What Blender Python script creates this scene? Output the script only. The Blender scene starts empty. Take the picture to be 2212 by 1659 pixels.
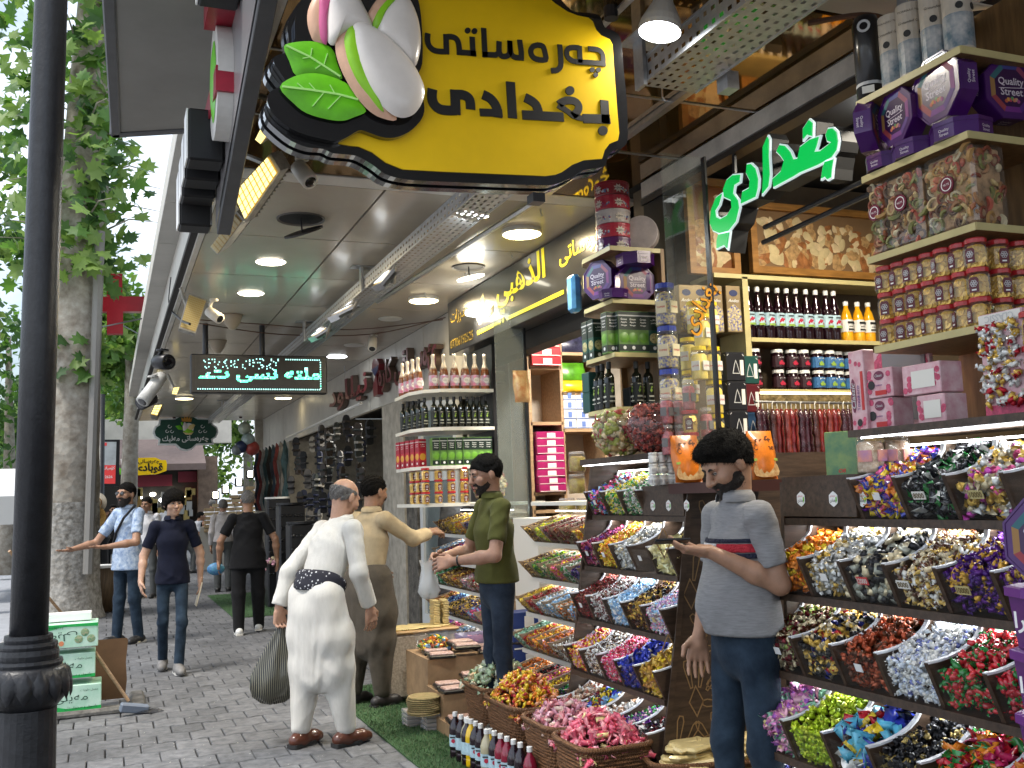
# street of sweet shops: camera and light first, then the building, signs, racks, goods, people, trees and the far end
import bpy,bmesh,math,random
import numpy as np
from mathutils import Vector,Matrix,Euler
random.seed(7);NR=np.random.RandomState(7)
PI=math.pi;R=math.radians
scn=bpy.context.scene;COL=scn.collection
SC=3827/2212.0;FPX=3750/SC;CU,CV=1106.0,829.5;EYE=1.62
def _n(v):v=np.array(v,float);return v/np.linalg.norm(v)
_d=_n((402/SC-CU,-(1905/SC-CV),-FPX));_u=_n(np.cross(np.array((1,.035,0.)),_d))
if _u[1]<0:_u=-_u
ROT=np.array([np.cross(_d,_u),_d,_u])
cam=bpy.data.objects.new('camera',bpy.data.cameras.new('camera'));COL.objects.link(cam)
cam.data.sensor_width=36;cam.data.lens=36*3750/3827;cam.data.clip_end=500;cam.data.clip_start=.05
cam.matrix_world=Matrix.Translation((0,0,EYE))@Matrix(ROT.tolist()).to_4x4()
scn.camera=cam
w=bpy.data.worlds.new("World");scn.world=w;w.use_nodes=True
nt=w.node_tree;bg=nt.nodes['Background']
sk=nt.nodes.new('ShaderNodeTexSky');sk.sky_type='NISHITA';sk.sun_disc=False
SUN_EL,SUN_AZ=R(62),R(250)
sk.sun_elevation=SUN_EL;sk.sun_rotation=SUN_AZ;sk.dust_density=3.0;sk.air_density=1.2
tc=nt.nodes.new('ShaderNodeTexCoord');mp=nt.nodes.new('ShaderNodeMapping');mp.inputs['Scale'].default_value=(1,1,2.2)
nz=nt.nodes.new('ShaderNodeTexNoise');nz.inputs['Scale'].default_value=2.6;nz.inputs['Detail'].default_value=7;nz.inputs['Roughness'].default_value=.55
rp=nt.nodes.new('ShaderNodeValToRGB');rp.color_ramp.elements[0].position=.36;rp.color_ramp.elements[1].position=.62
mx=nt.nodes.new('ShaderNodeMix');mx.data_type='RGBA';mx.inputs[7].default_value=(7.2,7.9,8.9,1)
nt.links.new(tc.outputs['Generated'],mp.inputs['Vector']);nt.links.new(mp.outputs[0],nz.inputs['Vector'])
nt.links.new(nz.outputs['Fac'],rp.inputs[0]);nt.links.new(rp.outputs[0],mx.inputs[0])
nt.links.new(sk.outputs[0],mx.inputs[6]);nt.links.new(mx.outputs[2],bg.inputs[0]);bg.inputs[1].default_value=.10
sun=bpy.data.objects.new('sun',bpy.data.lights.new('sun','SUN'));COL.objects.link(sun)
sun.data.energy=1.5;sun.data.angle=R(11);sun.data.color=(1,.96,.9)
sd=Vector((math.sin(SUN_AZ)*math.cos(SUN_EL),math.cos(SUN_AZ)*math.cos(SUN_EL),math.sin(SUN_EL)))
sun.rotation_euler=sd.to_track_quat('Z','Y').to_euler()
scn.view_settings.view_transform='Standard';scn.view_settings.look='None';scn.view_settings.gamma=1
scn.view_settings.exposure=1.15
scn.render.engine='CYCLES';scn.cycles.max_bounces=6;scn.cycles.transparent_max_bounces=12
scn.cycles.use_denoising=True;scn.cycles.sample_clamp_indirect=4;scn.cycles.caustics_reflective=False;scn.cycles.caustics_refractive=False
CAM=np.array((0,0,EYE))
def ray(u,v):return ROT@np.array((u-CU,-(v-CV),-FPX))
def PX(u,v,x):r=ray(u,v);return Vector(CAM+r*(x/r[0]))
def PY(u,v,y):r=ray(u,v);return Vector(CAM+r*(y/r[1]))
def PZ(u,v,z):r=ray(u,v);return Vector(CAM+r*((z-EYE)/r[2]))
def ppm(p):c=ROT.T@(np.array(p)-CAM);return FPX/-c[2]
MATS={}
def mat(name,col=(.5,.5,.5),rough=.5,metal=0,var=0.,scale=8.,bump=0.,bscale=40.,emit=None,es=1.,alpha=1.,trans=0.,ior=1.45,coat=0.,attr=None,sub=0.,stretch=None,col2=None,spec=.5,sheen=0,kind='noise',detail=5,world=False):
 if name in MATS:return MATS[name]
 m=bpy.data.materials.new(name);MATS[name]=m;m.use_nodes=True
 t=m.node_tree;b=t.nodes['Principled BSDF'];I=b.inputs
 I['Base Color'].default_value=(*col,1);I['Roughness'].default_value=rough;I['Metallic'].default_value=metal
 I['Alpha'].default_value=alpha;I['Transmission Weight'].default_value=trans;I['IOR'].default_value=ior
 I['Coat Weight'].default_value=coat;I['Coat Roughness'].default_value=.08;I['Specular IOR Level'].default_value=spec
 if sheen:I['Sheen Weight'].default_value=sheen
 if sub:I['Subsurface Weight'].default_value=sub;I['Subsurface Radius'].default_value=(.012,.005,.003)
 if emit:I['Emission Color'].default_value=(*emit,1);I['Emission Strength'].default_value=es
 src=None
 if attr:
  a=t.nodes.new('ShaderNodeVertexColor');a.layer_name=attr;src=a.outputs[0]
 if var or col2 or bump:
  tcn=t.nodes.new('ShaderNodeNewGeometry'if world else'ShaderNodeTexCoord');mpn=t.nodes.new('ShaderNodeMapping')
  if stretch:mpn.inputs['Scale'].default_value=stretch
  t.links.new(tcn.outputs['Position'if world else'Object'],mpn.inputs['Vector'])
 if var or col2:
  n=t.nodes.new('ShaderNodeTexNoise');n.inputs['Scale'].default_value=scale;n.inputs['Detail'].default_value=detail;n.inputs['Roughness'].default_value=.62
  t.links.new(mpn.outputs[0],n.inputs['Vector'])
  r=t.nodes.new('ShaderNodeValToRGB');r.color_ramp.elements[0].position=.32;r.color_ramp.elements[1].position=.68
  t.links.new(n.outputs['Fac'],r.inputs[0])
  x=t.nodes.new('ShaderNodeMix');x.data_type='RGBA'
  t.links.new(r.outputs[0],x.inputs[0])
  if src:
   x.blend_type='MULTIPLY';x.inputs[0].default_value=1
   for l in list(x.inputs[0].links):t.links.remove(l)
   rr=t.nodes.new('ShaderNodeMix');rr.data_type='RGBA';rr.inputs[6].default_value=(1-var,)*3+(1,);rr.inputs[7].default_value=(1,1,1,1)
   t.links.new(r.outputs[0],rr.inputs[0]);t.links.new(src,x.inputs[6]);t.links.new(rr.outputs[2],x.inputs[7])
  else:
   c2=col2 or tuple(min(1,c*(1+var))for c in col);c1=col if col2 else tuple(c*(1-var)for c in col)
   x.inputs[6].default_value=(*c1,1);x.inputs[7].default_value=(*c2,1)
  src=x.outputs[2]
 if src:t.links.new(src,I['Base Color'])
 if bump:
  if kind=='wave':
   n2=t.nodes.new('ShaderNodeTexWave');n2.inputs['Distortion'].default_value=3
  elif kind=='voronoi':n2=t.nodes.new('ShaderNodeTexVoronoi')
  else:
   n2=t.nodes.new('ShaderNodeTexNoise');n2.inputs['Detail'].default_value=4
  n2.inputs['Scale'].default_value=bscale
  t.links.new(mpn.outputs[0],n2.inputs['Vector'])
  bn=t.nodes.new('ShaderNodeBump');bn.inputs['Strength'].default_value=bump;bn.inputs['Distance'].default_value=.01
  t.links.new(n2.outputs[0],bn.inputs['Height']);t.links.new(bn.outputs[0],I['Normal'])
 return m
def glass(name,col=(.9,.95,.92),alpha=.16,rough=.04,ior=1.45):
 """thin clear sheet: mostly see-through, keeps its highlights"""
 if name in MATS:return MATS[name]
 m=bpy.data.materials.new(name);MATS[name]=m;m.use_nodes=True;t=m.node_tree
 out=t.nodes['Material Output'];t.nodes.remove(t.nodes['Principled BSDF'])
 tr=t.nodes.new('ShaderNodeBsdfTransparent');gl=t.nodes.new('ShaderNodeBsdfGlossy');df=t.nodes.new('ShaderNodeBsdfDiffuse')
 tr.inputs[0].default_value=(*col,1);gl.inputs[0].default_value=(1,1,1,1);gl.inputs['Roughness'].default_value=rough;df.inputs[0].default_value=(*col,1)
 lw_=t.nodes.new('ShaderNodeLayerWeight');lw_.inputs[0].default_value=.5;p4=t.nodes.new('ShaderNodeMath');p4.operation='POWER';p4.inputs[1].default_value=4;lw=t.nodes.new('ShaderNodeMath');lw.operation='MULTIPLY_ADD';lw.inputs[1].default_value=min(1,(ior-1)*1.6);lw.inputs[2].default_value=(ior-1)*.08;t.links.new(lw_.outputs['Facing'],p4.inputs[0]);t.links.new(p4.outputs[0],lw.inputs[0])
 m1=t.nodes.new('ShaderNodeMixShader');m2=t.nodes.new('ShaderNodeMixShader');m1.inputs[0].default_value=alpha
 t.links.new(tr.outputs[0],m1.inputs[1]);t.links.new(df.outputs[0],m1.inputs[2])
 t.links.new(lw.outputs[0],m2.inputs[0]);t.links.new(m1.outputs[0],m2.inputs[1]);t.links.new(gl.outputs[0],m2.inputs[2])
 t.links.new(m2.outputs[0],out.inputs[0]);return m
def basis(z,x=None):
 z=Vector(z).normalized();x=Vector(x)if x is not None else(Vector((1,0,0))if abs(z.x)<.9 else Vector((0,1,0)))
 x=(x-z*x.dot(z)).normalized();return x,z.cross(x),z
class MB:
 def __init__(s):s.v=[];s.f=[];s.mi=[];s.c=[];s.sm=[];s.cur=0;s.col=None;s.smooth=False
 def add(s,vs,fs):
  o=len(s.v);s.v+=[tuple(p)for p in vs]
  for f in fs:s.f.append(tuple(i+o for i in f));s.mi.append(s.cur);s.c.append(s.col);s.sm.append(s.smooth)
  return s
 def box(s,lo,hi,M=None):
  x0,y0,z0=lo;x1,y1,z1=hi
  vs=[(x0,y0,z0),(x1,y0,z0),(x1,y1,z0),(x0,y1,z0),(x0,y0,z1),(x1,y0,z1),(x1,y1,z1),(x0,y1,z1)]
  if M is not None:vs=[M@Vector(p)for p in vs]
  return s.add(vs,[(0,3,2,1),(4,5,6,7),(0,1,5,4),(1,2,6,5),(2,3,7,6),(3,0,4,7)])
 def cbox(s,c,d,M=None):
  b=lambda k:(c[0]+k*d[0]/2,c[1]+k*d[1]/2,c[2]+k*d[2]/2)
  return s.box(b(-1),b(1),M)
 def rbox(s,c,d,r=.01,M=None):
  """box with chamfered edges"""
  hx,hy,hz=d[0]/2,d[1]/2,d[2]/2;r=min(r,hx*.9,hy*.9,hz*.9);vs=[]
  for sz in(-1,1):
   for sy in(-1,1):
    for sx in(-1,1):
     vs+=[(sx*(hx-r),sy*(hy-r),sz*hz),(sx*(hx-r),sy*hy,sz*(hz-r)),(sx*hx,sy*(hy-r),sz*(hz-r))]
  vs=[Vector(p)+Vector(c)for p in vs]
  if M is not None:vs=[M@p for p in vs]
  k=lambda sx,sy,sz:(sx+2*sy+4*sz)*3
  fs=[]
  q=[(0,0),(1,0),(1,1),(0,1)]
  for a,b in((0,0),(1,1)):
   f1=[k(x,y,a)+0 for x,y in q];f2=[k(x,a,y)+1 for x,y in q];f3=[k(a,x,y)+2 for x,y in q]
   fs+=[f1 if a else f1[::-1],f2[::-1]if a else f2,f3 if a else f3[::-1]]
  for y in(0,1):
   for z in(0,1):
    fs.append([k(0,y,z)+0,k(1,y,z)+0,k(1,y,z)+1,k(0,y,z)+1])
    fs.append([k(0,y,z)+0,k(0,y,z)+0,k(0,y,z)+0][:0]or[k(y,0,z)+0,k(y,1,z)+0,k(y,1,z)+2,k(y,0,z)+2])
    fs.append([k(y,z,0)+1,k(y,z,1)+1,k(y,z,1)+2,k(y,z,0)+2])
  for x in(0,1):
   for y in(0,1):
    for z in(0,1):fs.append([k(x,y,z),k(x,y,z)+1,k(x,y,z)+2])
  return s.add(vs,fs)
 def lathe(s,prof,n=16,at=(0,0,0),ax=(0,0,1),sx=1,sy=1,cap=True,x=None):
  X,Y,Z=basis(ax,x);at=Vector(at);vs=[]
  for r,h in prof:
   for i in range(n):
    a=2*PI*i/n;vs.append(at+X*(r*sx*math.cos(a))+Y*(r*sy*math.sin(a))+Z*h)
  fs=[]
  for j in range(len(prof)-1):
   for i in range(n):
    i2=(i+1)%n;fs.append((j*n+i,j*n+i2,(j+1)*n+i2,(j+1)*n+i))
  if cap:
   fs.append(tuple(range(n))[::-1]);fs.append(tuple(range((len(prof)-1)*n,len(prof)*n)))
  return s.add(vs,fs)
 def cyl(s,a,b,r0,r1=None,n=12,cap=True):
  a=Vector(a);b=Vector(b);L=(b-a).length
  return s.lathe([(r0,0),(r0 if r1 is None else r1,L)],n,a,b-a,cap=cap)
 def tube(s,pts,r,n=6,cap=True):
  pts=[Vector(p)for p in pts];vs=[];X=None;m=len(pts)
  for i,p in enumerate(pts):
   d=(pts[min(i+1,m-1)]-pts[max(i-1,0)])
   if d.length<1e-9:d=Vector((0,0,1))
   X,Y,Z=basis(d,X);rr=r[i]if isinstance(r,(list,tuple))else r
   for k in range(n):vs.append(p+X*(rr*math.cos(2*PI*k/n))+Y*(rr*math.sin(2*PI*k/n)))
  fs=[(j*n+i,j*n+(i+1)%n,(j+1)*n+(i+1)%n,(j+1)*n+i)for j in range(m-1)for i in range(n)]
  if cap:fs+=[tuple(range(n))[::-1],tuple(range((m-1)*n,m*n))]
  return s.add(vs,fs)
 def ball(s,c,r,n=12,m=8,M=None):
  r=(r,r,r)if not hasattr(r,'__len__')else r;vs=[];c=Vector(c)
  for j in range(m+1):
   t=PI*j/m
   for i in range(n):
    a=2*PI*i/n;p=Vector((r[0]*math.sin(t)*math.cos(a),r[1]*math.sin(t)*math.sin(a),-r[2]*math.cos(t)))
    vs.append(c+(M@p if M is not None else p))
  return s.add(vs,[(j*n+i,j*n+(i+1)%n,(j+1)*n+(i+1)%n,(j+1)*n+i)for j in range(m)for i in range(n)])
 def prism(s,poly,fr,d0,d1,back=True):
  """outline in frame (origin, right, up, normal) pushed from depth d0 to d1 along the normal"""
  o,r,u,n=[Vector(q)for q in fr];N=len(poly)
  A=sum(poly[i][0]*poly[(i+1)%N][1]-poly[(i+1)%N][0]*poly[i][1]for i in range(N))
  if A<0:poly=poly[::-1]
  vs=[o+r*x+u*y+n*d1 for x,y in poly]+[o+r*x+u*y+n*d0 for x,y in poly]
  fs=[tuple(range(N))]+([tuple(range(N,2*N))[::-1]]if back else[])+[(i+N,(i+1)%N+N,(i+1)%N,i)for i in range(N)]
  return s.add(vs,fs)
 def ribbon(s,pts,w,fr,d0,d1):
  """flat stroke of width w along a polyline, mitred, extruded"""
  pts=[Vector((p[0],p[1]))for p in pts];closed=(pts[0]-pts[-1]).length<1e-6
  if closed:pts=pts[:-1]
  m=len(pts);L=[];Rr=[]
  for i,p in enumerate(pts):
   a=pts[i-1]if(i>0 or closed)else None;b=pts[(i+1)%m]if(i<m-1 or closed)else None
   d1_=(p-a).normalized()if a is not None else None;d2_=(b-p).normalized()if b is not None else None
   if d1_ is None:d1_=d2_
   if d2_ is None:d2_=d1_
   n1=Vector((-d1_.y,d1_.x));n2=Vector((-d2_.y,d2_.x));q=n1+n2
   if q.length<.2:q=n1
   q.normalize();k=1/max(.45,q.dot(n1));L.append(p+q*(w/2*k));Rr.append(p-q*(w/2*k))
  o,r,u,n=[Vector(q)for q in fr]
  T=lambda p,d:o+r*p.x+u*p.y+n*d
  vs=[T(p,d1)for p in L]+[T(p,d1)for p in Rr]+[T(p,d0)for p in L]+[T(p,d0)for p in Rr];fs=[]
  for i in range(m if closed else m-1):
   j=(i+1)%m;fs+=[(i,m+i,m+j,j),(2*m+i,i,j,2*m+j),(m+i,3*m+i,3*m+j,m+j)]
  if not closed:fs+=[(0,2*m,3*m,m),(m-1,2*m-1,4*m-1,3*m-1)]
  return s.add(vs,fs)
 def raw(s,vs,fs,M=None):
  return s.add([M@Vector(p)for p in vs]if M is not None else vs,fs)
 def build(s,name,m,parent=None,world=False,**kw):
  me=bpy.data.meshes.new(name);vs=s.v
  if parent is not None and world:
   L=parent
   M=Matrix.Identity(4)
   while L is not None:M=L.matrix_basis@M;L=L.parent
   M=M.inverted();vs=[tuple(M@Vector(p))for p in vs]
  me.from_pydata(vs,[],s.f);ms=m if isinstance(m,(list,tuple))else[m]
  for q in ms:me.materials.append(q)
  if len(ms)>1:me.polygons.foreach_set('material_index',s.mi)
  if any(s.sm):me.polygons.foreach_set('use_smooth',s.sm)
  if any(c is not None for c in s.c):
   ca=me.color_attributes.new('Col','FLOAT_COLOR','CORNER');arr=[]
   for f,c in zip(s.f,s.c):arr+=list((*(c or(1,1,1)),1))*len(f)
   ca.data.foreach_set('color',arr)
  me.update();return link(name,me,parent,**kw)
def link(name,me,parent=None,**kw):
 o=bpy.data.objects.new(name,me);COL.objects.link(o)
 if parent is not None:o.parent=parent
 for k,q in kw.items():
  if q is not None:o[{'cat':'category'}.get(k,k)]=q
 return o
def thing(name,label,cat,loc=(0,0,0),rz=0.,group=None):
 o=bpy.data.objects.new(name,None);COL.objects.link(o);o.empty_display_size=.1
 o.location=loc;o.rotation_euler=(0,0,rz);o['label']=label;o['category']=cat
 if group:o['group']=group
 return o
KIDS={}
def dup(root,loc=None,rz=None,label=None,group=None,parent=None,rot=None,sc=None):
 c=root.copy();COL.objects.link(c)
 if parent is not None:c.parent=parent
 if loc is not None:c.location=loc
 if rz is not None:c.rotation_euler=(0,0,rz)
 if rot is not None:c.rotation_euler=rot
 if sc is not None:c.scale=(sc,)*3 if not hasattr(sc,'__len__')else sc
 if label:c['label']=label
 if group:c['group']=group
 for k in[q for q in root.children]:dup(k,parent=c)
 return c
ORD='first second third fourth fifth sixth seventh eighth ninth tenth eleventh twelfth thirteenth fourteenth fifteenth sixteenth seventeenth eighteenth nineteenth twentieth'.split()
def od(i):return ORD[i]if i<len(ORD)else'%dth'%(i+1)
TXT={}
FORMS={}
def _reg(base,iso,fin,ini,med):FORMS[base]=(iso,fin,ini,med)
for b,s in{'ا':'ﺍﺎ','ب':'ﺏﺐﺑﺒ','ت':'ﺕﺖﺗﺘ','ج':'ﺝﺞﺟﺠ','چ':'ﭺﭻﭼﭽ','ح':'ﺡﺢﺣﺤ','د':'ﺩﺪ','ذ':'ﺫﺬ','ر':'ﺭﺮ','ز':'ﺯﺰ','س':'ﺱﺲﺳﺴ','ش':'ﺵﺶﺷﺸ','ع':'ﻉﻊﻋﻌ','غ':'ﻍﻎﻏﻐ','ف':'ﻑﻒﻓﻔ','ق':'ﻕﻖﻗﻘ','ك':'ﻙﻚﻛﻜ','ک':'ﮎﮏﮐﮑ','گ':'ﮒﮓﮔﮕ','ل':'ﻝﻞﻟﻠ','م':'ﻡﻢﻣﻤ','ن':'ﻥﻦﻧﻨ','ه':'ﻩﻪﻫﻬ','ە':'ﻩﻪ','و':'ﻭﻮ','ي':'ﻱﻲﻳﻴ','ی':'ﯼﯽﯾﯿ','پ':'ﭖﭗﭘﭙ','ۆ':'ۆۆ','ص':'ﺹﺺﺻﺼ','ط':'ﻁﻂﻃﻄ','خ':'ﺥﺦﺧﺨ'}.items():FORMS[b]=s
def shape(s):
 """join Arabic letters and put them in drawing order"""
 out=[]
 for i,c in enumerate(s):
  if c not in FORMS:out.append(c);continue
  prev=i>0 and s[i-1]in FORMS and len(FORMS[s[i-1]])==4
  nxt=i<len(s)-1 and s[i+1]in FORMS and len(FORMS[c])==4
  f=FORMS[c];out.append(f[3]if prev and nxt else f[1]if prev else f[2]if nxt else f[0])
 return''.join(out[::-1])
def text(s,bold=0.,ar=None):
 """(verts, faces, width, height): lettering as flat faces, cap height about 0.7"""
 if ar is None:ar=any(c in FORMS for c in s)
 key=(s,bold)
 if key in TXT:return TXT[key]
 c=bpy.data.curves.new('lettering','FONT');c.body=shape(s)if ar else s;c.size=1;c.offset=bold;c.resolution_u=2;c.fill_mode='FRONT'
 o=bpy.data.objects.new('lettering',c);COL.objects.link(o);dg=bpy.context.evaluated_depsgraph_get();dg.update()
 me=bpy.data.meshes.new_from_object(o.evaluated_get(dg));vs=np.array([v.co[:]for v in me.vertices])if len(me.vertices)else np.zeros((1,3))
 fs=[tuple(p.vertices)for p in me.polygons];bpy.data.objects.remove(o);bpy.data.curves.remove(c);bpy.data.meshes.remove(me)
 lo,hi=vs.min(0),vs.max(0);vs=vs-(lo+hi)/2;TXT[key]=(vs,fs,hi[0]-lo[0],hi[1]-lo[1]);return TXT[key]
def put_text(mb,s,fr,w=None,h=None,bold=0.,at=(0,0),d=.002,skew=0):
 """lettering centred at `at` in the frame, fitted to width w (and/or height h)"""
 vs,fs,tw,th=text(s,bold);kx=w/tw if w else h/th;ky=h/th if h else kx
 o,r,u,n=[Vector(q)for q in fr]
 mb.add([o+r*(at[0]+p[0]*kx+skew*p[1]*ky)+u*(at[1]+p[1]*ky)+n*d for p in vs],fs)
FRONT=lambda o:(o,(1,0,0),(0,0,1),(0,-1,0))
SIDE=lambda o:(o,(0,-1,0),(0,0,1),(-1,0,0))
def circle(cx,cy,r,n=20,ry=None):return[(cx+r*math.cos(2*PI*i/n),cy+(ry or r)*math.sin(2*PI*i/n))for i in range(n)]
def smooth_poly(pts,k=4,closed=True):
 """Catmull-Rom through the points"""
 n=len(pts);out=[]
 for i in range(n if closed else n-1):
  p0=pts[i-1]if(closed or i>0)else pts[0];p1=pts[i];p2=pts[(i+1)%n];p3=pts[(i+2)%n]if(closed or i<n-2)else pts[-1]
  for j in range(k):
   t=j/k;out.append(tuple(.5*((2*b)+(c-a)*t+(2*a-5*b+4*c-d)*t*t+(3*b-a-3*c+d)*t**3)for a,b,c,d in zip(p0,p1,p2,p3)))
 if not closed:out.append(pts[-1])
 return out
WALLX,SOF=3.4,3.6
M_pave=mat('concrete_paver',(.095,.097,.102),.88,var=.16,scale=14,bump=.6,bscale=160,col2=(.185,.188,.195),world=True)
M_joint=mat('joint_sand',(.045,.043,.04),.95,var=.3,scale=30)
M_road=mat('asphalt',(.30,.31,.33),.9,var=.1,scale=6)
M_kerb=mat('kerb_stone',(.32,.32,.32),.85,var=.15,scale=9,bump=.3)
g=MB();g.add([(-60,-20,-.14),(60,-20,-.14),(60,140,-.14),(-60,140,-.14)],[(0,1,2,3)])
g.build('ground',M_kerb,kind='structure')
g=MB();g.add([(-9,-20,-.12),(-1.25,-20,-.12),(-1.25,70,-.12),(-9,70,-.12)],[(0,1,2,3)])
g.build('road',M_road,kind='structure')
kb=bpy.data.objects.new('kerb',None);COL.objects.link(kb);kb['kind']='structure'
for i in range(60):
 g=MB();g.rbox((-1.19,1+i*.8+.395,-.06),(.12,.785,.13),.012);g.build('kerb_stone',M_kerb,kb)
g=MB();g.box((-1.13,-6,-.13),(7.5,70,-.022));pv=g.build('pavement',M_joint,kind='structure')
PW,PP,WV=.225,.268,.020
def wave(x,ph):
 t=(x/PW+ph)%1.0;k=lambda a:max(0,min(1,a))
 return WV*(k((t-.12)/.16)-k((t-.62)/.16)-.5)
def paver_mesh(ph):
 xs=[0,.12,.28,.5,.62,.78,1];gp=.004;bot=[(x*(PW-2*gp)+gp-PW/2,wave(x*PW,ph)+gp-PP/2)for x in xs]
 top=[(x*(PW-2*gp)+gp-PW/2,wave(x*PW,ph)-gp+PP/2)for x in xs]
 pl=bot+top[::-1];n=len(pl);ins=[(x*.955,y*.96)for x,y in pl]
 vs=[(x,y,0)for x,y in ins]+[(x,y,-.006)for x,y in pl]+[(x,y,-.03)for x,y in pl]
 fs=[tuple(range(n))]+[(i+k*n,i+(k+1)*n,(i+1)%n+(k+1)*n,(i+1)%n+k*n)for k in(0,1)for i in range(n)]
 me=bpy.data.meshes.new('paver');me.from_pydata(vs,[],fs);me.materials.append(M_pave);return me
t=M_pave.node_tree;oi=t.nodes.new('ShaderNodeObjectInfo');b=t.nodes['Principled BSDF'];src=b.inputs['Base Color'].links[0].from_socket
mm=t.nodes.new('ShaderNodeMix');mm.data_type='RGBA';mm.blend_type='MULTIPLY';mm.inputs[0].default_value=1
r2=t.nodes.new('ShaderNodeMapRange');r2.inputs[3].default_value=.82;r2.inputs[4].default_value=1.12
gp_=t.nodes.new('ShaderNodeNewGeometry');ns_=t.nodes.new('ShaderNodeTexNoise');ns_.inputs['Scale'].default_value=1.1;ns_.inputs['Detail'].default_value=6;r3=t.nodes.new('ShaderNodeMapRange');r3.inputs[1].default_value=.3;r3.inputs[2].default_value=.7;r3.inputs[3].default_value=.66;r3.inputs[4].default_value=1.12;m9=t.nodes.new('ShaderNodeMath');m9.operation='MULTIPLY';t.links.new(gp_.outputs['Position'],ns_.inputs['Vector']);t.links.new(ns_.outputs['Fac'],r3.inputs[0]);t.links.new(r3.outputs[0],m9.inputs[1]);t.links.new(r2.outputs[0],m9.inputs[0]);t.links.new(oi.outputs['Random'],r2.inputs[0]);t.links.new(src,mm.inputs[6]);t.links.new(m9.outputs[0],mm.inputs[7]);t.links.new(mm.outputs[2],b.inputs['Base Color'])
PMS=[paver_mesh(0),paver_mesh(.5)]
far=MB();np_=0;CH=[(-.25,13.45,.3,.3)]
for j in range(-2,130):
 y=5.6+j*PP
 for i in range(-6,24):
  x=(i+.5*(j%2))*PW
  if not-1.02<x<3.2:continue
  if x<-.15 and 9.1<y<10.1 and False:continue
  p=(x+random.uniform(-.002,.002),y,random.uniform(-.003,.002))
  vis=x<1.85 and x>-.55+.0*y and 5.9<y
  if vis and np_<300:
   o=bpy.data.objects.new('paver',PMS[j%2]);COL.objects.link(o);o.parent=pv;o.location=p;np_+=1
   o.rotation_euler=(random.uniform(-.012,.012),random.uniform(-.012,.012),random.uniform(-.006,.006))
  else:
   me=PMS[j%2];far.add([(v.co.x+p[0],v.co.y+p[1],v.co.z+p[2])for v in me.vertices],[tuple(q.vertices)for q in me.polygons][:15])
far.build('paving',M_pave,pv,kind='stuff')
M_wht=mat('white_paint',(.78,.78,.76),.5)
lt=MB()
for k in range(120):
 a=PZ(random.uniform(150,800),random.uniform(1420,1659),.001);s=random.uniform(.002,.007)
 if a.x>1.7:continue
 lt.add([(a.x-s,a.y-s,.002),(a.x+s,a.y-s*.5,.003),(a.x+s*.6,a.y+s*1.4,.002)],[(0,1,2)])
lt.build('litter_specks',mat('litter',(.6,.58,.52),.8),kind='stuff')
M_turf=mat('artificial_turf',(.035,.085,.028),.95,var=.35,scale=60,bump=.9,bscale=300)
def turf(x0,y0,x1,y1,name,label,n,poly=None):
 g=MB();g.box((x0,y0,-.02),(x1,y1,.012));o=g.build(name,M_turf,label=label,cat='artificial turf')
 b=MB()
 for k in range(n):
  x,y=random.uniform(x0,x1),y0+(y1-y0)*random.random()**1.5;a=random.uniform(0,6.3);h=random.uniform(.012,.024);s=.0035
  c=random.choice([(.05,.12,.035),(.035,.085,.03),(.075,.14,.05),(.10,.13,.06)]);b.col=c
  dx,dy=math.cos(a)*s,math.sin(a)*s;lx,ly=random.uniform(-.012,.012),random.uniform(-.012,.012)
  b.add([(x-dx,y-dy,.01),(x+dx,y+dy,.01),(x+lx,y+ly,.01+h)],[(0,1,2)])
 b.build('turf_blade',mat('turf_blades',attr='Col',rough=.8),o,kind='stuff')
turf(1.76,4.9,3.3,8.9,'turf_mat','green artificial turf mat laid in front of the sweet stall, near the bottles',42000)
turf(1.7,15.2,3.3,19.3,'turf_mat','farther green turf mat under the man in black',6000)
M_pan=mat('composite_panel',(.46,.405,.325),.26,var=.06,scale=2,spec=.5,coat=.15)
M_frz=mat('frieze_panel',(.56,.53,.47),.4,var=.1,scale=3)
M_plast=mat('old_plaster',(.42,.38,.31),.85,var=.25,scale=7,bump=.3)
M_dark=mat('dark_recess',(.02,.018,.016),.8)
M_brown=mat('bronze_mirror_panel',(.30,.165,.045),.05,metal=.85,var=.25,scale=3)
M_steel=mat('brushed_steel',(.5,.5,.5),.32,metal=.9,var=.1,scale=30)
M_galv=mat('galvanised_steel',(.5,.51,.52),.42,metal=.75,var=.15,scale=25)
M_blk=mat('black_metal',(.012,.012,.014),.35,var=.3,scale=20)
M_gray=mat('grey_awning',(.22,.21,.19),.55,var=.1,scale=2)
M_white=mat('white_wall',(.66,.65,.62),.7,var=.06,scale=1.5)
arc=thing('arcade_building','long shop building with pale panelled walkway ceiling over the pavement','building',(3.4,12,0))
def ap(name,lo,hi,m,**k):
 g=MB();g.box(lo,hi);return g.build(name,m,arc,world=True,**k)
YJ=[6.1,7.43,8.77,10.05,11.35,12.6,13.9,15.2,16.5,17.8,19.1,20.4,21.7,23.0,24.2]
XJ=[.64,1.64,2.45,3.38];G=.008
for a,b in zip(YJ,YJ[1:]):
 for x0,x1 in zip(XJ,XJ[1:]):ap('ceiling_panel',(x0+G,a+G,SOF),(x1-G,b-G,SOF+.02),M_pan)
ap('ceiling_backing',(.55,5.8,SOF+.02),(7,24.2,SOF+.06),M_dark)
ap('ceiling_trim',(.64,5.9,SOF-.004),(3.38,6.09,SOF+.018),M_frz)
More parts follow.
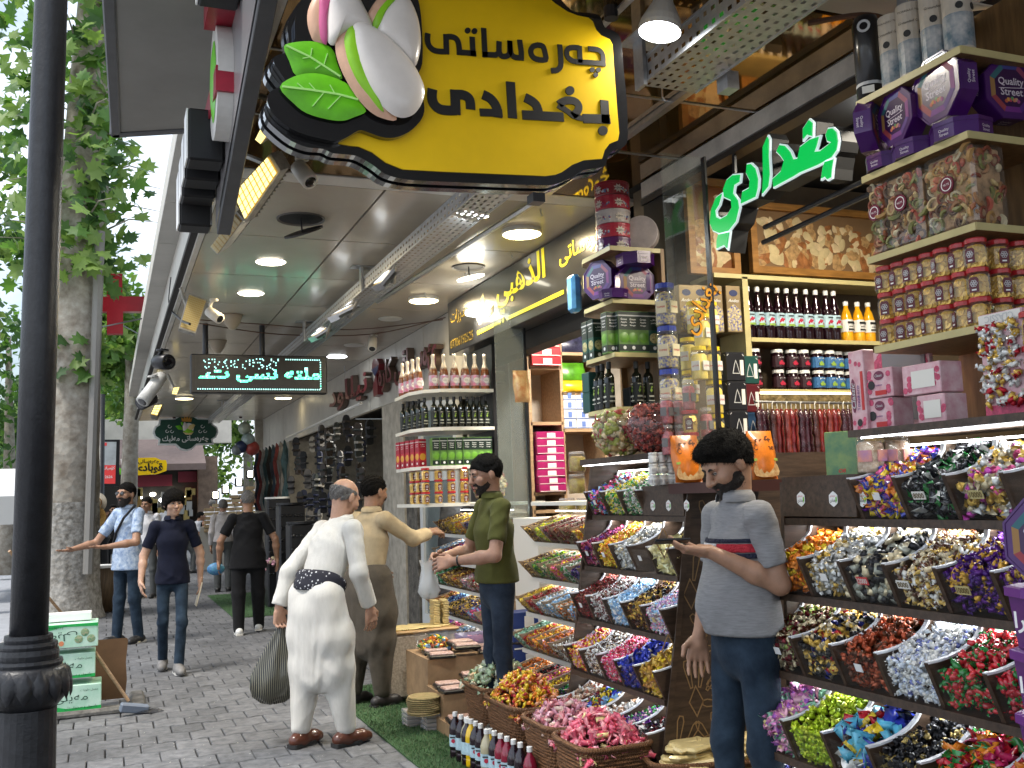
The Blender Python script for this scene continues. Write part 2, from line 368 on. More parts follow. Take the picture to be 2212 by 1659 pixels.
for a,b in zip([3.24,4.26,5.03],[4.26,5.03,5.9]):
 for x0,x1 in((.64,1.93),(1.93,2.64),(2.68,3.18)):ap('bronze_ceiling_panel',(x0+.006,a+.008,SOF),(x1-.006,b-.008,SOF+.02),M_brown)
 ap('joint_strip',(.64,b-.008,SOF-.006),(3.18,b+.008,SOF-.001),M_steel)
ap('ceiling_rail',(2.64,3.24,SOF-.03),(2.68,5.9,SOF+.01),M_steel)
ap('ceiling_rail',(1.915,3.24,SOF-.02),(1.945,4.4,SOF-.008),M_steel)
ap('near_ceiling',(.64,-3,SOF),(7,3.22,SOF+.05),mat('near_ceiling',(.34,.33,.31),.6,var=.06,scale=2))
ap('ceiling_backing',(.6,3.2,SOF+.021),(7,5.9,SOF+.06),M_dark)
for a,b in zip([-3,0.6,3.2,5.75,7.2,8.6,10,12,14,16,18,20,22],[.6,3.2,5.75,7.2,8.6,10,12,14,16,18,20,22,24.2]):
 ap('fascia_panel',(.60,a+.006,SOF-.01),(.64,b-.006,4.15),M_frz)
 ap('eave_panel',(.42,a+.006,4.15),(.66,b-.006,4.18),mat('eave_panel',(.40,.385,.35),.5,var=.1,scale=2))
 ap('upper_wall_panel',(.43,a+.006,4.18),(.6,b-.006,4.42),M_frz)
ap('upper_wall',(.40,-3,4.42),(6,6.7,9.5),M_white)
ap('upper_wall',(1.4,6.7,4.42),(6,24,6.5),M_white)
for a,b in zip([9.45,11.0,12.2,13.6,15.2,17,19,21,23],[11.0,12.2,13.6,15.2,17,19,21,23,24.2]):
 ap('frieze_panel',(WALLX-.03,a+.008,2.86),(WALLX+.03,b-.008,SOF-.005),M_frz)
ap('frieze_backing',(WALLX+.03,5.9,2.9),(WALLX+.2,24.2,SOF+.02),M_dark)
ap('pillar',(WALLX-.02,12.0,0),(WALLX+.5,13.0,2.86),M_plast)
ap('pillar',(WALLX-.02,20.4,0),(WALLX+.5,21.0,2.86),M_plast)
ap('back_wall',(6.6,-3,0),(6.8,24.2,SOF),mat('shop_back_wall',(.30,.27,.22),.8,var=.2,scale=3))
ap('shop_floor',(3.3,-3,-.02),(6.7,24.2,.06),mat('shop_floor',(.25,.23,.2),.4,var=.1))
ap('party_wall',(3.25,5.30,0),(6.6,5.75,SOF),mat('party_wall',(.12,.085,.05),.6,var=.2,scale=5))
ap('party_wall',(3.45,9.6,0),(6.6,9.8,SOF),mat('party_wall2',(.35,.31,.25),.7,var=.15))
ap('end_wall',(3.2,24.0,0),(6.6,24.2,SOF),M_plast)
ap('party_wall',(3.45,13.0,0),(6.6,13.2,SOF),M_plast)
M_wood=mat('walnut_veneer',(.055,.034,.022),.45,var=.45,scale=5,stretch=(1,9,9),bump=.1,bscale=30)
M_woodl=mat('timber_board',(.20,.115,.045),.5,var=.35,scale=4,stretch=(9,9,1),bump=.1,bscale=20)
M_edge=mat('pale_edge_band',(.50,.43,.20),.45,var=.1)
ap('timber_wall',(3.25,1.7,0),(3.3,2.35,SOF),M_woodl)
dr=MB()
for a,b in(((3.43,10.1,.1),(3.5,10.22,2.75)),((3.43,11.4,.1),(3.5,11.52,2.75)),((3.43,10.22,2.63),(3.5,11.4,2.75)),((3.43,10.22,1.82),(3.5,11.4,1.94)),((3.43,10.22,.1),(3.5,11.4,.3))):dr.box(a,b)
door=dr.build('door',mat('pvc_frame',(.62,.64,.64),.35),arc,world=True)
g=MB();g.box((3.46,10.22,.3),(3.47,11.4,1.82));g.box((3.46,10.22,1.94),(3.47,11.4,2.63));g.build('pane',mat('dim_glass',(.16,.19,.19),.08,var=.3,scale=2),door,world=True)
g=MB();g.tube([(3.40,10.30,1.0),(3.36,10.30,1.02),(3.36,10.30,1.25),(3.40,10.30,1.27)],.012);g.build('handle',M_steel,door,world=True)
ap('door_lintel',(WALLX,9.3,2.76),(WALLX+.3,11.9,2.86),mat('old_black',(.03,.028,.025),.8,var=.4))
ap('door_jamb',(WALLX+.0,11.53,0),(WALLX+.3,11.98,2.76),mat('broken_plaster',(.11,.10,.085),.9,var=.6,scale=9,bump=.8))
ap('step',(2.75,8.3,-.02),(3.5,12,.1),M_kerb)
ap('lintel_track',(3.17,2.3,3.49),(3.24,5.5,3.59),mat('aluminium_track',(.62,.6,.55),.4,metal=.3,var=.2,scale=6))
ap('lintel_track',(3.16,2.3,3.44),(3.25,5.5,3.475),M_blk)
ap('mullion',(3.18,5.25,1.8),(3.24,5.5,3.44),M_dark)
def emis(name,c,s):return mat(name,(.02,.02,.02),.5,emit=c,es=s)
E_warm=emis('lamp_warm',(1,.84,.48),5.5);E_white=emis('lamp_white',(.92,.97,1),9);E_soft=emis('lamp_soft',(1,.93,.74),5)
E_off=mat('lamp_unlit',(.62,.6,.55),.4)
M_lampring=mat('lamp_ring',(.72,.70,.64),.4)
def arealight(p,col,e,size,rot=(0,0,0),parent=None):
 l=bpy.data.objects.new('lamp_light',bpy.data.lights.new('lamp_light','AREA'));COL.objects.link(l)
 l.data.energy=e;l.data.color=col;l.data.size=size;l.data.shape='DISK';l.location=p;l.rotation_euler=rot
 if parent is not None:l.parent=parent
 return l
def roundlamp(p,r,drop,m,label,lit=None):
 t=thing('ceiling_lamp',label,'ceiling lamp',p,group='round lamps in the walkway ceiling')
 g=MB();g.lathe([(r,0),(r*1.02,-drop*.6),(r*.97,-drop)],28,cap=False);g.build('rim',M_lampring,t)
 g=MB();g.lathe([(r*.97,-drop),(r*.9,-drop-.006)],28);g.build('diffuser',m,t)
 if lit:arealight((0,0,-drop-.02),lit[0],lit[1],r*2,parent=t)
WARM=(1,.80,.48)
for u,v,r,dr_,m,lab,lit in[(585,565,.125,.004,E_soft,'flush round lamp in the ceiling, larger of the two beside the gutter edge',(WARM,7)),(542,633,.125,.004,E_soft,'flush round lamp in the ceiling, the smaller one nearer the green LED board',(WARM,7)),(1127,497,.15,.035,E_warm,'surface round lamp with yellow glow, above the black and yellow shop sign',(WARM,9)),(915,643,.15,.035,E_warm,'yellow round lamp on the ceiling left of the pistachio on the black sign',(WARM,9)),(728,770,.14,.004,E_white,'cool white round lamp right of the green LED board',None),(398,858,.16,.03,E_warm,'small yellow round lamp under the LED board, above the dark green sign',None),(612,857,.16,.03,E_warm,'small yellow round lamp far off, below the LED board corner',None),(430,843,.13,.02,E_warm,'far small round lamp beside the bullet cameras',None)]:
 roundlamp(PZ(u,v,SOF),r,dr_,m,lab,lit)
for u,v,lab in[(843,688,'unlit round lamp ring above the dark red letters'),(765,745,'unlit round lamp ring near the white security camera'),(500,868,'unlit ring in the far ceiling')]:
 roundlamp(PZ(u,v,SOF),.13,.006,E_off,lab)
def hatch(u,v,r,label,m,ang):
 p=PZ(u,v,SOF);t=thing('ceiling_hatch',label,'ceiling hatch',p)
 g=MB();g.lathe([(r,-.002),(r*1.1,-.012),(r*1.12,0)],28,cap=False);g.build('rim',mat('hatch_rim',(.10,.09,.08),.5),t)
 g=MB();g.lathe([(r,-.003),(r*.2,-.004)],28);g.build('opening',M_dark,t)
 Mx=Matrix.Translation((r*.1,-.1*r,-.10))@Euler(ang).to_matrix().to_4x4()
 g=MB();g.raw(*(lambda q:(q.v,q.f))(MB().lathe([(r*.93,-.006),(r*.93,.006)],24)),M=Mx);g.build('lid',m,t)
 g=MB();g.tube([(0,0,0),(r*.05,0,-.1)],.006);g.build('wire',M_blk,t)
hatch(650,472,.15,'open black hatch in the ceiling with its lid hanging',mat('hatch_lid',(.03,.027,.024),.5),(R(16),R(-22),0))
hatch(1012,576,.13,'dark hole in the ceiling with a lit lamp dangling out',E_soft,(R(14),R(-18),0))
def spot(u,v,z,r,label,m,tilt=(0,0),lit=None,shade=(.55,.52,.46)):
 p=PZ(u,v,z);t=thing('spot_lamp',label,'spot lamp',p)
 Mx=Euler((tilt[0],tilt[1],0)).to_matrix().to_4x4()
 q=MB().lathe([(r,0),(r*1.03,.02),(r*.95,.05),(r*.5,.13),(r*.4,.17)],22,cap=False);g=MB();g.raw(q.v,q.f,Mx);g.build('housing',mat('spot_housing',shade,.45),t)
 q=MB().lathe([(r*.99,.002),(r*.3,.0)],22);g=MB();g.raw(q.v,q.f,Mx);g.build('lens',m,t)
 g=MB();g.tube([(0,0,.15),(0,0,SOF-p.z)],.02);g.build('stem',M_steel,t)
 if lit:arealight((0,0,-.03),lit[0],lit[1],r*2,(tilt[0],tilt[1],0),parent=t)
spot(1021,464,3.42,.105,'white spot lamp glowing under the yellow sign, beside the cable tray',E_white,(R(8),R(6)),((.9,.96,1),22))
spot(1425,70,3.45,.085,'bright spot lamp half hidden behind the big cable tray',E_white,(R(0),R(10)),((1,.93,.8),5),shade=(.6,.5,.3))
for p,e,c in(((3.8,3.9,3.5),24,(1,.88,.68)),((3.6,2.9,3.5),26,(1,.9,.72)),((4.1,7.4,3.5),60,(1,.93,.8)),((3.2,8.6,3.3),16,(1,.9,.75)),((4.2,15,3.2),40,(1,.95,.85))):
 t=thing('shop_lamp','round lamp in the ceiling inside the '+{3.9:'first shop, over the strings of fruit',2.9:'first shop, behind the tall shelves',7.4:'second shop, over its boxes',8.6:'second shop, over the rounded bottle shelves',15:'shoe shop'}[p[1]],'ceiling lamp',p);g=MB();g.lathe([(.15,.03),(.15,0),(.02,-.003)],24);g.build('diffuser',E_white,t);arealight((0,0,-.02),c,e,.3,parent=t)
M_yel=mat('sign_yellow',(.86,.55,.004),.35,var=.07,scale=3)
M_ink=mat('sign_black',(.008,.008,.009),.5)
M_gloss=mat('gloss_black',(.010,.010,.011),.10,coat=1)
M_shell=mat('nut_shell',(.78,.72,.66),.28,var=.07,scale=7,coat=.4)
M_peach=mat('nut_shell_rim',(.70,.42,.28),.35,var=.15,scale=9)
M_kgreen=mat('kernel_green',(.26,.58,.02),.35,var=.12,scale=8);M_kpink=mat('kernel_pink',(.62,.12,.28),.35,var=.12,scale=8)
M_leafg=mat('sign_leaf_green',(.13,.50,.01),.4,var=.25,scale=5);M_vein=mat('leaf_vein',(.42,.80,.22),.45)
def offset_poly(p,d):
 n=len(p);A=sum(p[i][0]*p[(i+1)%n][1]-p[(i+1)%n][0]*p[i][1]for i in range(n));s=1 if A>0 else-1;out=[]
 for i in range(n):
  a,b,c=[Vector(q)for q in(p[i-1],p[i],p[(i+1)%n])]
  e1=(b-a).normalized();e2=(c-b).normalized();q=Vector((e1.y+e2.y,-e1.x-e2.x))
  if q.length<.1:q=Vector((e1.y,-e1.x))
  q.normalize();k=1/max(.5,q.dot(Vector((e1.y,-e1.x))));out.append(tuple(b+q*(d*s*k)))
 return out
def pillow(mb,poly,fr,d,h,rings=5,ctr=None):
 """outline inflated into a smooth relief"""
 o,r,u,n=[Vector(q)for q in fr];N=len(poly);cx,cy=ctr or(sum(p[0]for p in poly)/N,sum(p[1]for p in poly)/N);vs=[];fs=[]
 for k in range(rings+1):
  s=1-k/rings;z=d+h*math.sqrt(max(0,1-s*s))
  for p in poly:vs.append(o+r*(cx+(p[0]-cx)*s)+u*(cy+(p[1]-cy)*s)+n*z)
 for k in range(rings):
  for i in range(N):fs.append((k*N+i,k*N+(i+1)%N,(k+1)*N+(i+1)%N,(k+1)*N+i))
 mb.smooth=True;mb.add(vs,fs);mb.smooth=False
def crop(ox,oy,k,Y=None,X=None,o=None):
 """map points read off the picture (enlarged crop) to plane coordinates about origin o"""
 def f(pts):
  out=[]
  for x,y in pts:
   u,v=(ox+x*k)/SC,(oy+y*k)/SC
   if Y is not None:p=PY(u,v,Y);out.append((p.x-o[0],p.z-o[2]))
   else:p=PX(u,v,X);out.append((-(p.y-o[1]),p.z-o[2]))
  return out
 return f
SO=(1.2,3.4,3.25);sg=thing('hanging_sign','large yellow and black hanging sign with three pistachios and two leaves, over the pavement','sign',SO)
B=crop(960,0,1400/2212,Y=3.4,o=SO);A_=crop(1560,60,800/2212,Y=3.4,o=SO);F0=FRONT((0,0,0))
plate=[(1690,-95),(1770,-30),(1850,55),(1900,72),(1985,78),(2030,102),(2055,160),(2110,185),(2150,232),(2165,400),(2185,600),(2190,800),(2178,855),(2140,880),(2095,893),(2070,935),(2045,985),(1930,1005),(1850,1052),(1760,1088),(1690,1094),(1400,1085),(1000,1068),(860,1056),(760,1028),(690,978),(620,935),(560,915),(450,905),(395,880),(300,870),(200,830),(110,760),(55,700),(45,640),(65,590),(110,550),(150,525),(110,470),(75,420),(75,370),(110,330),(180,310),(190,240),(180,150),(215,60),(290,-30),(380,-95),(1000,-130)]
face=[(480,850),(540,862),(600,868),(680,902),(760,962),(860,1003),(1100,1016),(1500,1033),(1700,1042),(1760,1034),(1800,1018),(1860,975),(1930,948),(2035,940),(2050,890),(2080,850),(2128,832),(2136,790),(2120,600),(2105,400),(2096,265),(2080,235),(2030,212),(2000,180),(1980,130),(1955,108),(1890,95),(1830,72),(1760,25),(1690,-30),(1620,-85),(1000,-115),(560,-80),(560,400),(480,700)]
sp=lambda p,k=3:smooth_poly(p,k)
bp=B(plate)
g=MB();g.prism(sp(bp),F0,-.045,.0);g.build('front_board',M_gloss,sg)
g=MB();g.prism(sp(offset_poly(bp,.006)),F0,-.105,-.06);g.build('back_board',M_gloss,sg)
g=MB();g.prism(sp(offset_poly(bp,-.02)),F0,-.06,-.045);g.build('spacer',M_ink,sg)
g=MB();g.prism(B(face),F0,.0,.006);g.build('yellow_face',M_yel,sg)
back=[(470,850),(400,845),(230,800),(110,720),(62,650),(55,600),(75,560),(130,535),(170,520),(120,440),(90,390),(110,350),(190,325),(215,250),(215,140),(250,50),(310,-30),(420,-90),(560,-90),(620,-20),(700,-20),(760,-60),(900,-40),(945,60),(962,250),(960,400),(935,475),(965,600),(972,680),(945,740),(880,800),(800,832),(720,828),(640,800),(590,790),(520,830)]
g=MB();g.prism(sp(B(back)),F0,.004,.035);g.build('nut_backing',M_gloss,sg)
def nut(kern,mk,left,shell,d,nm='pistachio'):
 h=MB();pillow(h,sp(B(left)),F0,d,.02);nb=h.build(nm,M_peach,sg)
 h=MB();pillow(h,sp(B(kern)),F0,d+.012,.018);h.build('kernel',mk,nb)
 h=MB();pillow(h,sp(B(shell)),F0,d+.016,.035,7);h.build('shell',M_shell,nb)
nut([(425,0),(360,0),(345,80),(345,200),(370,280),(398,288),(400,150),(420,40)],M_kpink,[(380,-40),(330,0),(290,90),(288,170),(308,240),(330,272),(400,290),(440,100),(440,-30)],[(395,110),(405,40),(440,-30),(500,-65),(560,-20),(605,60),(640,130),(662,200),(610,205),(520,230),(450,280),(440,305),(405,290),(392,200)],.036)
nut([(825,8),(800,0),(750,30),(690,100),(665,165),(668,205),(695,212),(730,130),(780,60)],M_kgreen,[(800,-8),(740,-2),(690,30),(650,90),(633,130),(668,200),(720,200),(800,60)],[(800,30),(850,12),(890,50),(930,150),(945,260),(938,350),(910,428),(860,400),(780,320),(700,250),(690,212),(710,140),(750,75)],.036)
nut([(545,196),(518,212),(492,270),(490,330),(508,420),(565,540),(640,630),(720,705),(690,620),(620,500),(570,380),(550,270)],M_kgreen,[(515,203),(470,230),(450,265),(443,310),(452,380),(490,480),(560,600),(640,690),(715,732),(800,742),(760,640),(640,420),(560,240)],[(540,215),(560,184),(600,184),(650,205),(730,255),(805,325),(880,410),(932,500),(956,580),(942,650),(900,712),(850,737),(800,735),(740,700),(650,605),(590,500),(555,400),(536,300)],.058)
def sleaf(out,mid,veins,d):
 h=MB();pillow(h,sp(B(out)),F0,d,.010,4);lf=h.build('leaf',M_leafg,sg)
 h=MB();h.ribbon(B(mid),.007,F0,d+.006,d+.0125)
 for q in veins:h.ribbon(B(q),.0035,F0,d+.006,d+.0118)
 h.build('vein',M_vein,lf)
sleaf([(148,305),(200,280),(300,272),(390,290),(440,330),(460,400),(490,492),(420,478),(330,465),(222,475),(180,390)],[(160,305),(300,372),(475,485)],[[(300,372),(255,380)],[(370,410),(330,440)],[(380,415),(400,350)],[(300,372),(310,320)]],.04)
sleaf([(122,548),(200,487),(300,465),(400,478),(500,518),(560,570),(585,625),(625,687),(560,720),(490,743),(400,735),(280,700),(200,640)],[(135,550),(300,570),(460,595),(575,625)],[[(260,563),(220,530)],[(380,580),(310,665)],[(480,598),(400,680)],[(330,575),(290,530)],[(440,592),(410,540)]],.05)
let=MB()
def st(pts,w):let.ribbon(A_(smooth_poly(pts,3,closed=False)if len(pts)>3 else pts),w,F0,.004,.011)
kA=abs(A_([(100,0)])[0][0]-A_([(0,0)])[0][0])/100
w1,w2=55*kA,97*kA
for pts in([(100,190),(96,255),(112,315),(160,362),(225,376),(295,377)],[(287,226),(345,224),(392,245),(416,290),(425,360),(426,410)],[(1235,308),(1185,325),(1162,370),(1175,420),(1220,455),(1313,460),(1307,380),(1285,322),(1235,308)],[(1460,305),(1470,420),(1472,515),(1450,558),(1415,573),(1372,573)],[(1690,487),(1600,475),(1548,440),(1532,390),(1548,350),(1590,334),(1665,340)],[(1910,528),(1908,430),(1890,385),(1850,357),(1755,348)],[(835,272),(835,370),(850,410),(880,428),(920,420),(945,385),(945,266)],[(945,266),(953,370),(970,415),(1010,438),(1066,440)]):st(pts,w1)
for pts in([(287,200),(293,403)],[(400,382),(598,398)],[(567,425),(557,226)],[(676,135),(690,432)],[(665,408),(800,412),(845,385)],[(1065,467),(1064,380),(1047,256)],[(1663,320),(1672,495)],[(1620,482),(1935,501)]):let.ribbon(A_(pts),w1,F0,.004,.0112)
for pts in([(148,765),(142,840),(160,912),(218,968),(300,984),(395,984)],[(340,822),(450,822),(512,848),(537,895),(542,973)],[(668,820),(740,858),(790,915),(818,985),(822,1056)],[(1102,850),(1180,893),(1225,945),(1250,1040)],[(1450,922),(1505,888),(1570,880),(1630,900),(1657,945),(1640,1000),(1590,1040)],[(1440,930),(1540,992),(1610,1045),(1720,1070),(1800,1073)]):st(pts,w2 if pts[0][0]not in(1450,1440)else w2*(.84 if pts[0][0]==1450 else.62))
for pts in([(378,772),(390,1028)],[(637,1003),(868,1013)],[(952,690),(974,1064)],[(1075,1030),(1500,1053)],[(1700,1068),(1980,1075)],[(1920,880),(1933,1120)]):let.ribbon(A_(pts),w2 if pts[0][0]!=637 else w2*.8,F0,.004,.0113)
for x,y,r in((511,160,29),(581,166,29),(1795,565,26),(1860,568,26),(1832,618,25),(1565,780,46),(1905,1193,49)):let.prism(A_(circle(x,y,r)),F0,.004,.011)
let.build('lettering',M_ink,sg)
for x in(.1,.7):g=MB();g.cyl((x,.07,.3),(x,.07,.36),.03);g.build('hanger',M_blk,sg)
g=MB();q=PY(1165,432,3.42);g.cbox((q.x-SO[0],.05,q.z-SO[2]+.012),(.05,.06,.035));g.build('cable_box',M_blk,sg)
NO=(3.06,4.1,3.1);ns=thing('neon_sign','bright green illuminated Arabic letters on black boxes above the shop entrance','sign',NO)
N_=crop(2150,0,1250/2206,X=3.06,o=NO);S0=SIDE((0,0,0))
E_green=mat('green_neon',(.0,.12,.03),.4,emit=(.0,.60,.09),es=.40);E_rim=mat('neon_rim',(.7,.8,.8),.4,emit=(.75,.9,.92),es=.26)
for pl in([(970,1275),(950,1350),(925,1390),(930,1430),(960,1445),(1005,1420),(1035,1370),(1030,1320),(985,1300),(978,1250),(1000,1190),(1040,1155),(1090,1150),(1085,1200),(1050,1222),(1042,1275),(1075,1320),(1082,1370),(1060,1460),(1010,1525),(955,1540),(910,1520),(890,1470),(900,1380),(930,1305)],[(945,1545),(1018,1530),(1010,1590),(1003,1640),(985,1615),(935,1640),(935,1590)],[(1135,1085),(1160,1080),(1190,1110),(1208,1180),(1205,1240),(1190,1300),(1095,1345),(1105,1265),(1150,1240),(1155,1190),(1130,1140)],[(1270,900),(1280,920),(1278,1030),(1285,1150),(1275,1230),(1235,1280),(1242,1180),(1240,1000),(1240,970)],[(1350,955),(1385,960),(1420,1000),(1440,1050),(1470,1045),(1485,970),(1550,920),(1610,900),(1595,960),(1580,1000),(1620,995),(1690,940),(1665,930),(1655,890),(1670,850),(1700,845),(1725,870),(1735,930),(1725,990),(1690,1040),(1600,1090),(1480,1140),(1440,1165),(1310,1235),(1305,1180),(1360,1130),(1380,1060),(1360,1030),(1330,1000)],[(1545,790),(1568,810),(1565,900),(1530,890),(1505,920),(1505,850)],[(1650,1065),(1705,1050),(1695,1110),(1690,1170),(1665,1185),(1650,1165),(1625,1180),(1635,1110)]):
 q=N_(pl);g=MB();g.prism(offset_poly(q,-.002),S0,-.003,.006);lt_=g.build('letter',E_green,ns)
 g=MB();g.prism(offset_poly(q,.006),S0,-.012,.0);g.build('rim',E_rim,lt_)
 g=MB();g.prism(offset_poly(q,.011),S0,-.11,-.012);g.build('return',M_ink,lt_)
nf=MB()
for a,b in(((1100,1590),(2000,1165)),((1110,1490),(2000,1060)),((925,1250),(1900,690))):
 p,q=N_([a,b]);nf.tube([(.13,-p[0],p[1]),(.13,-q[0],q[1])],.013)
p,q=N_([(915,985),(930,1650)]);nf.tube([(.13,-p[0],p[1]),(.13,-q[0],q[1])],.014)
nf.build('carrier_frame',M_blk,ns)
LY=11.2;a,b,c=PY(412,765,LY),PY(706,765,LY),PY(412,850,LY);LW,LH=b.x-a.x,a.z-c.z;LO=((a.x+b.x)/2,LY,(a.z+c.z)/2+.005)
lb=thing('led_board','black LED message board with green running letters hung over the pavement','led sign',LO)
g=MB();g.rbox((0,.07,0),(LW,.14,LH),.01);g.build('housing',M_blk,lb)
for s in(-.46,.46):pass
for u in(445,568):g=MB();x=PY(u,730,LY).x-LO[0];g.cyl((x,.07,LH/2),(x,.07,SOF-LO[2]),.03);g.build('hanger',M_blk,lb)
E_led=mat('led_green',(0,.2,.1),.4,emit=(.10,.95,.50),es=2.0);E_led2=mat('led_bluegreen',(0,.2,.2),.4,emit=(.4,.9,.85),es=1.5);E_dim=mat('led_off',(.035,.035,.035),.5)
nx,ny=112,28;cw,ch=LW*.94/nx,LH*.88/ny;dots=set();vs,fs,tw,th=text('ملتە نسی تـ',.03)
T2=vs[:,:2].copy();k=nx*.95/tw;T2[:,0]=T2[:,0]*k+nx/2;T2[:,1]=T2[:,1]*k*.62+ny*.46
for f in fs:
 P=T2[list(f)];lo=P.min(0);hi=P.max(0)
 for i in range(int(lo[0]),int(hi[0])+2):
  for j in range(int(lo[1]),int(hi[1])+2):
   ok=None
   for m in range(len(P)):
    ax,ay=P[m];bx,by=P[(m+1)%len(P)];cr=(bx-ax)*(j-ay)-(by-ay)*(i-ax)
    if ok is None:ok=cr>0
    elif ok!=(cr>0):ok='x';break
   if ok!='x'and 0<=i<nx and 0<=j<ny:dots.add((i,j))
for i in range(2,nx-2,2):dots.add((i,1))
for i in range(nx-34,nx-2,2):dots.add((i,ny-2))
for j in range(2,ny-2,2):dots.add((nx-3,j));
for _ in range(70):dots.add((random.randrange(4,nx-40),random.randrange(18,27)))
l1=MB();l2=MB();l0=MB()
for i in range(nx):
 for j in range(ny):
  x,z=(i-nx/2+.5)*cw,(j-ny/2+.5)*ch;on=(i,j)in dots;s=.47 if on else.28
  (l0 if not on else(l2 if(j>17 or j<2 or random.random()<.15)else l1)).add([(x-cw*s,-.002-.002*on,z-ch*s),(x+cw*s,-.002-.002*on,z-ch*s),(x+cw*s,-.002-.002*on,z+ch*s),(x-cw*s,-.002-.002*on,z+ch*s)],[(0,1,2,3)])
for q,m in((l0,E_dim),(l1,E_led),(l2,E_led2)):q.build('led_dots',m,lb,kind='stuff')
KY=23.3;KO=tuple(PY(402,933,KY));ks=thing('crown_sign','dark green hanging sign with white rim, crown and pistachios','sign',KO);K_=crop(400,1300,700/1936,Y=KY,o=KO)
ko=[(540,730),(700,725),(760,690),(820,678),(880,690),(940,725),(1105,730),(1097,790),(1140,820),(1152,870),(1130,925),(1092,950),(1105,1000),(930,1005),(880,1050),(820,1068),(755,1050),(705,1005),(525,1005),(533,950),(490,920),(473,870),(495,815),(532,790)]
g=MB();g.prism(K_(ko),F0,-.12,0);g.build('rim_board',mat('sign_white',(.75,.77,.75),.4),ks)
g=MB();g.prism(offset_poly(K_(ko),-.035),F0,0,.008);g.build('green_face',mat('sign_dark_green',(.005,.055,.035),.35),ks)
g=MB();put_text(g,'چەرەساتی مەلیك',F0,w=abs(K_([(1050,0)])[0][0]-K_([(575,0)])[0][0]),h=abs(K_([(0,985)])[0][1]-K_([(0,905)])[0][1]),bold=.02,at=K_([(812,945)])[0],d=.012);g.build('lettering',mat('sign_white',(.75,.77,.75)),ks)
for sgn,cx in((1,645),(-1,985)):
 g=MB()
 for ox,oy,r in((0,-40,22),(-26,10,20),(24,12,20)):g.ribbon(K_([(cx+sgn*ox+r*math.cos(t*.55)*(1-t*.06),850+oy+r*math.sin(t*.55)*(1-t*.06))for t in range(10)]),.012,F0,.008,.013)
 g.build('scroll',mat('sign_white',(.75,.77,.75)),ks)
g=MB();g.prism(K_(circle(845,830,52)),F0,.008,.011);g.build('moon',mat('sign_white',(.75,.77,.75)),ks)
g=MB();g.prism(K_([(775,760),(768,720),(790,738),(800,705),(815,735),(830,700),(842,735),(858,710),(862,742),(880,722),(870,765)]),F0,.008,.014);g.build('crown',mat('sign_gold',(.55,.25,.03),.4),ks)
for p_,m in(([(705,808),(750,800),(785,830),(780,850),(735,845)],M_leafg),([(760,770),(785,765),(790,810),(770,800)],M_leafg),([(785,855),(780,800),(800,765),(830,790),(835,830),(810,860)],M_shell),([(830,840),(850,800),(890,785),(912,800),(890,840),(850,860)],mat('nut_cream',(.72,.58,.25),.4)),([(785,865),(830,830),(880,850),(895,870),(840,885)],M_kgreen),([(780,870),(840,885),(895,870),(870,900),(815,898)],mat('nut_cream',(.72,.58,.25),.4))):
 g=MB();pillow(g,K_(p_),F0,.012,.015,3);g.build('leaf'if m is M_leafg else'pistachio',m,ks)
for u in(376,520):g=MB();q=PY(u,900,KY);g.cyl((q.x-KO[0],-.06+.06,.3),(q.x-KO[0],0,SOF-KO[2]),.035);g.build('hanger',mat('maroon_pole',(.05,.012,.015),.5),ks)
BO=(3.2,7.8,3.32);bs=thing('shop_sign','long black fascia sign with yellow Arabic lettering, phone numbers and a pistachio','sign',BO)
g=MB();g.rbox((.1,0,0),(.2,3.56,.535),.006);g.build('board',mat('sign_anthracite',(.022,.022,.022),.28,coat=.5),bs)
M_ylet=mat('letter_yellow',(.85,.72,.03),.35,emit=(.9,.75,.02),es=.25);M_gold=mat('letter_gold',(.7,.5,.1),.2,metal=.7)
C6=crop(900,960,.5787,X=3.2,o=BO);C2=crop(1100,600,1200/2212,X=3.2,o=BO)
def stext(s,C,x0,y0,x1,y1,m,bold=.0,name='lettering',depth=.004,hpx=None,par=None,sk=0):
 a,b=C([(x0,y0),(x1,y1)]);g=MB();put_text(g,s,S0,w=abs(b[0]-a[0]),h=hpx,bold=bold,at=((a[0]+b[0])/2,(a[1]+b[1])/2),d=depth);g.build(name,m,par or bs)
stext('كـرزات',C6,1358,400,1470,345,M_gold,.01,hpx=.15);stext('07706192525',C6,1355,560,1503,510,M_gold,.01,hpx=.09)
stext('الذهبي',C2,1395,950,1730,740,M_ylet,.025,hpx=.37);stext('07501569',C2,1880,895,2090,790,mat('letter_pale',(.8,.76,.4),.4),.0,hpx=.10);stext('چەرەساتی',C2,1828,660,2190,500,M_ylet,.012,hpx=.17)
g=MB()
for a,b in(((1265,1190),(1415,1115)),((1465,1090),(1857,905))):g.ribbon(C2([a,b]),.032,S0,.001,.006)
for x,y in((1418,1113),(1440,1100)):g.prism(circle(*C2([(x,y)])[0],.026),S0,.001,.006)
g.build('underline',M_ylet,bs)
g=MB();pillow(g,C6([(1540,440),(1528,380),(1540,290),(1565,232),(1580,290),(1570,370),(1555,430)]),S0,.002,.012,3);pillow(g,C6([(1575,390),(1590,340),(1625,330),(1638,300),(1630,370),(1600,405)]),S0,.002,.012,3);g.build('pistachio',mat('nut_cream',(.72,.58,.25),.4),bs)
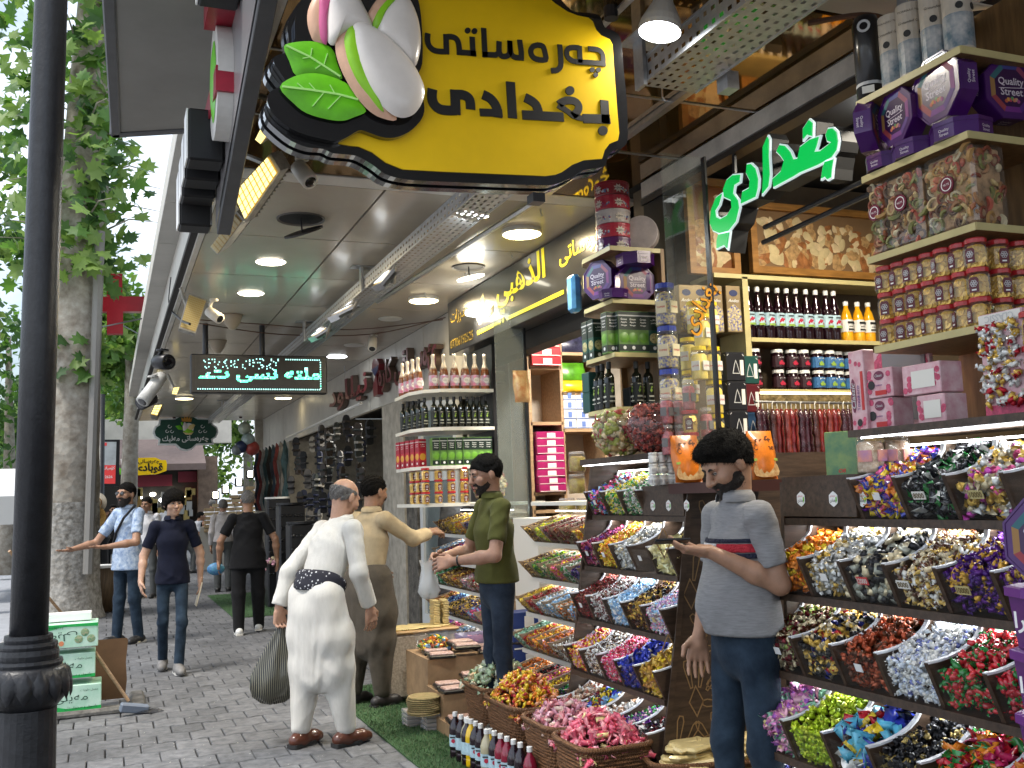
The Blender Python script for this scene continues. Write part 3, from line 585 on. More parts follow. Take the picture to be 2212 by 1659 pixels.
def wall_letters(s,C,a,b,h,label):
 p,q=C([a,b]);o=(WALLX-.03,(-(p[0]+q[0])/2)+BO[1],(p[1]+q[1])/2+BO[2]);t=thing('wall_lettering',label,'lettering',o)
 vs,fs,tw,th=text(s,.02);W_=abs(q[0]-p[0]);g1=MB();g2=MB()
 for mb,d,sc_ in((g1,-.09,1.0),(g2,-.012,.0)):pass
 V_=[(-.10,-v[0]*W_/tw,v[1]*h/th)for v in vs];g1.add(V_,fs);ed={}
 for f in fs:
  for i in range(len(f)):e=tuple(sorted((f[i],f[(i+1)%len(f)])));ed[e]=ed.get(e,0)+1
 n=len(V_);g2.v=[tuple(v)for v in V_]+[(-.015,v[1],v[2])for v in V_]
 for(i,j),c in ed.items():
  if c==1:g2.f.append((i,j,j+n,i+n));g2.mi.append(0);g2.c.append(None);g2.sm.append(False)
 g1.build('letter_face',mat('maroon_acrylic',(.16,.012,.02),.3),t);g2.build('letter_return',mat('rust_return',(.09,.06,.045),.5),t)
C6w=crop(900,960,.5787,X=WALLX-.03,o=BO)
wall_letters('ئەسواقی کارە',C6w,(935,800),(1320,590),.40,'dark red raised letters on the pale frieze, nearest the black sign')
wall_letters('نیلاود',C6w,(610,960),(860,780),.42,'smaller dark red raised letters farther along the pale frieze')
t=thing('tap_emblem','blue and red figure emblem between the dark red letter groups','emblem',(WALLX-.03,0,0));g=MB()
T0=crop(900,960,.5787,X=WALLX-.03,o=(0,0,0));g.prism(T0([(885,690),(895,660),(915,658),(930,690),(928,740),(912,760),(922,830),(920,890),(895,905),(890,840),(905,770),(885,730)]),S0,.0,.08);g.build('body',mat('maroon_acrylic'),t)
g=MB();g.prism(T0([(883,730),(925,700),(928,725),(905,770)]),S0,.08,.086);g.build('blue_patch',mat('blue_acrylic',(.02,.03,.12),.3),t)
aw=thing('awning_box','grey awning box with dark frame jutting over the street at top left','awning',(.3,5.6,4.0))
q=[PZ(232,-60,4.0),PZ(250,290,4.0),PZ(470,277,4.0),PZ(490,-60,4.0)]
g=MB();g.add(q+[p+Vector((0,0,.02))for p in q],[(0,1,2,3),(4,5,6,7)]);g.build('underside',M_gray,aw,world=True)
g=MB()
for i in range(4):
 a,b=q[i],q[(i+1)%4];M_=Matrix.Translation((a+b)/2)@(b-a).to_track_quat('X','Z').to_matrix().to_4x4();g.rbox((0,0,.07),((b-a).length+.06,.06,.17),.008,M_)
g.build('frame',mat('awning_frame',(.075,.075,.078),.4,var=.15),aw,world=True)
us=thing('street_sign_board','shop sign seen edge-on with raised letters and an oval pistachio plaque','sign',(.55,5,3.5))
e0,e1=PX(483,500,.56),PX(582,-20,.56);d_=(e1-e0)
g=MB();M_=Matrix.Translation((e0+e1)/2)@d_.to_track_quat('X','Z').to_matrix().to_4x4();g.rbox((0,0,0),(d_.length,.07,.045),.004,M_);g.build('bottom_bar',mat('awning_frame'),us,world=True)
g=MB();pts=[e0+Vector((-.04,0,.02)),e1+Vector((-.04,0,.02)),e1+Vector((-.04,0,.7)),e0+Vector((-.04,0,.55))];g.add(pts+[p+Vector((.02,0,0))for p in pts],[(0,1,2,3),(4,5,6,7)]);g.build('board',mat('sign_grey',(.19,.18,.18),.3),us,world=True)
oc=PX(478,150,.40);g=MB();g.lathe([(.28,0),(.28,.09)],36,(.45,4.75,3.62),(1,0,0),sy=.72,sx=1.0,x=(0,0,1));g.build('plaque',mat('plaque_white',(.62,.6,.56),.4,var=.1),us,world=True)
g=MB();g.box((.40,4.35,3.85),(.52,4.7,4.3));g.box((.44,4.55,3.5),(.52,5.1,3.62));g.build('red_letter',mat('red_acrylic',(.30,.012,.03),.3,var=.2),us,world=True)
g=MB();pillow(g,circle(-4.75,3.62,.12,16,.2),SIDE((0,0,0)),-.448,.012,3);g.build('pistachio',M_leafg,us,world=True)
for i,(y,z,h)in enumerate(((5.0,3.42,.26),(5.22,3.38,.24),(5.42,3.34,.22),(5.62,3.28,.30),(4.3,3.95,.3))):
 g=MB();g.rbox((.43,y,z),(.17,.16,h),.01);lo_=g.build('raised_letter',M_ink,us,world=True)
 g=MB();g.box((.338,y-.078,z-h/2+.005),(.345,y+.078,z+h/2-.005));g.build('letter_face',M_wht,lo_,world=True)
def tray(x0,x1,y0,y1,z,hgt,pitch,rows,label,slot=(.55,.35)):
 t=thing('cable_tray',label,'cable tray',(x0,y0,z));g=MB()
 def strip(o,U,Vv,n,m):
  for i in range(n):
   for j in range(m):
    c=Vector(o)+Vector(U)*(i+.5)+Vector(Vv)*(j+.5);Uh,Vh=Vector(U)/2,Vector(Vv)/2
    sl=(slot[0],slot[1])if(i+j*2)%3 else(slot[0]*.8,slot[1]*1.1)
    out=[c-Uh-Vh,c+Uh-Vh,c+Uh+Vh,c-Uh+Vh];a,b=Uh*sl[0],Vh*sl[1];inn=[c-a-b,c+a-b,c+a+b,c-a+b]
    g.add(out+inn,[(0,1,5,4),(1,2,6,5),(2,3,7,6),(3,0,4,7)])
 n=max(1,int((y1-y0)/pitch));pu=(0,(y1-y0)/n,0)
 strip((x0,y0,z),pu,((x1-x0)/rows,0,0),n,rows);strip((x0,y0,z),pu,(0,0,hgt/2),n,2);strip((x1,y0,z),pu,(0,0,hgt/2),n,2)
 g.build('perforated_channel',M_galv,t,world=True);g=MB()
 for x in(x0,x1):g.box((x-.006,y0,z+hgt),(x+.006,y1,z+hgt+.006));g.box((x-.004,y0,z-.004),(x+.004,y1,z+.004))
 g.build('lip',M_galv,t,world=True)
 return t
t1=tray(2.17,2.45,.8,3.72,3.40,.11,.055,6,'big perforated steel cable tray at the top, close to the camera',(.5,.32))
g=MB();g.box((2.15,3.66,3.38),(2.168,3.74,SOF));g.box((2.1,3.60,3.595),(2.3,3.78,3.6));g.build('hanger_plate',M_galv,t1,world=True)
g=MB();g.box((2.47,3.50,3.34),(2.53,3.58,3.42));g.build('clip',M_galv,t1,world=True)
t2=tray(2.0,2.22,4.6,22.5,3.40,.10,.075,5,'long perforated cable tray running along the walkway ceiling',(.5,.34))
for y in(8.2,10.9,13.5,16.5,19.5):
 g=MB();g.box((1.975,y,3.38),(1.995,y+.07,SOF));g.box((1.9,y-.02,SOF-.01),(2.1,y+.09,SOF-.002));g.build('hanger_plate',M_steel,t2,world=True)
rl=thing('ceiling_track','thin steel lighting track on the ceiling right of the cable tray','track',(2.45,6,SOF));g=MB();a,b=PZ(1155,437,3.57),PZ(815,652,3.57);g.tube([a,b],.022,6);g.build('rail',M_steel,rl,world=True)
def flood(quad,Ys,label,m,name='floodlight',grid=(4,9),arm=None,th=.06,bm=None):
 P=[PY(u,v,y)for(u,v),y in zip(quad,Ys)];c=sum(P,Vector())/4;t=thing(name,label,'floodlight',c)
 nrm=(P[1]-P[0]).cross(P[3]-P[0]).normalized()
 if nrm.dot(Vector(CAM)-c)<0:nrm=-nrm
 ex=[c+(p-c)*1.1 for p in P];g=MB();g.add([p-nrm*.004 for p in ex]+[p-nrm*th for p in ex],[(0,1,2,3),(7,6,5,4)]+[(i,i+4,(i+1)%4+4,(i+1)%4)for i in range(4)])
 nf_=14
 for i in range(nf_):
  s=(i+.5)/nf_;a,b=ex[0].lerp(ex[3],s),ex[1].lerp(ex[2],s);g.add([a-nrm*th,b-nrm*th,b-nrm*(th+.03),a-nrm*(th+.03)],[(0,1,2,3)])
 g.build('finned_housing',bm or mat('flood_housing',(.30,.285,.25),.5,metal=.3,var=.3,scale=20),t,world=True)
 g=MB();n1,n2=grid
 for i in range(n1):
  for j in range(n2):
   f=lambda a,b:P[0].lerp(P[1],a).lerp(P[3].lerp(P[2],a),b)
   a0,a1,b0,b1=(i+.06)/n1,(i+.94)/n1,(j+.12)/n2,(j+.88)/n2;g.add([q_+nrm*.006 for q_ in(f(a0,b0),f(a1,b0),f(a1,b1),f(a0,b1))],[(0,1,2,3)])
 g.build('led_tile',m,t,world=True,kind='stuff');g=MB();g.add([p-nrm*.003 for p in P],[(0,1,2),(0,2,3)]);g.build('reflector',mat('flood_reflector',(.45,.28,.06),.4),t,world=True)
 top=arm or c+Vector((-.1,.1,.25));g=MB();g.tube([c-nrm*th,c-nrm*(th+.1)+Vector((0,0,.05)),Vector(top)],.016);g.build('bracket',mat('flood_housing'),t,world=True)
E_fl=mat('flood_led',(.4,.3,.1),.4,emit=(1,.80,.28),es=1.15);E_fl0=mat('flood_led_off',(.48,.38,.17),.35);E_flw=mat('flood_white',(.5,.5,.5),.3,emit=(.9,.96,1),es=2)
flood([(580,338),(600,372),(530,474),(505,418)],(4.9,4.9,5.25,5.25),'large lit yellow LED floodlight beside the black pistachio sign',E_fl,arm=PZ(515,330,3.6))
flood([(508,462),(522,478),(470,548),(456,532)],(5.6,5.6,6.1,6.1),'grey finned back of the second floodlight, below the lit yellow one',E_fl0,th=.12)
flood([(568,270),(582,285),(565,310),(553,300)],(4.5,4.5,4.7,4.7),'narrow sliver of lit floodlight left of the black sign edge',E_fl)
z5=lambda x,y:((x*.5787)/SC,(960+y*.5787)/SC)
flood([z5(1222,245),z5(1330,285),z5(1262,482),z5(1165,450)],(9.3,9.3,9.2,9.2),'unlit yellowish floodlight with its frame folded down, by the gutter edge',E_fl0,grid=(10,16))
flood([z5(1120,845),z5(1160,840),z5(1140,890),z5(1110,885)],(15,)*4,'small lit yellow floodlight left of the LED board bottom',E_fl,grid=(2,4))
flood([z5(1000,960),z5(1048,955),z5(1015,1025),z5(975,1015)],(17.5,17.5,17.3,17.3),'small lit yellow floodlight above the dark green sign',E_fl,grid=(2,4))
c6=lambda x,y:((900+x*.5787)/SC,(960+y*.5787)/SC)
for i,(q,y)in enumerate((([(845,188),(900,165),(975,75),(935,100)],7.6),([(565,388),(620,362),(745,300),(700,318)],9.0),([(437,522),(475,505),(570,450),(535,460)],10.4))):
 flood([c6(*p)for p in q],(y-.0,y-.15,y-.25,y-.05),['slim white floodlight clamped under the cable tray, nearest the yellow sign','slim white floodlight under the cable tray, middle of three','slim white floodlight under the cable tray, nearest the LED board'][i],E_flw,grid=(1,1),th=.03,bm=M_steel,arm=PZ(*c6(q[2][0]+20,q[2][1]-40),3.42))
def camera_bullet(p,aim,r,L,label,body,mount=None):
 p=Vector(p);t=thing('security_camera',label,'security camera',p);d=Vector(aim).normalized()
 g=MB();g.smooth=True;g.lathe([(r*.5,-L*.5),(r*.95,-L*.42),(r,-L*.2),(r*1.02,L*.5),(r*.85,L*.52)],16,(0,0,0),d);g.build('body',body,t)
 g=MB();g.lathe([(r*.86,L*.515),(r*.4,L*.53)],16,(0,0,0),d);g.build('lens',M_gloss,t)
 m_=Vector(mount)-p if mount is not None else Vector((0,0,.15));g=MB();g.tube([-d*L*.3,-d*L*.3+m_*.5,m_],r*.3);g.lathe([(r*.8,0),(r*.8,.02)],14,m_-Vector((0,0,.02)));g.build('mount',body,t)
M_camw=mat('camera_white',(.66,.62,.54),.4,var=.1);M_camg=mat('camera_grey',(.5,.5,.5),.4)
pp=PY(656,375,5.4);camera_bullet(pp,(.35,-.6,-.75),.048,.16,'cream security camera under the bronze ceiling left of the yellow sign',M_camw,PY(652,338,5.4))
pp=PY(805,742,11.0);camera_bullet(pp,(-.2,-.5,-.7),.05,.17,'white security camera hanging from the ceiling near the dark red letters',M_camw,PZ(808,722,3.6))
pp=PY(462,680,9.6);camera_bullet(pp,(.5,-.6,-.5),.05,.18,'security camera behind the folded floodlight',M_camw)
pp=PY(351,782,12.5);camera_bullet(pp,(.4,-.8,-.1),.09,.28,'camera wrapped in clear plastic on the building edge, topmost of three',M_blk)
pp=PY(330,838,13);camera_bullet(pp,(-.4,-.4,-.6),.08,.5,'long camera wrapped in a plastic bag on the building edge',mat('plastic_bag_grey',(.55,.54,.5),.3,var=.3))
pp=PY(318,865,13.5);camera_bullet(pp,(-.5,-.5,-.3),.085,.25,'bagged black camera lowest on the building edge',M_blk)
jb=PZ(2062,60,3.30);t=thing('security_camera','white bullet camera on a grey junction box at the top right','security camera',jb)
g=MB();g.rbox((.0,.1,.21),(.19,.17,.16),.008);g.build('junction_box',mat('junction_box',(.30,.30,.30),.5,var=.1),t)
g=MB()
for x,z in((-.05,.2),(.03,.23)):g.lathe([(.022,0),(.022,.004),(.016,.005)],16,(x,.013,z),(0,-1,0))
g.build('knockout',mat('junction_box'),t)
d=Vector((.45,-.8,-.35)).normalized();g=MB();g.smooth=True;g.lathe([(.03,-.16),(.052,-.14),(.055,.02),(.06,.08)],16,(.0,.05,.02),d);g.build('body',M_camw,t)
g=MB();g.lathe([(.056,.082),(.02,.085)],18,(.0,.05,.02),d);g.build('lens',M_gloss,t)
g=MB();g.lathe([(.045,0),(.045,.02)],18,(-.06,.12,.11));g.tube([(-.06,.12,.11),(-.05,.12,.06),(-.02,.1,.03)],.02,8);g.build('mount',M_camw,t)
g=MB();g.add([(-.06,.02,.085),(.065,.02,.085),(.12,-.09,.06),(-.0,-.09,.06),(-.06,.02,.079),(.065,.02,.079),(.12,-.09,.052),(-.0,-.09,.052)],[(0,1,2,3),(7,6,5,4),(2,6,7,3),(1,5,6,2),(0,4,5,1),(0,3,7,4)]);g.build('visor',M_camw,t)
for u,v,r,lab in((1500*.5787/SC,(960+375*.5787)/SC,.10,'beige cone loudspeaker on the ceiling by the folded floodlight'),(1405*.5787/SC,(960+540*.5787)/SC,.10,'beige cone loudspeaker above the LED board')):
 p=PZ(u,v,SOF);t=thing('loudspeaker',lab,'loudspeaker',(p.x,p.y,SOF));g=MB();g.smooth=True;g.lathe([(r*1.1,0),(r*1.05,-.02),(r*.8,-.09),(r*.35,-.15),(.01,-.16)],20);g.build('cone',mat('beige_plastic',(.36,.30,.22),.5),t)
hk=MB()
def hook_pts(p,s):return[p,p+Vector((0,0,-s*.8)),p+Vector((s*.25,0,-s*1.1)),p+Vector((0,0,-s*1.35)),p+Vector((-s*.28,0,-s*1.1))]
h0=None
for i,(u,v,s)in enumerate(((988,470,.07),(1168,452,.04),(1108,505,.04),(1105,545,.04),(1006,590,.04),(1062,598,.10),(918,633,.05),(744,790,.09),(708,848,.09),(1430,186,.07))):
 p=PZ(u,v,SOF-.002);g=MB();g.tube(hook_pts(p,s),.005);g.build('ceiling_hook',M_steel,label='small steel hook in the ceiling '+('just under the middle of the yellow sign','nearest the corner tins, upper','by the yellow lamp, nearer one','left of the corner tins, second','beside the dangling lamp','curling down at the black sign top edge','right of the far yellow lamp','right of the cool white lamp','farthest, over the red letters','over the top right cable')[i],cat='hook',group='steel hooks in the walkway ceiling')
def cable(pts,r,label,m=None):
 c=sum((Vector(p)for p in pts),Vector())/len(pts);g=MB();g.tube(smooth_poly([tuple(p)for p in pts],5,False),r,5);g.build('cable',m or M_blk,label=label,cat='cable')
cable([PZ(420,690,3.55),PZ(560,700,3.56),PZ(760,712,3.56),PZ(960,690,3.55)],.006,'twisted brown cable strung across the ceiling to the black sign',mat('brown_cable',(.10,.05,.03),.6))
cable([PZ(420,697,3.5),PZ(600,722,3.5),PZ(800,722,3.5),PZ(962,686,3.52)],.006,'second twisted cable strung across the ceiling',mat('brown_cable'))
cable([PX(370,600,.6),PX(366,660,.6),PX(390,690,.6),PX(410,700,.62)],.012,'black cable looping down the building edge',M_blk)
cable([PZ(1745,50,3.5),PZ(1860,32,3.5),PZ(1930,45,3.5),PZ(2010,62,3.48)],.012,'brown cable looped over a ceiling hook beside the junction box',mat('brown_cable'))
cable([PY(250,695,22),PY(335,740,20)],.01,'thin wire across the sky');cable([PY(60,740,26),PY(345,680,14)],.012,'overhead wire behind the plane tree')
M_foil=mat('foil_wrapper',attr='Col',rough=.33,metal=.32,var=.25,scale=60)
M_wrap=mat('plastic_wrapper',attr='Col',rough=.25,coat=.6,var=.2,scale=50)
M_clear=mat('twist_wrapper',attr='Col',rough=.35,coat=.5,var=.25,scale=50)
def _tri(fs):
 out=[]
 for f in fs:out+=[(f[0],f[i],f[i+1])for i in range(1,len(f)-1)]
 return out
def candy_base(kind):
 """(verts, tris, end flag per tri)"""
 if kind=='twist':
  v=[];
  for x,r in((-.52,.14),(-.36,.40),(.36,.40),(.52,.14)):
   for k in range(5):a=PI/4+k*PI*.4;v.append((x,r*math.cos(a),r*math.sin(a)*.8))
  f=[(j*5+k,j*5+(k+1)%5,j*5+5+(k+1)%5,j*5+5+k)for j in range(3)for k in range(5)];t=_tri(f);e=[0]*len(t)
  for s in(-1,1):
   b=len(v);v+=[(s*.46,0,0),(s*.86,-.34,.12),(s*.84,-.12,-.10),(s*.88,.13,.12),(s*.84,.34,-.08)]
   t+=[(b,b+1,b+2),(b,b+2,b+3),(b,b+3,b+4)];e+=[1]*3
  return np.array(v),t,e
 if kind=='ball':
  v=[]
  for z,r,o in((-.5,0,0),(-.28,.42,0),(.1,.52,.5),(.42,.3,0),(.55,0,0)):
   v+=[(r*math.cos((k+o)*2*PI/5),r*math.sin((k+o)*2*PI/5),z)for k in range(5)]if r else[(0,0,z)]
  f=[(0,1+k,1+(k+1)%5)for k in range(5)]+[(1+k,1+(k+1)%5,6+(k+1)%5,6+k)for k in range(5)]+[(6+k,6+(k+1)%5,11+(k+1)%5,11+k)for k in range(5)]+[(11+k,11+(k+1)%5,16)for k in range(5)]
  t=_tri(f);b=len(v);v+=[(-.15,0,.5),(.35,.3,.85),(.3,-.35,.8),(-.4,.1,.9)];t+=[(b,b+1,b+2),(b,b+2,b+3),(b,b+3,b+1)]
  return np.array(v),t,[0]*(len(t)-3)+[1]*3
 if kind=='flat':
  v=[]
  for x,hz,w_ in((-1,.0,.62),(-.78,.03,.55),(0,.26,.6),(.78,.03,.55),(1,0,.62)):
   v+=[(x,-w_,0),(x,0,hz+.02),(x,w_,0),(x,0,-hz-.02)]
  f=[(j*4+k,j*4+(k+1)%4,j*4+4+(k+1)%4,j*4+4+k)for j in range(4)for k in range(4)];t=_tri(f);return np.array(v),t,[1]*8+[0]*16+[1]*8
 if kind=='cube':
  v=[(x*.5,y*.42,z*.3)for x in(-1,1)for y in(-1,1)for z in(-1,1)]+[(0,0,.42)]
  f=[(0,1,3,2),(4,6,7,5),(0,4,5,1),(2,3,7,6),(0,2,6,4),(1,5,8),(5,7,8),(7,3,8),(3,1,8)];t=_tri(f);return np.array(v),t,[0]*len(t)
CB={k:candy_base(k)for k in('twist','ball','flat','cube')}
def candies(name,pos,size,kind,pal,m,label,origin,crush=.055,cat='sweets',flatten=None,group=None,parent=None):
 """one heap: many wrapped sweets at pos (N,3), palette [(body, ends, weight)]"""
 V,T,E=CB[kind];N=len(pos);V=V*size;K=len(V);T=np.array(T);E=np.array(E)
 q=NR.normal(size=(N,4));
 if flatten:q[:,1:3]*=flatten
 q/=np.linalg.norm(q,axis=1,keepdims=True);w_,x,y,z=q.T
 Rm=np.stack([1-2*(y*y+z*z),2*(x*y-z*w_),2*(x*z+y*w_),2*(x*y+z*w_),1-2*(x*x+z*z),2*(y*z-x*w_),2*(x*z-y*w_),2*(y*z+x*w_),1-2*(x*x+y*y)],1).reshape(N,3,3)
 W=np.einsum('nij,kj->nki',Rm,V)*NR.uniform(.82,1.18,(N,1,1))+NR.normal(size=(N,K,3))*size*crush+(np.array(pos)-np.array(origin))[:,None,:]
 F=(T[None]+(np.arange(N)*K)[:,None,None]).reshape(-1,3)
 wt=np.array([p[2]for p in pal],float);ci=NR.choice(len(pal),N,p=wt/wt.sum())
 body=np.array([p[0]for p in pal])[ci];end=np.array([p[1]or p[0]for p in pal])[ci];j=NR.uniform(.9,1.45,(N,1));body,end=np.clip(body*j,0,1),np.clip(end*j,0,1)
 C=np.where(E[None,:,None]==1,end[:,None],body[:,None]).reshape(-1,3)
 me=bpy.data.meshes.new(name);me.vertices.add(N*K);me.vertices.foreach_set('co',W.ravel());nf=len(F)
 me.loops.add(nf*3);me.loops.foreach_set('vertex_index',F.ravel().astype(np.int32));me.polygons.add(nf);me.polygons.foreach_set('loop_start',np.arange(0,nf*3,3,dtype=np.int32))
 ca=me.color_attributes.new('Col','FLOAT_COLOR','CORNER');ca.data.foreach_set('color',np.concatenate([np.repeat(C,3,0),np.ones((nf*3,1))],1).ravel())
 me.materials.append(m);me.update();me.validate()
 o=link(name,me,parent,label=label,cat=cat if parent is None else None,group=group,kind='stuff');o.location=origin
 return o
GOLD,SILV,BLK,WHT,RED,GRN,NAVY,ORG=(.62,.40,.08),(.62,.62,.60),(.015,.015,.018),(.75,.74,.70),(.42,.012,.025),(.02,.20,.04),(.02,.025,.16),(.72,.22,.02)
PINK,LBLU,LIME,PURP,BRN,CRM,DRED,YEL=(.75,.12,.30),(.25,.48,.75),(.42,.58,.02),(.10,.015,.20),(.10,.035,.015),(.66,.56,.36),(.16,.012,.018),(.78,.56,.03)
MINT,ROYAL,PALE,LPNK,COPP=(.22,.45,.32),(.03,.05,.42),(.74,.66,.30),(.75,.40,.50),(.30,.07,.03)
def pl(*a):return[(a[i],None,a[i+1])for i in range(0,len(a),2)]
M_glassf=glass('clear_acrylic',(.97,.985,.975),.012,.05,1.2)
M_trim=mat('white_edge_trim',(.62,.64,.68),.35)
M_tag=mat('price_tag',(.72,.70,.64),.5);M_tagr=mat('price_tag_red',(.55,.06,.06),.5)
E_strip=mat('led_strip',(.8,.8,.8),.4,emit=(.93,.97,1),es=12)
M_woodpale=mat('ash_veneer',(.27,.19,.12),.5,var=.3,scale=5,stretch=(9,1,9))
def rack(name,label,y0,y1,rows,nb,depth=.36,glass_h=.125,out=.05,style='curved',wood=None,side=True,skip=(),strip_rows=None,span0=None):
 """rows: [(front x, shelf z, opening height)], bins numbered from the far end"""
 wood=wood or M_wood;t=thing(name,label,'display rack',(rows[0][0],(y0+y1)/2,0));bins={}
 for k,(x,z,h)in enumerate(rows):
  g=MB();g.box((x-.012,y0,z-.028),(x+depth,y1,z));g.build('shelf_board',wood,t,world=True)
  ya,yb=span0 if span0 and k==0 else(y0,y1);g=MB();g.box((x+depth-.02,ya,z),(x+depth,yb,z+h-.028));g.build('back_panel',wood,t,world=True)
  if strip_rows is None or k in strip_rows:
   g=MB();g.box((x+.17,ya+.02,z+h-.034),(x+.20,yb-.02,z+h-.0285));g.build('light_strip',E_strip,t,world=True)
  bw=(y1-y0)/nb
  for i in range(nb+1):
   y=y1-i*bw;ins=.009 if i==0 else(-.009 if i==nb else 0);y-=ins
   if((k,i)in skip or i==nb)and((k,i-1)in skip or i==0):continue
   if style=='curved':
    arc_=[(x-out-.012+(.235)*math.sin(a)**1.15,z+glass_h+.015+(h-.035-glass_h-.015)*(1-math.cos(a)))for a in[j*PI/2/7 for j in range(8)]]
    poly=[(x-.004,z+.001),(x-out-.014,z+glass_h+.012)]+arc_+[(x+depth-.022,z+h-.03),(x+depth-.022,z+.001)]
   else:poly=[(x-.004,z+.001),(x-out-.014,z+glass_h+.02),(x-out+.03,z+glass_h+.02),(x+.19,z+.19),(x+depth-.022,z+.19),(x+depth-.022,z+.001)]
   g=MB();g.prism(poly,((0,y,0),(1,0,0),(0,0,1),(0,-1,0)),-.008,.008);d=g.build('divider',wood,t,world=True)
   if style=='curved':
    g=MB();g.ribbon(arc_,.007,((0,y,0),(1,0,0),(0,0,1),(0,-1,0)),-.0085,.0085);g.build('edge_trim',M_trim,d,world=True)
  for i in range(nb):
   if(k,i)in skip:continue
   ya,yb=y1-(i+1)*bw+.010,y1-i*bw-.010
   g=MB();P=[(x-.002,ya,z+.002),(x-.002,yb,z+.002),(x-out,yb,z+glass_h),(x-out,ya,z+glass_h)];g.add(P,[(0,1,2,3)]);g.build('front_glass',M_glassf,t,world=True)
   bins[k,i]=(x,z,h,ya,yb,out,glass_h,depth)
 return t,bins
def fill(b,pal,kind,size,m,label,lvl=1.0,tilt=1.0,dens=1.0,parent=None,flatten=None,crush=.055):
 x,z,h,ya,yb,out,gh,dp=b;w_=yb-ya;ys=lambda n:NR.uniform(ya+size*.35,yb-size*.35,n);pos=[]
 L=dp*.74;n=int(w_*L/(size*size*.55)*dens);v=NR.uniform(0,1,n);top=z+gh*.95*lvl+(h*.42*tilt)*v**1.0+NR.normal(size=n)*size*.25
 lim=x-out*.86+size*.45;pos.append(np.stack([lim+v*L,ys(n),np.minimum(top,z+h-.05)],1))
 n2=int(w_*gh*lvl/(size*size*.5)*dens);u=NR.uniform(.06,.95*lvl,n2);pos.append(np.stack([x-out*u+size*.55+NR.uniform(0,size*.4,n2),ys(n2),z+size*.35+(gh-size*.3)*u],1))
 n3=n//2;v3=NR.uniform(0,1,n3);pos.append(np.stack([lim+size+v3*L*.9,ys(n3),z+gh*.55*lvl+h*.30*tilt*v3],1))
 return candies('candy_heap',np.concatenate(pos),size,kind,pal,m,label,(x+.1,(ya+yb)/2,z),flatten=flatten,crush=crush)
def tagged(t,b,s,col=M_tag,ink=None,f=.5,w_=.055):
 """price tag on a bin front"""
 x,z,h,ya,yb,out,gh,dp=b;y=ya+(yb-ya)*f;n=Vector((-gh,0,-out)).normalized();u=Vector((-out,0,gh)).normalized();o=Vector((x-out*.62-.007,y,z+gh*.62))
 g=MB();g.prism([(-w_/2,-.014),(w_/2,-.014),(w_/2,.014),(-w_/2,.014)],(o,(0,-1,0),u,n),0,.002);p=g.build('price_tag',col,t,world=True)
 if s:g=MB();put_text(g,s,(o,(0,-1,0),u,n),w=w_*.86,h=.019,bold=.02,d=.003);g.build('digits',ink or mat('tag_ink',(.12,.08,.02),.5),p,world=True)
RB=[(2.53,1.493,.29),(2.46,1.205,.29),(2.40,.92,.285),(2.34,.63,.29),(2.28,.335,.29)]
rB,bB=rack('candy_rack','big walnut candy rack nearest the camera at the right, with purple boxes at its end',2.02,3.36,RB,6,glass_h=.13,skip=((0,0),(0,1)),span0=(2.02,2.91))
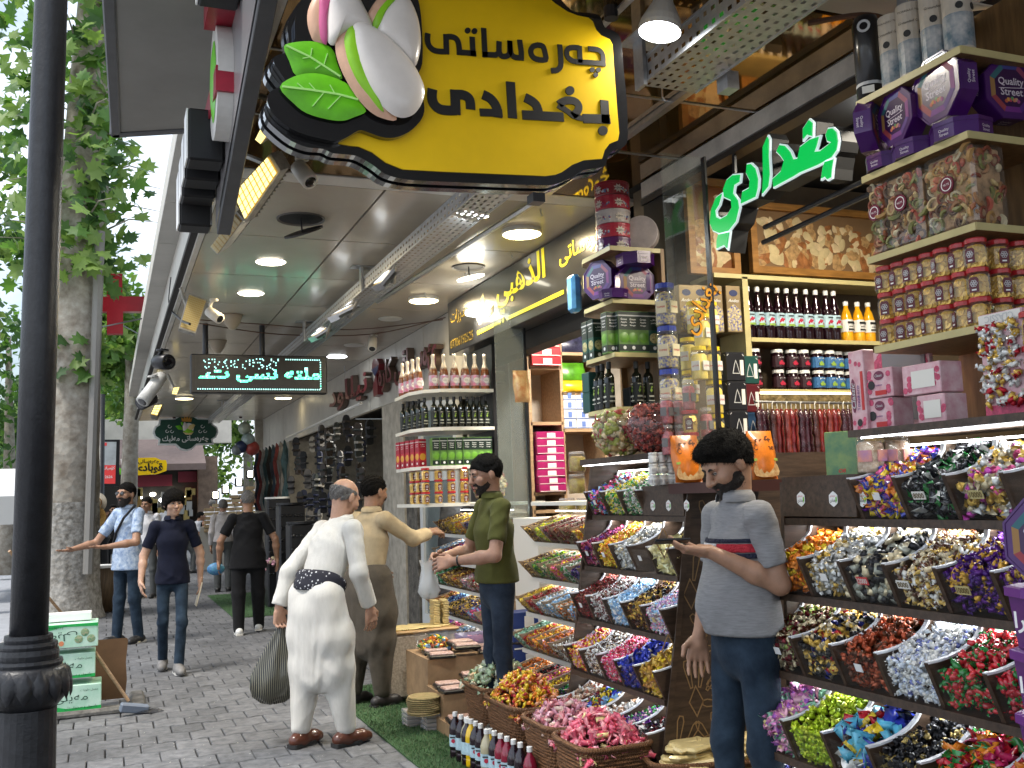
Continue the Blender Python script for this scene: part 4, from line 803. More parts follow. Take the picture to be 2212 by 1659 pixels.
BD={(0,2):(pl(ORG,3,PURP,2,ROYAL,2,YEL,2,PINK,1),'flat',.022,M_wrap,'orange, blue and purple wrapped sweets in the topmost bin beside the jar of nuts'),(0,3):(pl(BLK,5,GRN,2,WHT,1.2),'flat',.030,M_wrap,'black and green sachets behind the 8000 tag'),(0,4):(pl(GOLD,3,CRM,3,PINK,1,SILV,2,(.4,.05,.3),.6),'ball',.030,M_foil,'gold and pink foil sweets behind the 10000 tag in the top row'),(1,0):(pl(ORG,4,YEL,3,(.5,.12,.01),2),'ball',.028,M_foil,'orange gold foil sweets at the far end of the second row, by the man in grey'),(1,1):(pl(SILV,6,CRM,2,GOLD,1),'ball',.026,M_foil,'silver foil sweets next to the orange ones'),(1,2):(pl(BLK,4,CRM,3,(.35,.36,.30),2),'cube',.030,M_foil,'black and cream sweets behind the red 12000 tag'),(1,3):(pl(BRN,3,CRM,3,GOLD,1.5,WHT,1),'twist',.021,M_wrap,'brown and cream twists behind the 8000 tag in the second row'),(1,4):(pl((.06,.01,.16),4,(.6,.34,.05),4,PURP,2),'twist',.024,M_foil,'purple and gold sweets behind the 10000 tag in the second row'),(1,5):(pl(PURP,3,GOLD,2),'twist',.024,M_foil,'purple sweets at the near end of the second row'),(2,0):(pl(BRN,3,(.25,.33,.08),2,CRM,3,DRED,1),'ball',.024,M_foil,'brown, green and cream sweets at the far end of the third row'),(2,1):(pl(GOLD,3,BLK,3,CRM,2,RED,1,NAVY,.7),'ball',.026,M_foil,'gold and black foil sweets with a few red ones in the third row'),(2,2):([((.34,.06,.02),COPP,5),((.45,.10,.04),BRN,3),(BRN,BRN,2)],'twist',.025,M_foil,'copper red twist sweets in the middle of the third row'),(2,3):([((.62,.68,.80),WHT,5),(WHT,WHT,4),((.15,.18,.45),WHT,1)],'twist',.019,M_wrap,'white and pale blue twist sweets in the third row'),(2,4):([((.50,.02,.03),GRN,6),((.6,.05,.05),GRN,3),(GRN,GRN,2)],'twist',.026,M_wrap,'red sweets with green twists beside the purple boxes'),(2,5):(pl(RED,3,GRN,2),'twist',.026,M_wrap,'red sweets hidden behind the purple boxes'),(3,0):(pl((.60,.20,.45),3,LPNK,3,MINT,2,(.35,.10,.45),1.5,PALE,1),'flat',.023,M_wrap,'pink, lilac and mint pastel sweets in the fourth row'),(3,1):(pl(LIME,6,(.55,.62,.05),3,(.25,.38,.02),2),'ball',.022,M_foil,'lime green foil sweets in the fourth row'),(3,2):(pl(ROYAL,3,(.10,.42,.58),3,YEL,2,WHT,1.5,RED,1,BLK,.8),'flat',.040,M_wrap,'large blue, cyan and yellow sachets in the fourth row'),(3,3):(pl(BLK,6,(.35,.26,.08),2),'ball',.023,M_foil,'shiny black and gold sweets in the fourth row'),(3,4):(pl(ORG,4,GRN,3,RED,3,(.45,.02,.1),2),'flat',.032,M_wrap,'orange, green and red triangular sweets at the lower right corner'),(3,5):(pl(ORG,3,RED,3),'flat',.03,M_wrap,'orange sweets at the near end of the fourth row'),(4,0):(pl(GOLD,3,NAVY,2,SILV,2),'ball',.026,M_foil,'gold and blue sweets in the bottom row at the far end'),(4,1):(pl(GOLD,3,YEL,2,SILV,2),'ball',.026,M_foil,'yellow foil sweets in the bottom row')}
for k,(p,kd,sz,m,lab)in BD.items():
 kk={(0,2):.9,(1,0):.82,(3,3):.75}.get(k,1);fill(bB[k],p,kd,sz,m,lab,tilt=kk)
tagged(rB,bB[0,3],'8000',f=.62);tagged(rB,bB[0,4],'10000',M_edge,f=.55);tagged(rB,bB[1,2],'12000',M_tagr,M_tag,f=.6);tagged(rB,bB[1,3],'8000',f=.75);tagged(rB,bB[1,4],'10000',M_edge,f=.62)
for k in((0,2),(1,0),(1,1),(2,0),(2,2)):tagged(rB,bB[k],'',M_wht,f=.5,w_=.035)
g=MB();pf=[(2.46,0),(2.52,1.635),(2.9,1.635),(2.9,0)];g.prism([(x_,z_)for x_,z_ in pf],((0,3.36,0),(1,0,0),(0,0,1),(0,-1,0)),-.022,-.001);g.build('end_panel',M_wood,rB,world=True)
g=MB();g.box((2.47,2.02,1.785),(2.95,2.90,1.81));g.build('counter_board',M_wood,rB,world=True)
g=MB();g.box((2.519,2.05,1.780),(2.524,2.89,1.784));g.build('light_strip',E_strip,rB,world=True)
def sticker(t,o,nrm,right,s=.055):
 up=(0,0,1);g=MB();fr=(o,right,up,nrm);sc_=[(math.cos(a*PI/6)*s*.5*(1.06 if a%2 else.95),math.sin(a*PI/6)*s*.55*(1.06 if a%2 else.95))for a in range(12)]
 g.prism(sc_,fr,0,.0015);p=g.build('sticker',M_wht,t,world=True)
 g=MB();put_text(g,'چەرەساتی',fr,w=s*.62,h=s*.2,bold=.01,at=(-s*.05,s*.22),d=.0022);g.build('red_print',mat('print_red',(.5,.03,.03)),p,world=True)
 g=MB();put_text(g,'بغدادی',fr,w=s*.62,h=s*.32,bold=.01,at=(-s*.05,-s*.12),d=.0022);g.build('black_print',M_ink,p,world=True)
 g=MB();g.prism([(s*.28,-.3*s),(s*.42,-.1*s),(s*.38,.2*s),(s*.26,.1*s)],fr,.0016,.0022);g.build('green_print',M_leafg,p,world=True)
g=MB();g.box((2.51,2.93,1.50),(2.535,3.36,1.635));g.box((2.515,2.93,1.635),(2.85,3.36,1.655));g.build('counter_front',M_wood,rB,world=True)
for u in(1730,1800,1862):p=PX(u,1078,2.508);sticker(rB,(2.509,p.y,p.z),(-1,0,0),(0,-1,0),.05)
RA=[(2.72,1.485,.29),(2.655,1.19,.295),(2.60,.895,.295),(2.545,.60,.295),(2.49,.31,.29)]
rA,bA=rack('candy_rack','walnut candy rack with carved petal end panel, left of the man in grey',4.42,5.48,RA,5,glass_h=.125,skip=((0,3),(0,4)),span0=(4.85,5.48))
AD={(0,0):(pl(RED,2,ROYAL,1,GRN,2,PINK,2,WHT,1,LBLU,1),'flat',.020,M_wrap,'mixed bright sweets in the small top bin at the far end of the carved rack'),(0,1):(pl(YEL,2,GRN,3,CRM,2,LIME,1),'twist',.019,M_wrap,'green and yellow sweets in the second small top bin'),(0,2):(pl(WHT,2,GRN,3,CRM,2,(.1,.1,.1),1),'twist',.020,M_wrap,'green and white sweets beside the paper cups'),(1,0):(pl(DRED,3,PINK,2,PURP,2,(.3,.04,.1),2,CRM,.6),'ball',.020,M_foil,'dark pink and purple sweets, first bin under the small top bins'),(1,1):(pl(YEL,4,ORG,3),'twist',.019,M_wrap,'orange yellow sweets left of the silver ones'),(1,2):(pl(SILV,5,WHT,3,CRM,2),'ball',.024,M_foil,'pearly silver balls in the carved rack'),(1,4):(pl(PALE,6,(.8,.74,.45),3),'flat',.034,M_wrap,'pale yellow sachets under the hand with the phone'),(2,0):([((.12,.02,.02),DRED,4),(BRN,RED,3),((.3,.06,.04),BRN,2)],'twist',.018,M_foil,'dark red brown twists in the carved rack'),(2,1):([(DRED,WHT,3),(BRN,WHT,2),(WHT,WHT,1.5)],'twist',.018,M_wrap,'dark red and white twists left of the light blue sweets'),(2,2):(pl(LBLU,5,(.45,.62,.8),3,WHT,1.5),'twist',.018,M_wrap,'light blue sweets in the carved rack'),(2,3):(pl(GOLD,3,BRN,3,BLK,2),'ball',.022,M_foil,'gold and dark foil sweets right of the light blue ones'),(2,4):([(WHT,PINK,3),(LPNK,LBLU,3),(LBLU,WHT,2),((.6,.4,.7),WHT,2)],'twist',.019,M_wrap,'pink, white and lilac striped twists beside the carved panel'),(3,0):(pl(RED,3,YEL,3,LPNK,2,ORG,1),'twist',.017,M_wrap,'red and yellow sweets at the far end, over the baskets'),(3,1):([(WHT,BRN,3),(BRN,WHT,3),(CRM,BRN,1)],'twist',.018,M_wrap,'brown and white twists over the baskets'),(3,2):([(RED,PINK,4),((.6,.04,.08),WHT,2),(PINK,WHT,3)],'twist',.021,M_wrap,'bright red and pink twists over the baskets'),(3,3):(pl(ROYAL,6,NAVY,3,CRM,1),'flat',.024,M_foil,'royal blue foil sweets over the baskets'),(3,4):(pl(GOLD,5,YEL,2,(.4,.2,.03),2),'flat',.023,M_foil,'shiny gold sweets beside the carved panel'),(4,0):(pl((.55,.40,.28),3,WHT,2,COPP,2),'twist',.022,M_clear,'brown and clear sweets in the lowest row, far end'),(4,1):(pl(YEL,2,ROYAL,2,DRED,2,GRN,1,LBLU,1),'flat',.026,M_wrap,'mixed yellow and blue sachets in the lowest row'),(4,2):(pl((.45,.25,.15),3,WHT,3),'twist',.026,M_clear,'brown twists with white paper in the lowest row'),(4,3):(pl(GRN,2,PURP,2,LPNK,1),'twist',.018,M_wrap,'green and purple sweets in the lowest row'),(4,4):(pl(BLK,3,DRED,2,PURP,1,WHT,1),'flat',.026,M_wrap,'dark wrapped bars in the lowest row by the carved panel')}
for k,(p,kd,sz,m,lab)in AD.items():fill(bA[k],p,kd,sz,m,lab,tilt={(4,2):.4,(4,3):.4,(4,4):.3,(1,4):.85,(1,0):.8}.get(k,1.0))
for k in((0,0),(1,0),(1,1),(1,3),(2,0),(2,2),(2,4)):tagged(rA,bA[k],'',M_wht if k!=(2,4)else M_edge,f=.55,w_=.03)
ep=[(2.44,-.02),(2.50,.31),(2.555,.6),(2.61,.895),(2.665,1.19),(2.725,1.60),(3.10,1.60),(3.16,-.02)]
FE=((0,4.41,0),(1,0,0),(0,0,1),(0,-1,0))
g=MB();g.prism(ep,FE,-.02,.012);pe=g.build('end_panel',M_wood,rA,world=True)
g=MB();g.ribbon([(2.44,0),(2.5,.31),(2.61,.895),(2.725,1.6)],.03,FE,.012,.02);g.build('front_edge',M_wood,rA,world=True)
M_carve=mat('carved_groove',(.25,.155,.07),.5)
def petal(c,a,r0,r1,wd):
 d=(math.cos(a),math.sin(a));n=(-d[1],d[0]);f=lambda r,w_:(c[0]+d[0]*r+n[0]*w_,c[1]+d[1]*r+n[1]*w_)
 return[f(r0,-wd*.35),f(r0,wd*.35),f(r1*.9,wd),f(r1,wd*.55),f(r1,-wd*.55),f(r1*.9,-wd),f(r0,-wd*.35)]
for row in range(6):
 for cx in((2.70,2.98)if row%2==0 else(2.56,2.84)):
  c=(cx,.02+row*.26);g=MB()
  for j in range(8):
   a=PI*(.04+.92*j/7);ring=petal(c,a,.11,.245,.018)
   if min(p[0]-.178*p[1]for p in ring)<2.47 or max(p[0]for p in ring)>3.09 or max(p[1]for p in ring)>1.58:continue
   g.ribbon(ring,.0055,FE,.0115,.0135)
  g.col=None;lz=[(c[0],c[1]-.03),(c[0]+.04,c[1]+.04),(c[0],c[1]+.115),(c[0]-.04,c[1]+.04),(c[0],c[1]-.03)];g.ribbon(lz,.0055,FE,.0115,.0135)
  g.build('carved_petals',M_carve,pe,world=True)
g=MB();g.box((2.70,4.42,1.488),(2.725,4.84,1.625));g.box((2.70,4.42,1.625),(3.05,4.84,1.645));g.build('counter_front',M_wood,rA,world=True)
for u in(1410,1444,1483):p=PX(u,1092,2.698);sticker(rA,(2.699,p.y,p.z),(-1,0,0),(0,-1,0),.05)
g=MB();g.box((2.66,4.66,1.785),(3.2,5.52,1.82));g.build('counter_board',M_wood,rA,world=True)
g=MB();g.box((2.672,4.68,1.780),(2.678,5.5,1.784));g.build('light_strip',E_strip,rA,world=True)
g=MB();g.prism([(2.45,0),(2.73,1.79),(3.2,1.79),(3.2,0)],((0,5.5,0),(1,0,0),(0,0,1),(0,-1,0)),-.02,-.001);g.build('far_end_panel',M_wood,rA,world=True)
RCc=[(2.95,1.275,.25),(2.92,1.02,.25),(2.88,.77,.25),(2.84,.515,.25),(2.80,.27,.245)]
rC,bC=rack('candy_rack','candy rack with slanted pale wooden dividers, between the man in olive and the carved rack',5.78,6.95,RCc,7,style='slant',wood=M_woodpale,glass_h=.10,out=.10,depth=.34)
for x,z,h in RCc:g=MB();g.box((x-.02,5.78,z-.03),(x-.012,6.95,z+.0));g.build('price_rail',mat('white_rail',(.68,.66,.60),.4),rC,world=True)
CD=[[(BRN,GOLD),(LIME,YEL),(DRED,BRN),(DRED,COPP),(BRN,DRED),(ORG,YEL),(ORG,ORG)],[(BRN,GOLD),(GRN,LIME),(GRN,CRM),(PINK,YEL),(GRN,WHT),(NAVY,PURP),(LBLU,WHT)],[(GOLD,YEL),(RED,COPP),(WHT,LBLU),(LBLU,WHT),(WHT,ORG),(LBLU,ORG),(YEL,CRM)],[(MINT,(.4,.55,.45)),(RED,YEL),(ORG,YEL),(ORG,LPNK),(WHT,BRN),(WHT,DRED),(DRED,LPNK)],[(ORG,COPP),(ORG,CRM),(BLK,RED),(PINK,YEL),(YEL,DRED),(GRN,PURP),(GRN,MINT)]]
CN={BRN:'brown',GOLD:'gold',LIME:'lime',YEL:'yellow',DRED:'dark red',COPP:'copper',ORG:'orange',GRN:'green',CRM:'cream',PINK:'pink',WHT:'white',NAVY:'navy',PURP:'purple',LBLU:'light blue',RED:'red',MINT:'mint green',LPNK:'pale pink',BLK:'black',(.4,.55,.45):'pale green',SILV:'silver'}
RN=['top','second','third','fourth','lowest']
for k,row in enumerate(CD):
 for i,(a,b)in enumerate(row):fill(bC[k,i],[(a,b,4),(b,a,3),(a,a,2)],'twist'if(i+k)%3 else'ball',.020,M_wrap if(i+k)%2 else M_foil,'%s and %s sweets in the %s row of the slanted rack, %s bin from its far end'%(CN[a],CN[b],RN[k],od(i)),tilt=.75,dens=.8)
g=MB();g.box((2.93,5.76,1.54),(3.35,6.95,1.565));g.build('counter_board',mat('white_rail'),rC,world=True)
RDd=[(3.02,1.28,.25),(3.0,1.03,.25),(2.97,.80,.24),(2.93,.55,.25),(2.89,.30,.245)]
rD,bD=rack('candy_rack','candy rack with slanted dividers farther off, behind the outstretched arm',8.0,9.35,RDd,5,style='slant',wood=M_woodpale,glass_h=.10,out=.10,depth=.34)
for x,z,h in RDd:g=MB();g.box((x-.02,8.0,z-.03),(x-.012,9.35,z+.0));g.build('price_rail',mat('white_rail'),rD,world=True)
DD=[[(BRN,GOLD),(GOLD,YEL),(YEL,ORG),(NAVY,BRN),(BRN,PURP)],[(WHT,LBLU),(RED,NAVY),(RED,WHT),(DRED,RED),(DRED,PINK)],[(GRN,MINT),(GOLD,BRN),(GOLD,COPP),(WHT,LPNK),(RED,WHT)],[(COPP,GOLD),(LBLU,NAVY),(GOLD,BLK),(GOLD,NAVY),(PINK,LBLU)],[(DRED,PURP),(DRED,PINK),(SILV,LBLU),(SILV,WHT),(SILV,BLK)]]
for k,row in enumerate(DD):
 for i,(a,b)in enumerate(row):fill(bD[k,i],[(a,b,4),(b,a,3)],'ball',.026,M_foil,'%s and %s sweets in the %s row of the farther slanted rack, %s bin from its far end'%(CN[a],CN[b],RN[k],od(i)),tilt=.75,dens=.7)
g=MB();g.box((2.98,7.98,1.54),(3.5,9.4,1.565));g.build('counter_board',mat('white_rail'),rD,world=True)
g=MB();g.prism([(2.85,0),(3.0,1.54),(3.4,1.54),(3.4,0)],((0,9.37,0),(1,0,0),(0,0,1),(0,-1,0)),-.02,0);g.build('end_panel',M_blk,rD,world=True)
M_jar=glass('clear_jar',(.97,.97,.96),.03,.03)
M_redlid=mat('red_lid',(.42,.015,.02),.35,coat=.3);M_bluelid=mat('blue_lid',(.01,.03,.30),.35,coat=.3);M_yellid=mat('yellow_lid',(.72,.52,.01),.4)
M_wlid=mat('white_cap',(.76,.76,.74),.4);M_clid=glass('clear_lid',(.9,.88,.88),.25,.1)
M_coin=mat('gold_coin_foil',(.78,.50,.10),.25,metal=.35,var=.2,scale=60)
M_purp=mat('purple_tin',(.055,.007,.115),.28,coat=.6,var=.15,scale=6);M_purpd=mat('tin_plum',(.030,.004,.055),.3,coat=.5)
M_lab=mat('label_cream',(.70,.62,.42),.5);M_gr=mat('carton_green',(.035,.13,.035),.4,coat=.3);M_grd=mat('carton_dark',(.012,.025,.02),.4)
def board(t,corners,z,th=.024,m=None,edge=True):
 g=MB();g.prism([(a,b)for a,b in corners],((0,0,z),(1,0,0),(0,1,0),(0,0,1)),-th,0);bo=g.build('shelf_board',m or M_woodl,t,world=True)
 if edge:
  g=MB();n=len(corners)
  for i in edge if isinstance(edge,(list,tuple))else range(n):
   a,b=Vector((*corners[i],z-th/2)),Vector((*corners[(i+1)%n],z-th/2));d=(b-a).normalized();nn=Vector((d.y,-d.x,0));c=(a+b)/2+nn*.0015
   M_=Matrix(((d.x,nn.x,0,c.x),(d.y,nn.y,0,c.y),(0,0,1,c.z),(0,0,0,1)));g.cbox((0,0,0),((b-a).length,.003,th*.96),M_)
  g.build('edge_band',M_edge,bo,world=True)
 return bo
class Proto:
 """first call places the original, later calls place copies with their own label"""
 def __init__(s,fn):s.fn=fn;s.o=None
 def __call__(s,p,label,rz=0,group=None,rot=None,sc=None):
  if s.o is None:
   s.o=s.fn();o=s.o;o.location=p;o['label']=label
   if group:o['group']=group
   o.rotation_euler=rot or(0,0,rz)
   if sc:o.scale=(sc,)*3 if not hasattr(sc,'__len__')else sc
   return o
  return dup(s.o,p,None if rot else rz,label,group,rot=rot,sc=sc or 1)
def emblem(mb,fr,r,m=None):
 for k in range(6):
  a=k*PI/3;c=(math.cos(a)*r*.55,math.sin(a)*r*.55+r*.35);mb.ribbon([(c[0]+r*.38*math.cos(t*PI/4),c[1]+r*.38*math.sin(t*PI/4))for t in range(8)]+[(c[0]+r*.38,c[1])],r*.13,fr,0,.0012)
def mk_goldjar():
 t=thing('coin_jar','','jar');q=[(.044,.0),(.050,.012),(.050,.075),(.042,.092),(.038,.097)]
 g=MB();g.lathe(q,6,x=(1,.3,0));g.build('jar_body',M_jar,t)
 g=MB();g.lathe([(.042,.096),(.043,.112),(.040,.116)],18);g.build('lid',M_redlid,t)
 g=MB()
 for k in range(15):
  a=k*.62;r=.029 if k%4 else.012
  for j in range(4):
   n=Vector((math.cos(a)*.8,math.sin(a)*.8,NR.uniform(-.2,.3)));c=Vector((math.cos(a)*r,math.sin(a)*r,.014+j*.019));g.lathe([(.0185,-.002),(.0185,.002)],10,c+n*NR.uniform(-.004,.004),n)
 g.build('gold_coins',M_coin,t,kind='stuff')
 fr=((-.0475,0,.043),(0,-1,0),(0,0,1),(-1,0,0));g=MB();g.prism([(-.019,-.03),(.019,-.03),(.019,.022),(.012,.031),(-.012,.031),(-.019,.022)],fr,0,.0015);l=g.build('paper_label',mat('label_maroon',(.10,.01,.018),.4),t)
 g=MB();emblem(g,((-.0492,0,.043),(0,-1,0),(0,0,1),(-1,0,0)),.015);g.build('flower_print',mat('print_gold',(.62,.48,.18),.35,metal=.4),l)
 g=MB();g.prism([(-.009,-.023),(.009,-.023),(.009,-.017),(-.009,-.017)],((-.0492,0,.043),(0,-1,0),(0,0,1),(-1,0,0)),0,.0006);g.build('white_print',M_wht,l)
 return t
goldjar=Proto(mk_goldjar)
def mk_tin():
 """eight-sided tin standing on edge, face towards -X"""
 t=thing('chocolate_tin','','tin');r,d=.125,.075;fr=((0,0,r*.924),(0,-1,0),(0,0,1),(-1,0,0));oc=lambda q:[(q*math.cos(PI/8+k*PI/4),q*math.sin(PI/8+k*PI/4))for k in range(8)]
 g=MB();g.prism(oc(r),fr,-d/2,d/2);g.build('tin_body',M_purp,t)
 g=MB();g.prism(oc(r*1.025),fr,d/2-.016,d/2+.001);g.ribbon(oc(r*.98)+[oc(r*.98)[0]],.006,fr,d/2,d/2+.004);lid=g.build('tin_lid',M_purp,t)
 g=MB()
 for k in range(8):
  a=PI/8+k*PI/4;g.col=[(.25,.05,.10),(.05,.05,.22),(.03,.12,.14),(.30,.16,.05),(.28,.04,.05),(.15,.02,.20),(.08,.02,.18),(.20,.03,.18)][k];g.add([Vector(fr[0])+Vector((-d/2-.002,-math.cos(b)*q,math.sin(b)*q))for q,b in((r*.62,a),(r*.62,a+PI/4),(r*.80,a+PI/4),(r*.80,a))],[(0,1,2,3)])
 g.build('rainbow_ring',mat('tin_print',attr='Col',rough=.3,coat=.5),lid)
 g=MB();g.prism(oc(r*.62),fr,d/2,d/2+.0025);g.build('dark_centre',M_purpd,lid)
 g=MB();put_text(g,'Quality',fr,w=r*.92,at=(0,r*.17),d=d/2+.0035,bold=.012);put_text(g,'Street',fr,w=r*.80,at=(0,-r*.12),d=d/2+.0035,bold=.012);g.ribbon([(-r*.45,-r*.02),(0,.0),(r*.45,r*.03)],.002,fr,d/2,d/2+.0034);g.build('lettering',mat('print_silver',(.62,.56,.62),.4),lid)
 g=MB()
 for k in range(7):g.col=[(.5,.1,.05),(.6,.3,.05),(.45,.05,.1),(.1,.3,.1),(.6,.2,.1),(.5,.3,.2),(.3,.05,.2)][k];g.prism(circle((k-3)*.009,-r*.36-(abs(k-3))*.002+.004*(k%2),.008,6),fr,d/2,d/2+.0036)
 g.build('sweet_print',mat('tin_print',attr='Col'),lid)
 for k,a in((0,-PI/2),(1,0),(7,PI/4),(3,PI),(5,PI/2)):
  n=Vector((0,-math.cos(a),math.sin(a)));f2=(Vector(fr[0])+n*(r*.924),(0,math.sin(a),math.cos(a)),(-1,0,0)if k!=3 else(-1,0,0),n)
  g=MB();put_text(g,'Quality',f2,w=.05,at=(0,-.002),d=.0012,bold=.01);put_text(g,'Street',f2,w=.044,at=(0,-.018),d=.0012,bold=.01);g.build('rim_lettering',mat('print_silver'),t)
 return t
tin=Proto(mk_tin)
LIE=(0,-PI/2,0)
def mk_bottle(name,cat,prof,bm,capm,cap_z,lab=None,n=14,prints=None):
 def f():
  t=thing(name,'',cat);g=MB();g.smooth=True;g.lathe(prof,n);g.build('bottle_body',bm,t)
  r=prof[-1][0]+.003;g=MB();g.lathe([(r,cap_z[0]),(r,cap_z[1]),(r*.9,cap_z[1]+.002)],12);g.build('cap',capm,t)
  if lab:
   z0,z1,lr,lm=lab;g=MB();g.lathe([(lr,z0),(lr,z1)],n,cap=False);l=g.build('paper_label',lm,t)
   for(pm,pts)in prints or[]:
    g=MB()
    for kx in(0,1):
     a0=kx*PI/2
     for p in pts:g.prism([(x,y)for x,y in p],((-math.cos(a0)*(lr+.0005),-math.sin(a0)*(lr+.0005),(z0+z1)/2),(math.sin(a0)*1 if 0 else(0 if kx==0 else 1),-1 if kx==0 else 0,0),(0,0,1),(-math.cos(a0),-math.sin(a0),0)),0,.0012)
    g.build('label_print',pm,l)
  return t
 return Proto(f)
M_dkglass=mat('dark_bottle_glass',(.008,.010,.006),.08,coat=.5);M_syrup=mat('dark_syrup',(.012,.003,.006),.07,coat=.6);M_orj=mat('orange_syrup',(.72,.34,.01),.12,coat=.5)
M_labblue=mat('label_sky',(.40,.55,.62),.5,var=.3,scale=18);pr_red=mat('print_berry',(.42,.02,.05),.5);pr_grn=mat('print_leaf',(.25,.38,.06),.5);pr_blk=mat('print_black',(.02,.02,.02),.5);pr_gold=mat('print_gold')
syrup=mk_bottle('syrup_bottle','bottle',[(.033,0),(.036,.006),(.036,.10),(.034,.105),(.036,.11),(.034,.19),(.026,.225),(.014,.27),(.013,.30)],M_syrup,M_wlid,(.296,.325),(.085,.165,.0375,M_labblue),prints=[(pr_red,[circle(x,y,.007,7)for x,y in((-.008,-.005),(.004,-.008),(.0,.004),(.012,.0),(-.014,-.014))]),(pr_grn,[[(-.022,-.04),(.022,-.04),(.022,-.026),(-.022,-.028)]]),(pr_blk,[[(-.018,.02),(.018,.02),(.018,.027),(-.018,.027)]])])
orange=mk_bottle('orange_bottle','bottle',[(.036,0),(.038,.006),(.038,.05),(.036,.055),(.038,.06),(.036,.15),(.026,.19),(.015,.215),(.014,.235)],M_orj,M_wlid,(.232,.258),(.062,.14,.0395,mat('label_white',(.70,.68,.64),.5)),prints=[(pr_blk,[[(-.024,.012),(.022,.012),(.022,.026),(-.024,.026)],[(-.02,-.03),(.02,-.03),(.02,-.02),(-.02,-.02)],[(-.015,-.008),(.015,-.008),(.015,-.004),(-.015,-.004)]])])
oil=mk_bottle('oil_bottle','bottle',[(.030,0),(.032,.004),(.032,.18),(.026,.20),(.013,.215),(.012,.255)],M_dkglass,M_ink,(.235,.275),(.03,.15,.0325,mat('label_black',(.012,.014,.010),.35)),n=8,prints=[(pr_grn,[[(-.010,.01),(0,.0),(.010,.012),(0,.026)],[(-.004,.024),(.012,.030),(.004,.04)]]),(mat('print_pale',(.5,.5,.42),.5),[[(-.016,-.028),(.016,-.028),(.016,-.018),(-.016,-.018)],[(-.02,-.052),(.02,-.052),(.02,-.047),(-.02,-.047)],[(-.012,.048),(.012,.048),(.012,.053),(-.012,.053)]])])
M_champ=mat('amber_bottle',(.16,.05,.015),.07,coat=.6);M_cfoil=mat('cream_foil',(.66,.58,.46),.3,metal=.3,var=.1,scale=40)
def mk_champ():
 t=thing('sparkling_bottle','','bottle');g=MB();g.smooth=True;g.lathe([(.038,0),(.041,.008),(.041,.15),(.034,.19),(.020,.215)],14);g.build('bottle_body',M_champ,t)
 g=MB();g.smooth=True;g.lathe([(.036,.185),(.024,.212),(.0165,.24),(.0155,.285),(.018,.29),(.018,.315),(.012,.325)],12);g.build('foil_neck',M_cfoil,t)
 g=MB();g.lathe([(.0415,.035),(.0415,.13)],14,cap=False);l=g.build('paper_label',mat('label_berry',(.55,.12,.22),.4,var=.5,scale=22,col2=(.45,.55,.62)),t)
 g=MB()
 for a0 in(0,.9):g.prism(circle(0,0,.026,16),((-math.cos(a0)*.0422,-math.sin(a0)*.0422,.083),(math.sin(a0),-math.cos(a0),0),(0,0,1),(-math.cos(a0),-math.sin(a0),0)),-.004,.0008)
 g.build('round_print',mat('label_white',(.70,.68,.64),.5),l)
 g=MB()
 for a0 in(0,.9):put_text(g,'POPIZZ',((-math.cos(a0)*.0422,-math.sin(a0)*.0422,.083),(math.sin(a0),-math.cos(a0),0),(0,0,1),(-math.cos(a0),-math.sin(a0),0)),w=.040,d=.0012)
 g.build('lettering',pr_blk,l);return t
champ=Proto(mk_champ)
def mk_jam(lm,pc,nm):
 def f():
  t=thing('jam_jar','','jar');g=MB();g.smooth=True;g.lathe([(.036,0),(.040,.008),(.040,.085),(.034,.10),(.033,.108)],14);g.build('jar_body',M_syrup,t)
  g=MB();g.lathe([(.036,.104),(.036,.122),(.033,.124)],14);g.build('lid',M_wlid,t)
  g=MB();g.lathe([(.0405,.016),(.0405,.082)],14,cap=False);l=g.build('paper_label',lm,t);g=MB()
  for a0 in(0,PI/2):
   fr=((-math.cos(a0)*.041,-math.sin(a0)*.041,.049),(math.sin(a0),-math.cos(a0),0),(0,0,1),(-math.cos(a0),-math.sin(a0),0))
   for x,y,r in((-.006,-.012,.011),(.009,-.013,.010),(.002,-.003,.009)):g.prism(circle(x,y,r,8),fr,-.003,.0012)
  g.build('fruit_print',pc,l);g=MB()
  for a0 in(0,PI/2):put_text(g,'تمر هندي',((-math.cos(a0)*.041,-math.sin(a0)*.041,.071),(math.sin(a0),-math.cos(a0),0),(0,0,1),(-math.cos(a0),-math.sin(a0),0)),w=.04,h=.012,d=.0012,bold=.02)
  g.build('lettering',pr_gold if'red'in nm else M_wht,l);return t
 return Proto(f)
jam_r=mk_jam(mat('label_dark',(.04,.015,.02),.4,var=.3),pr_red,'red');jam_g=mk_jam(mat('label_blue2',(.05,.16,.35),.4,var=.3,scale=15),pr_grn,'green')
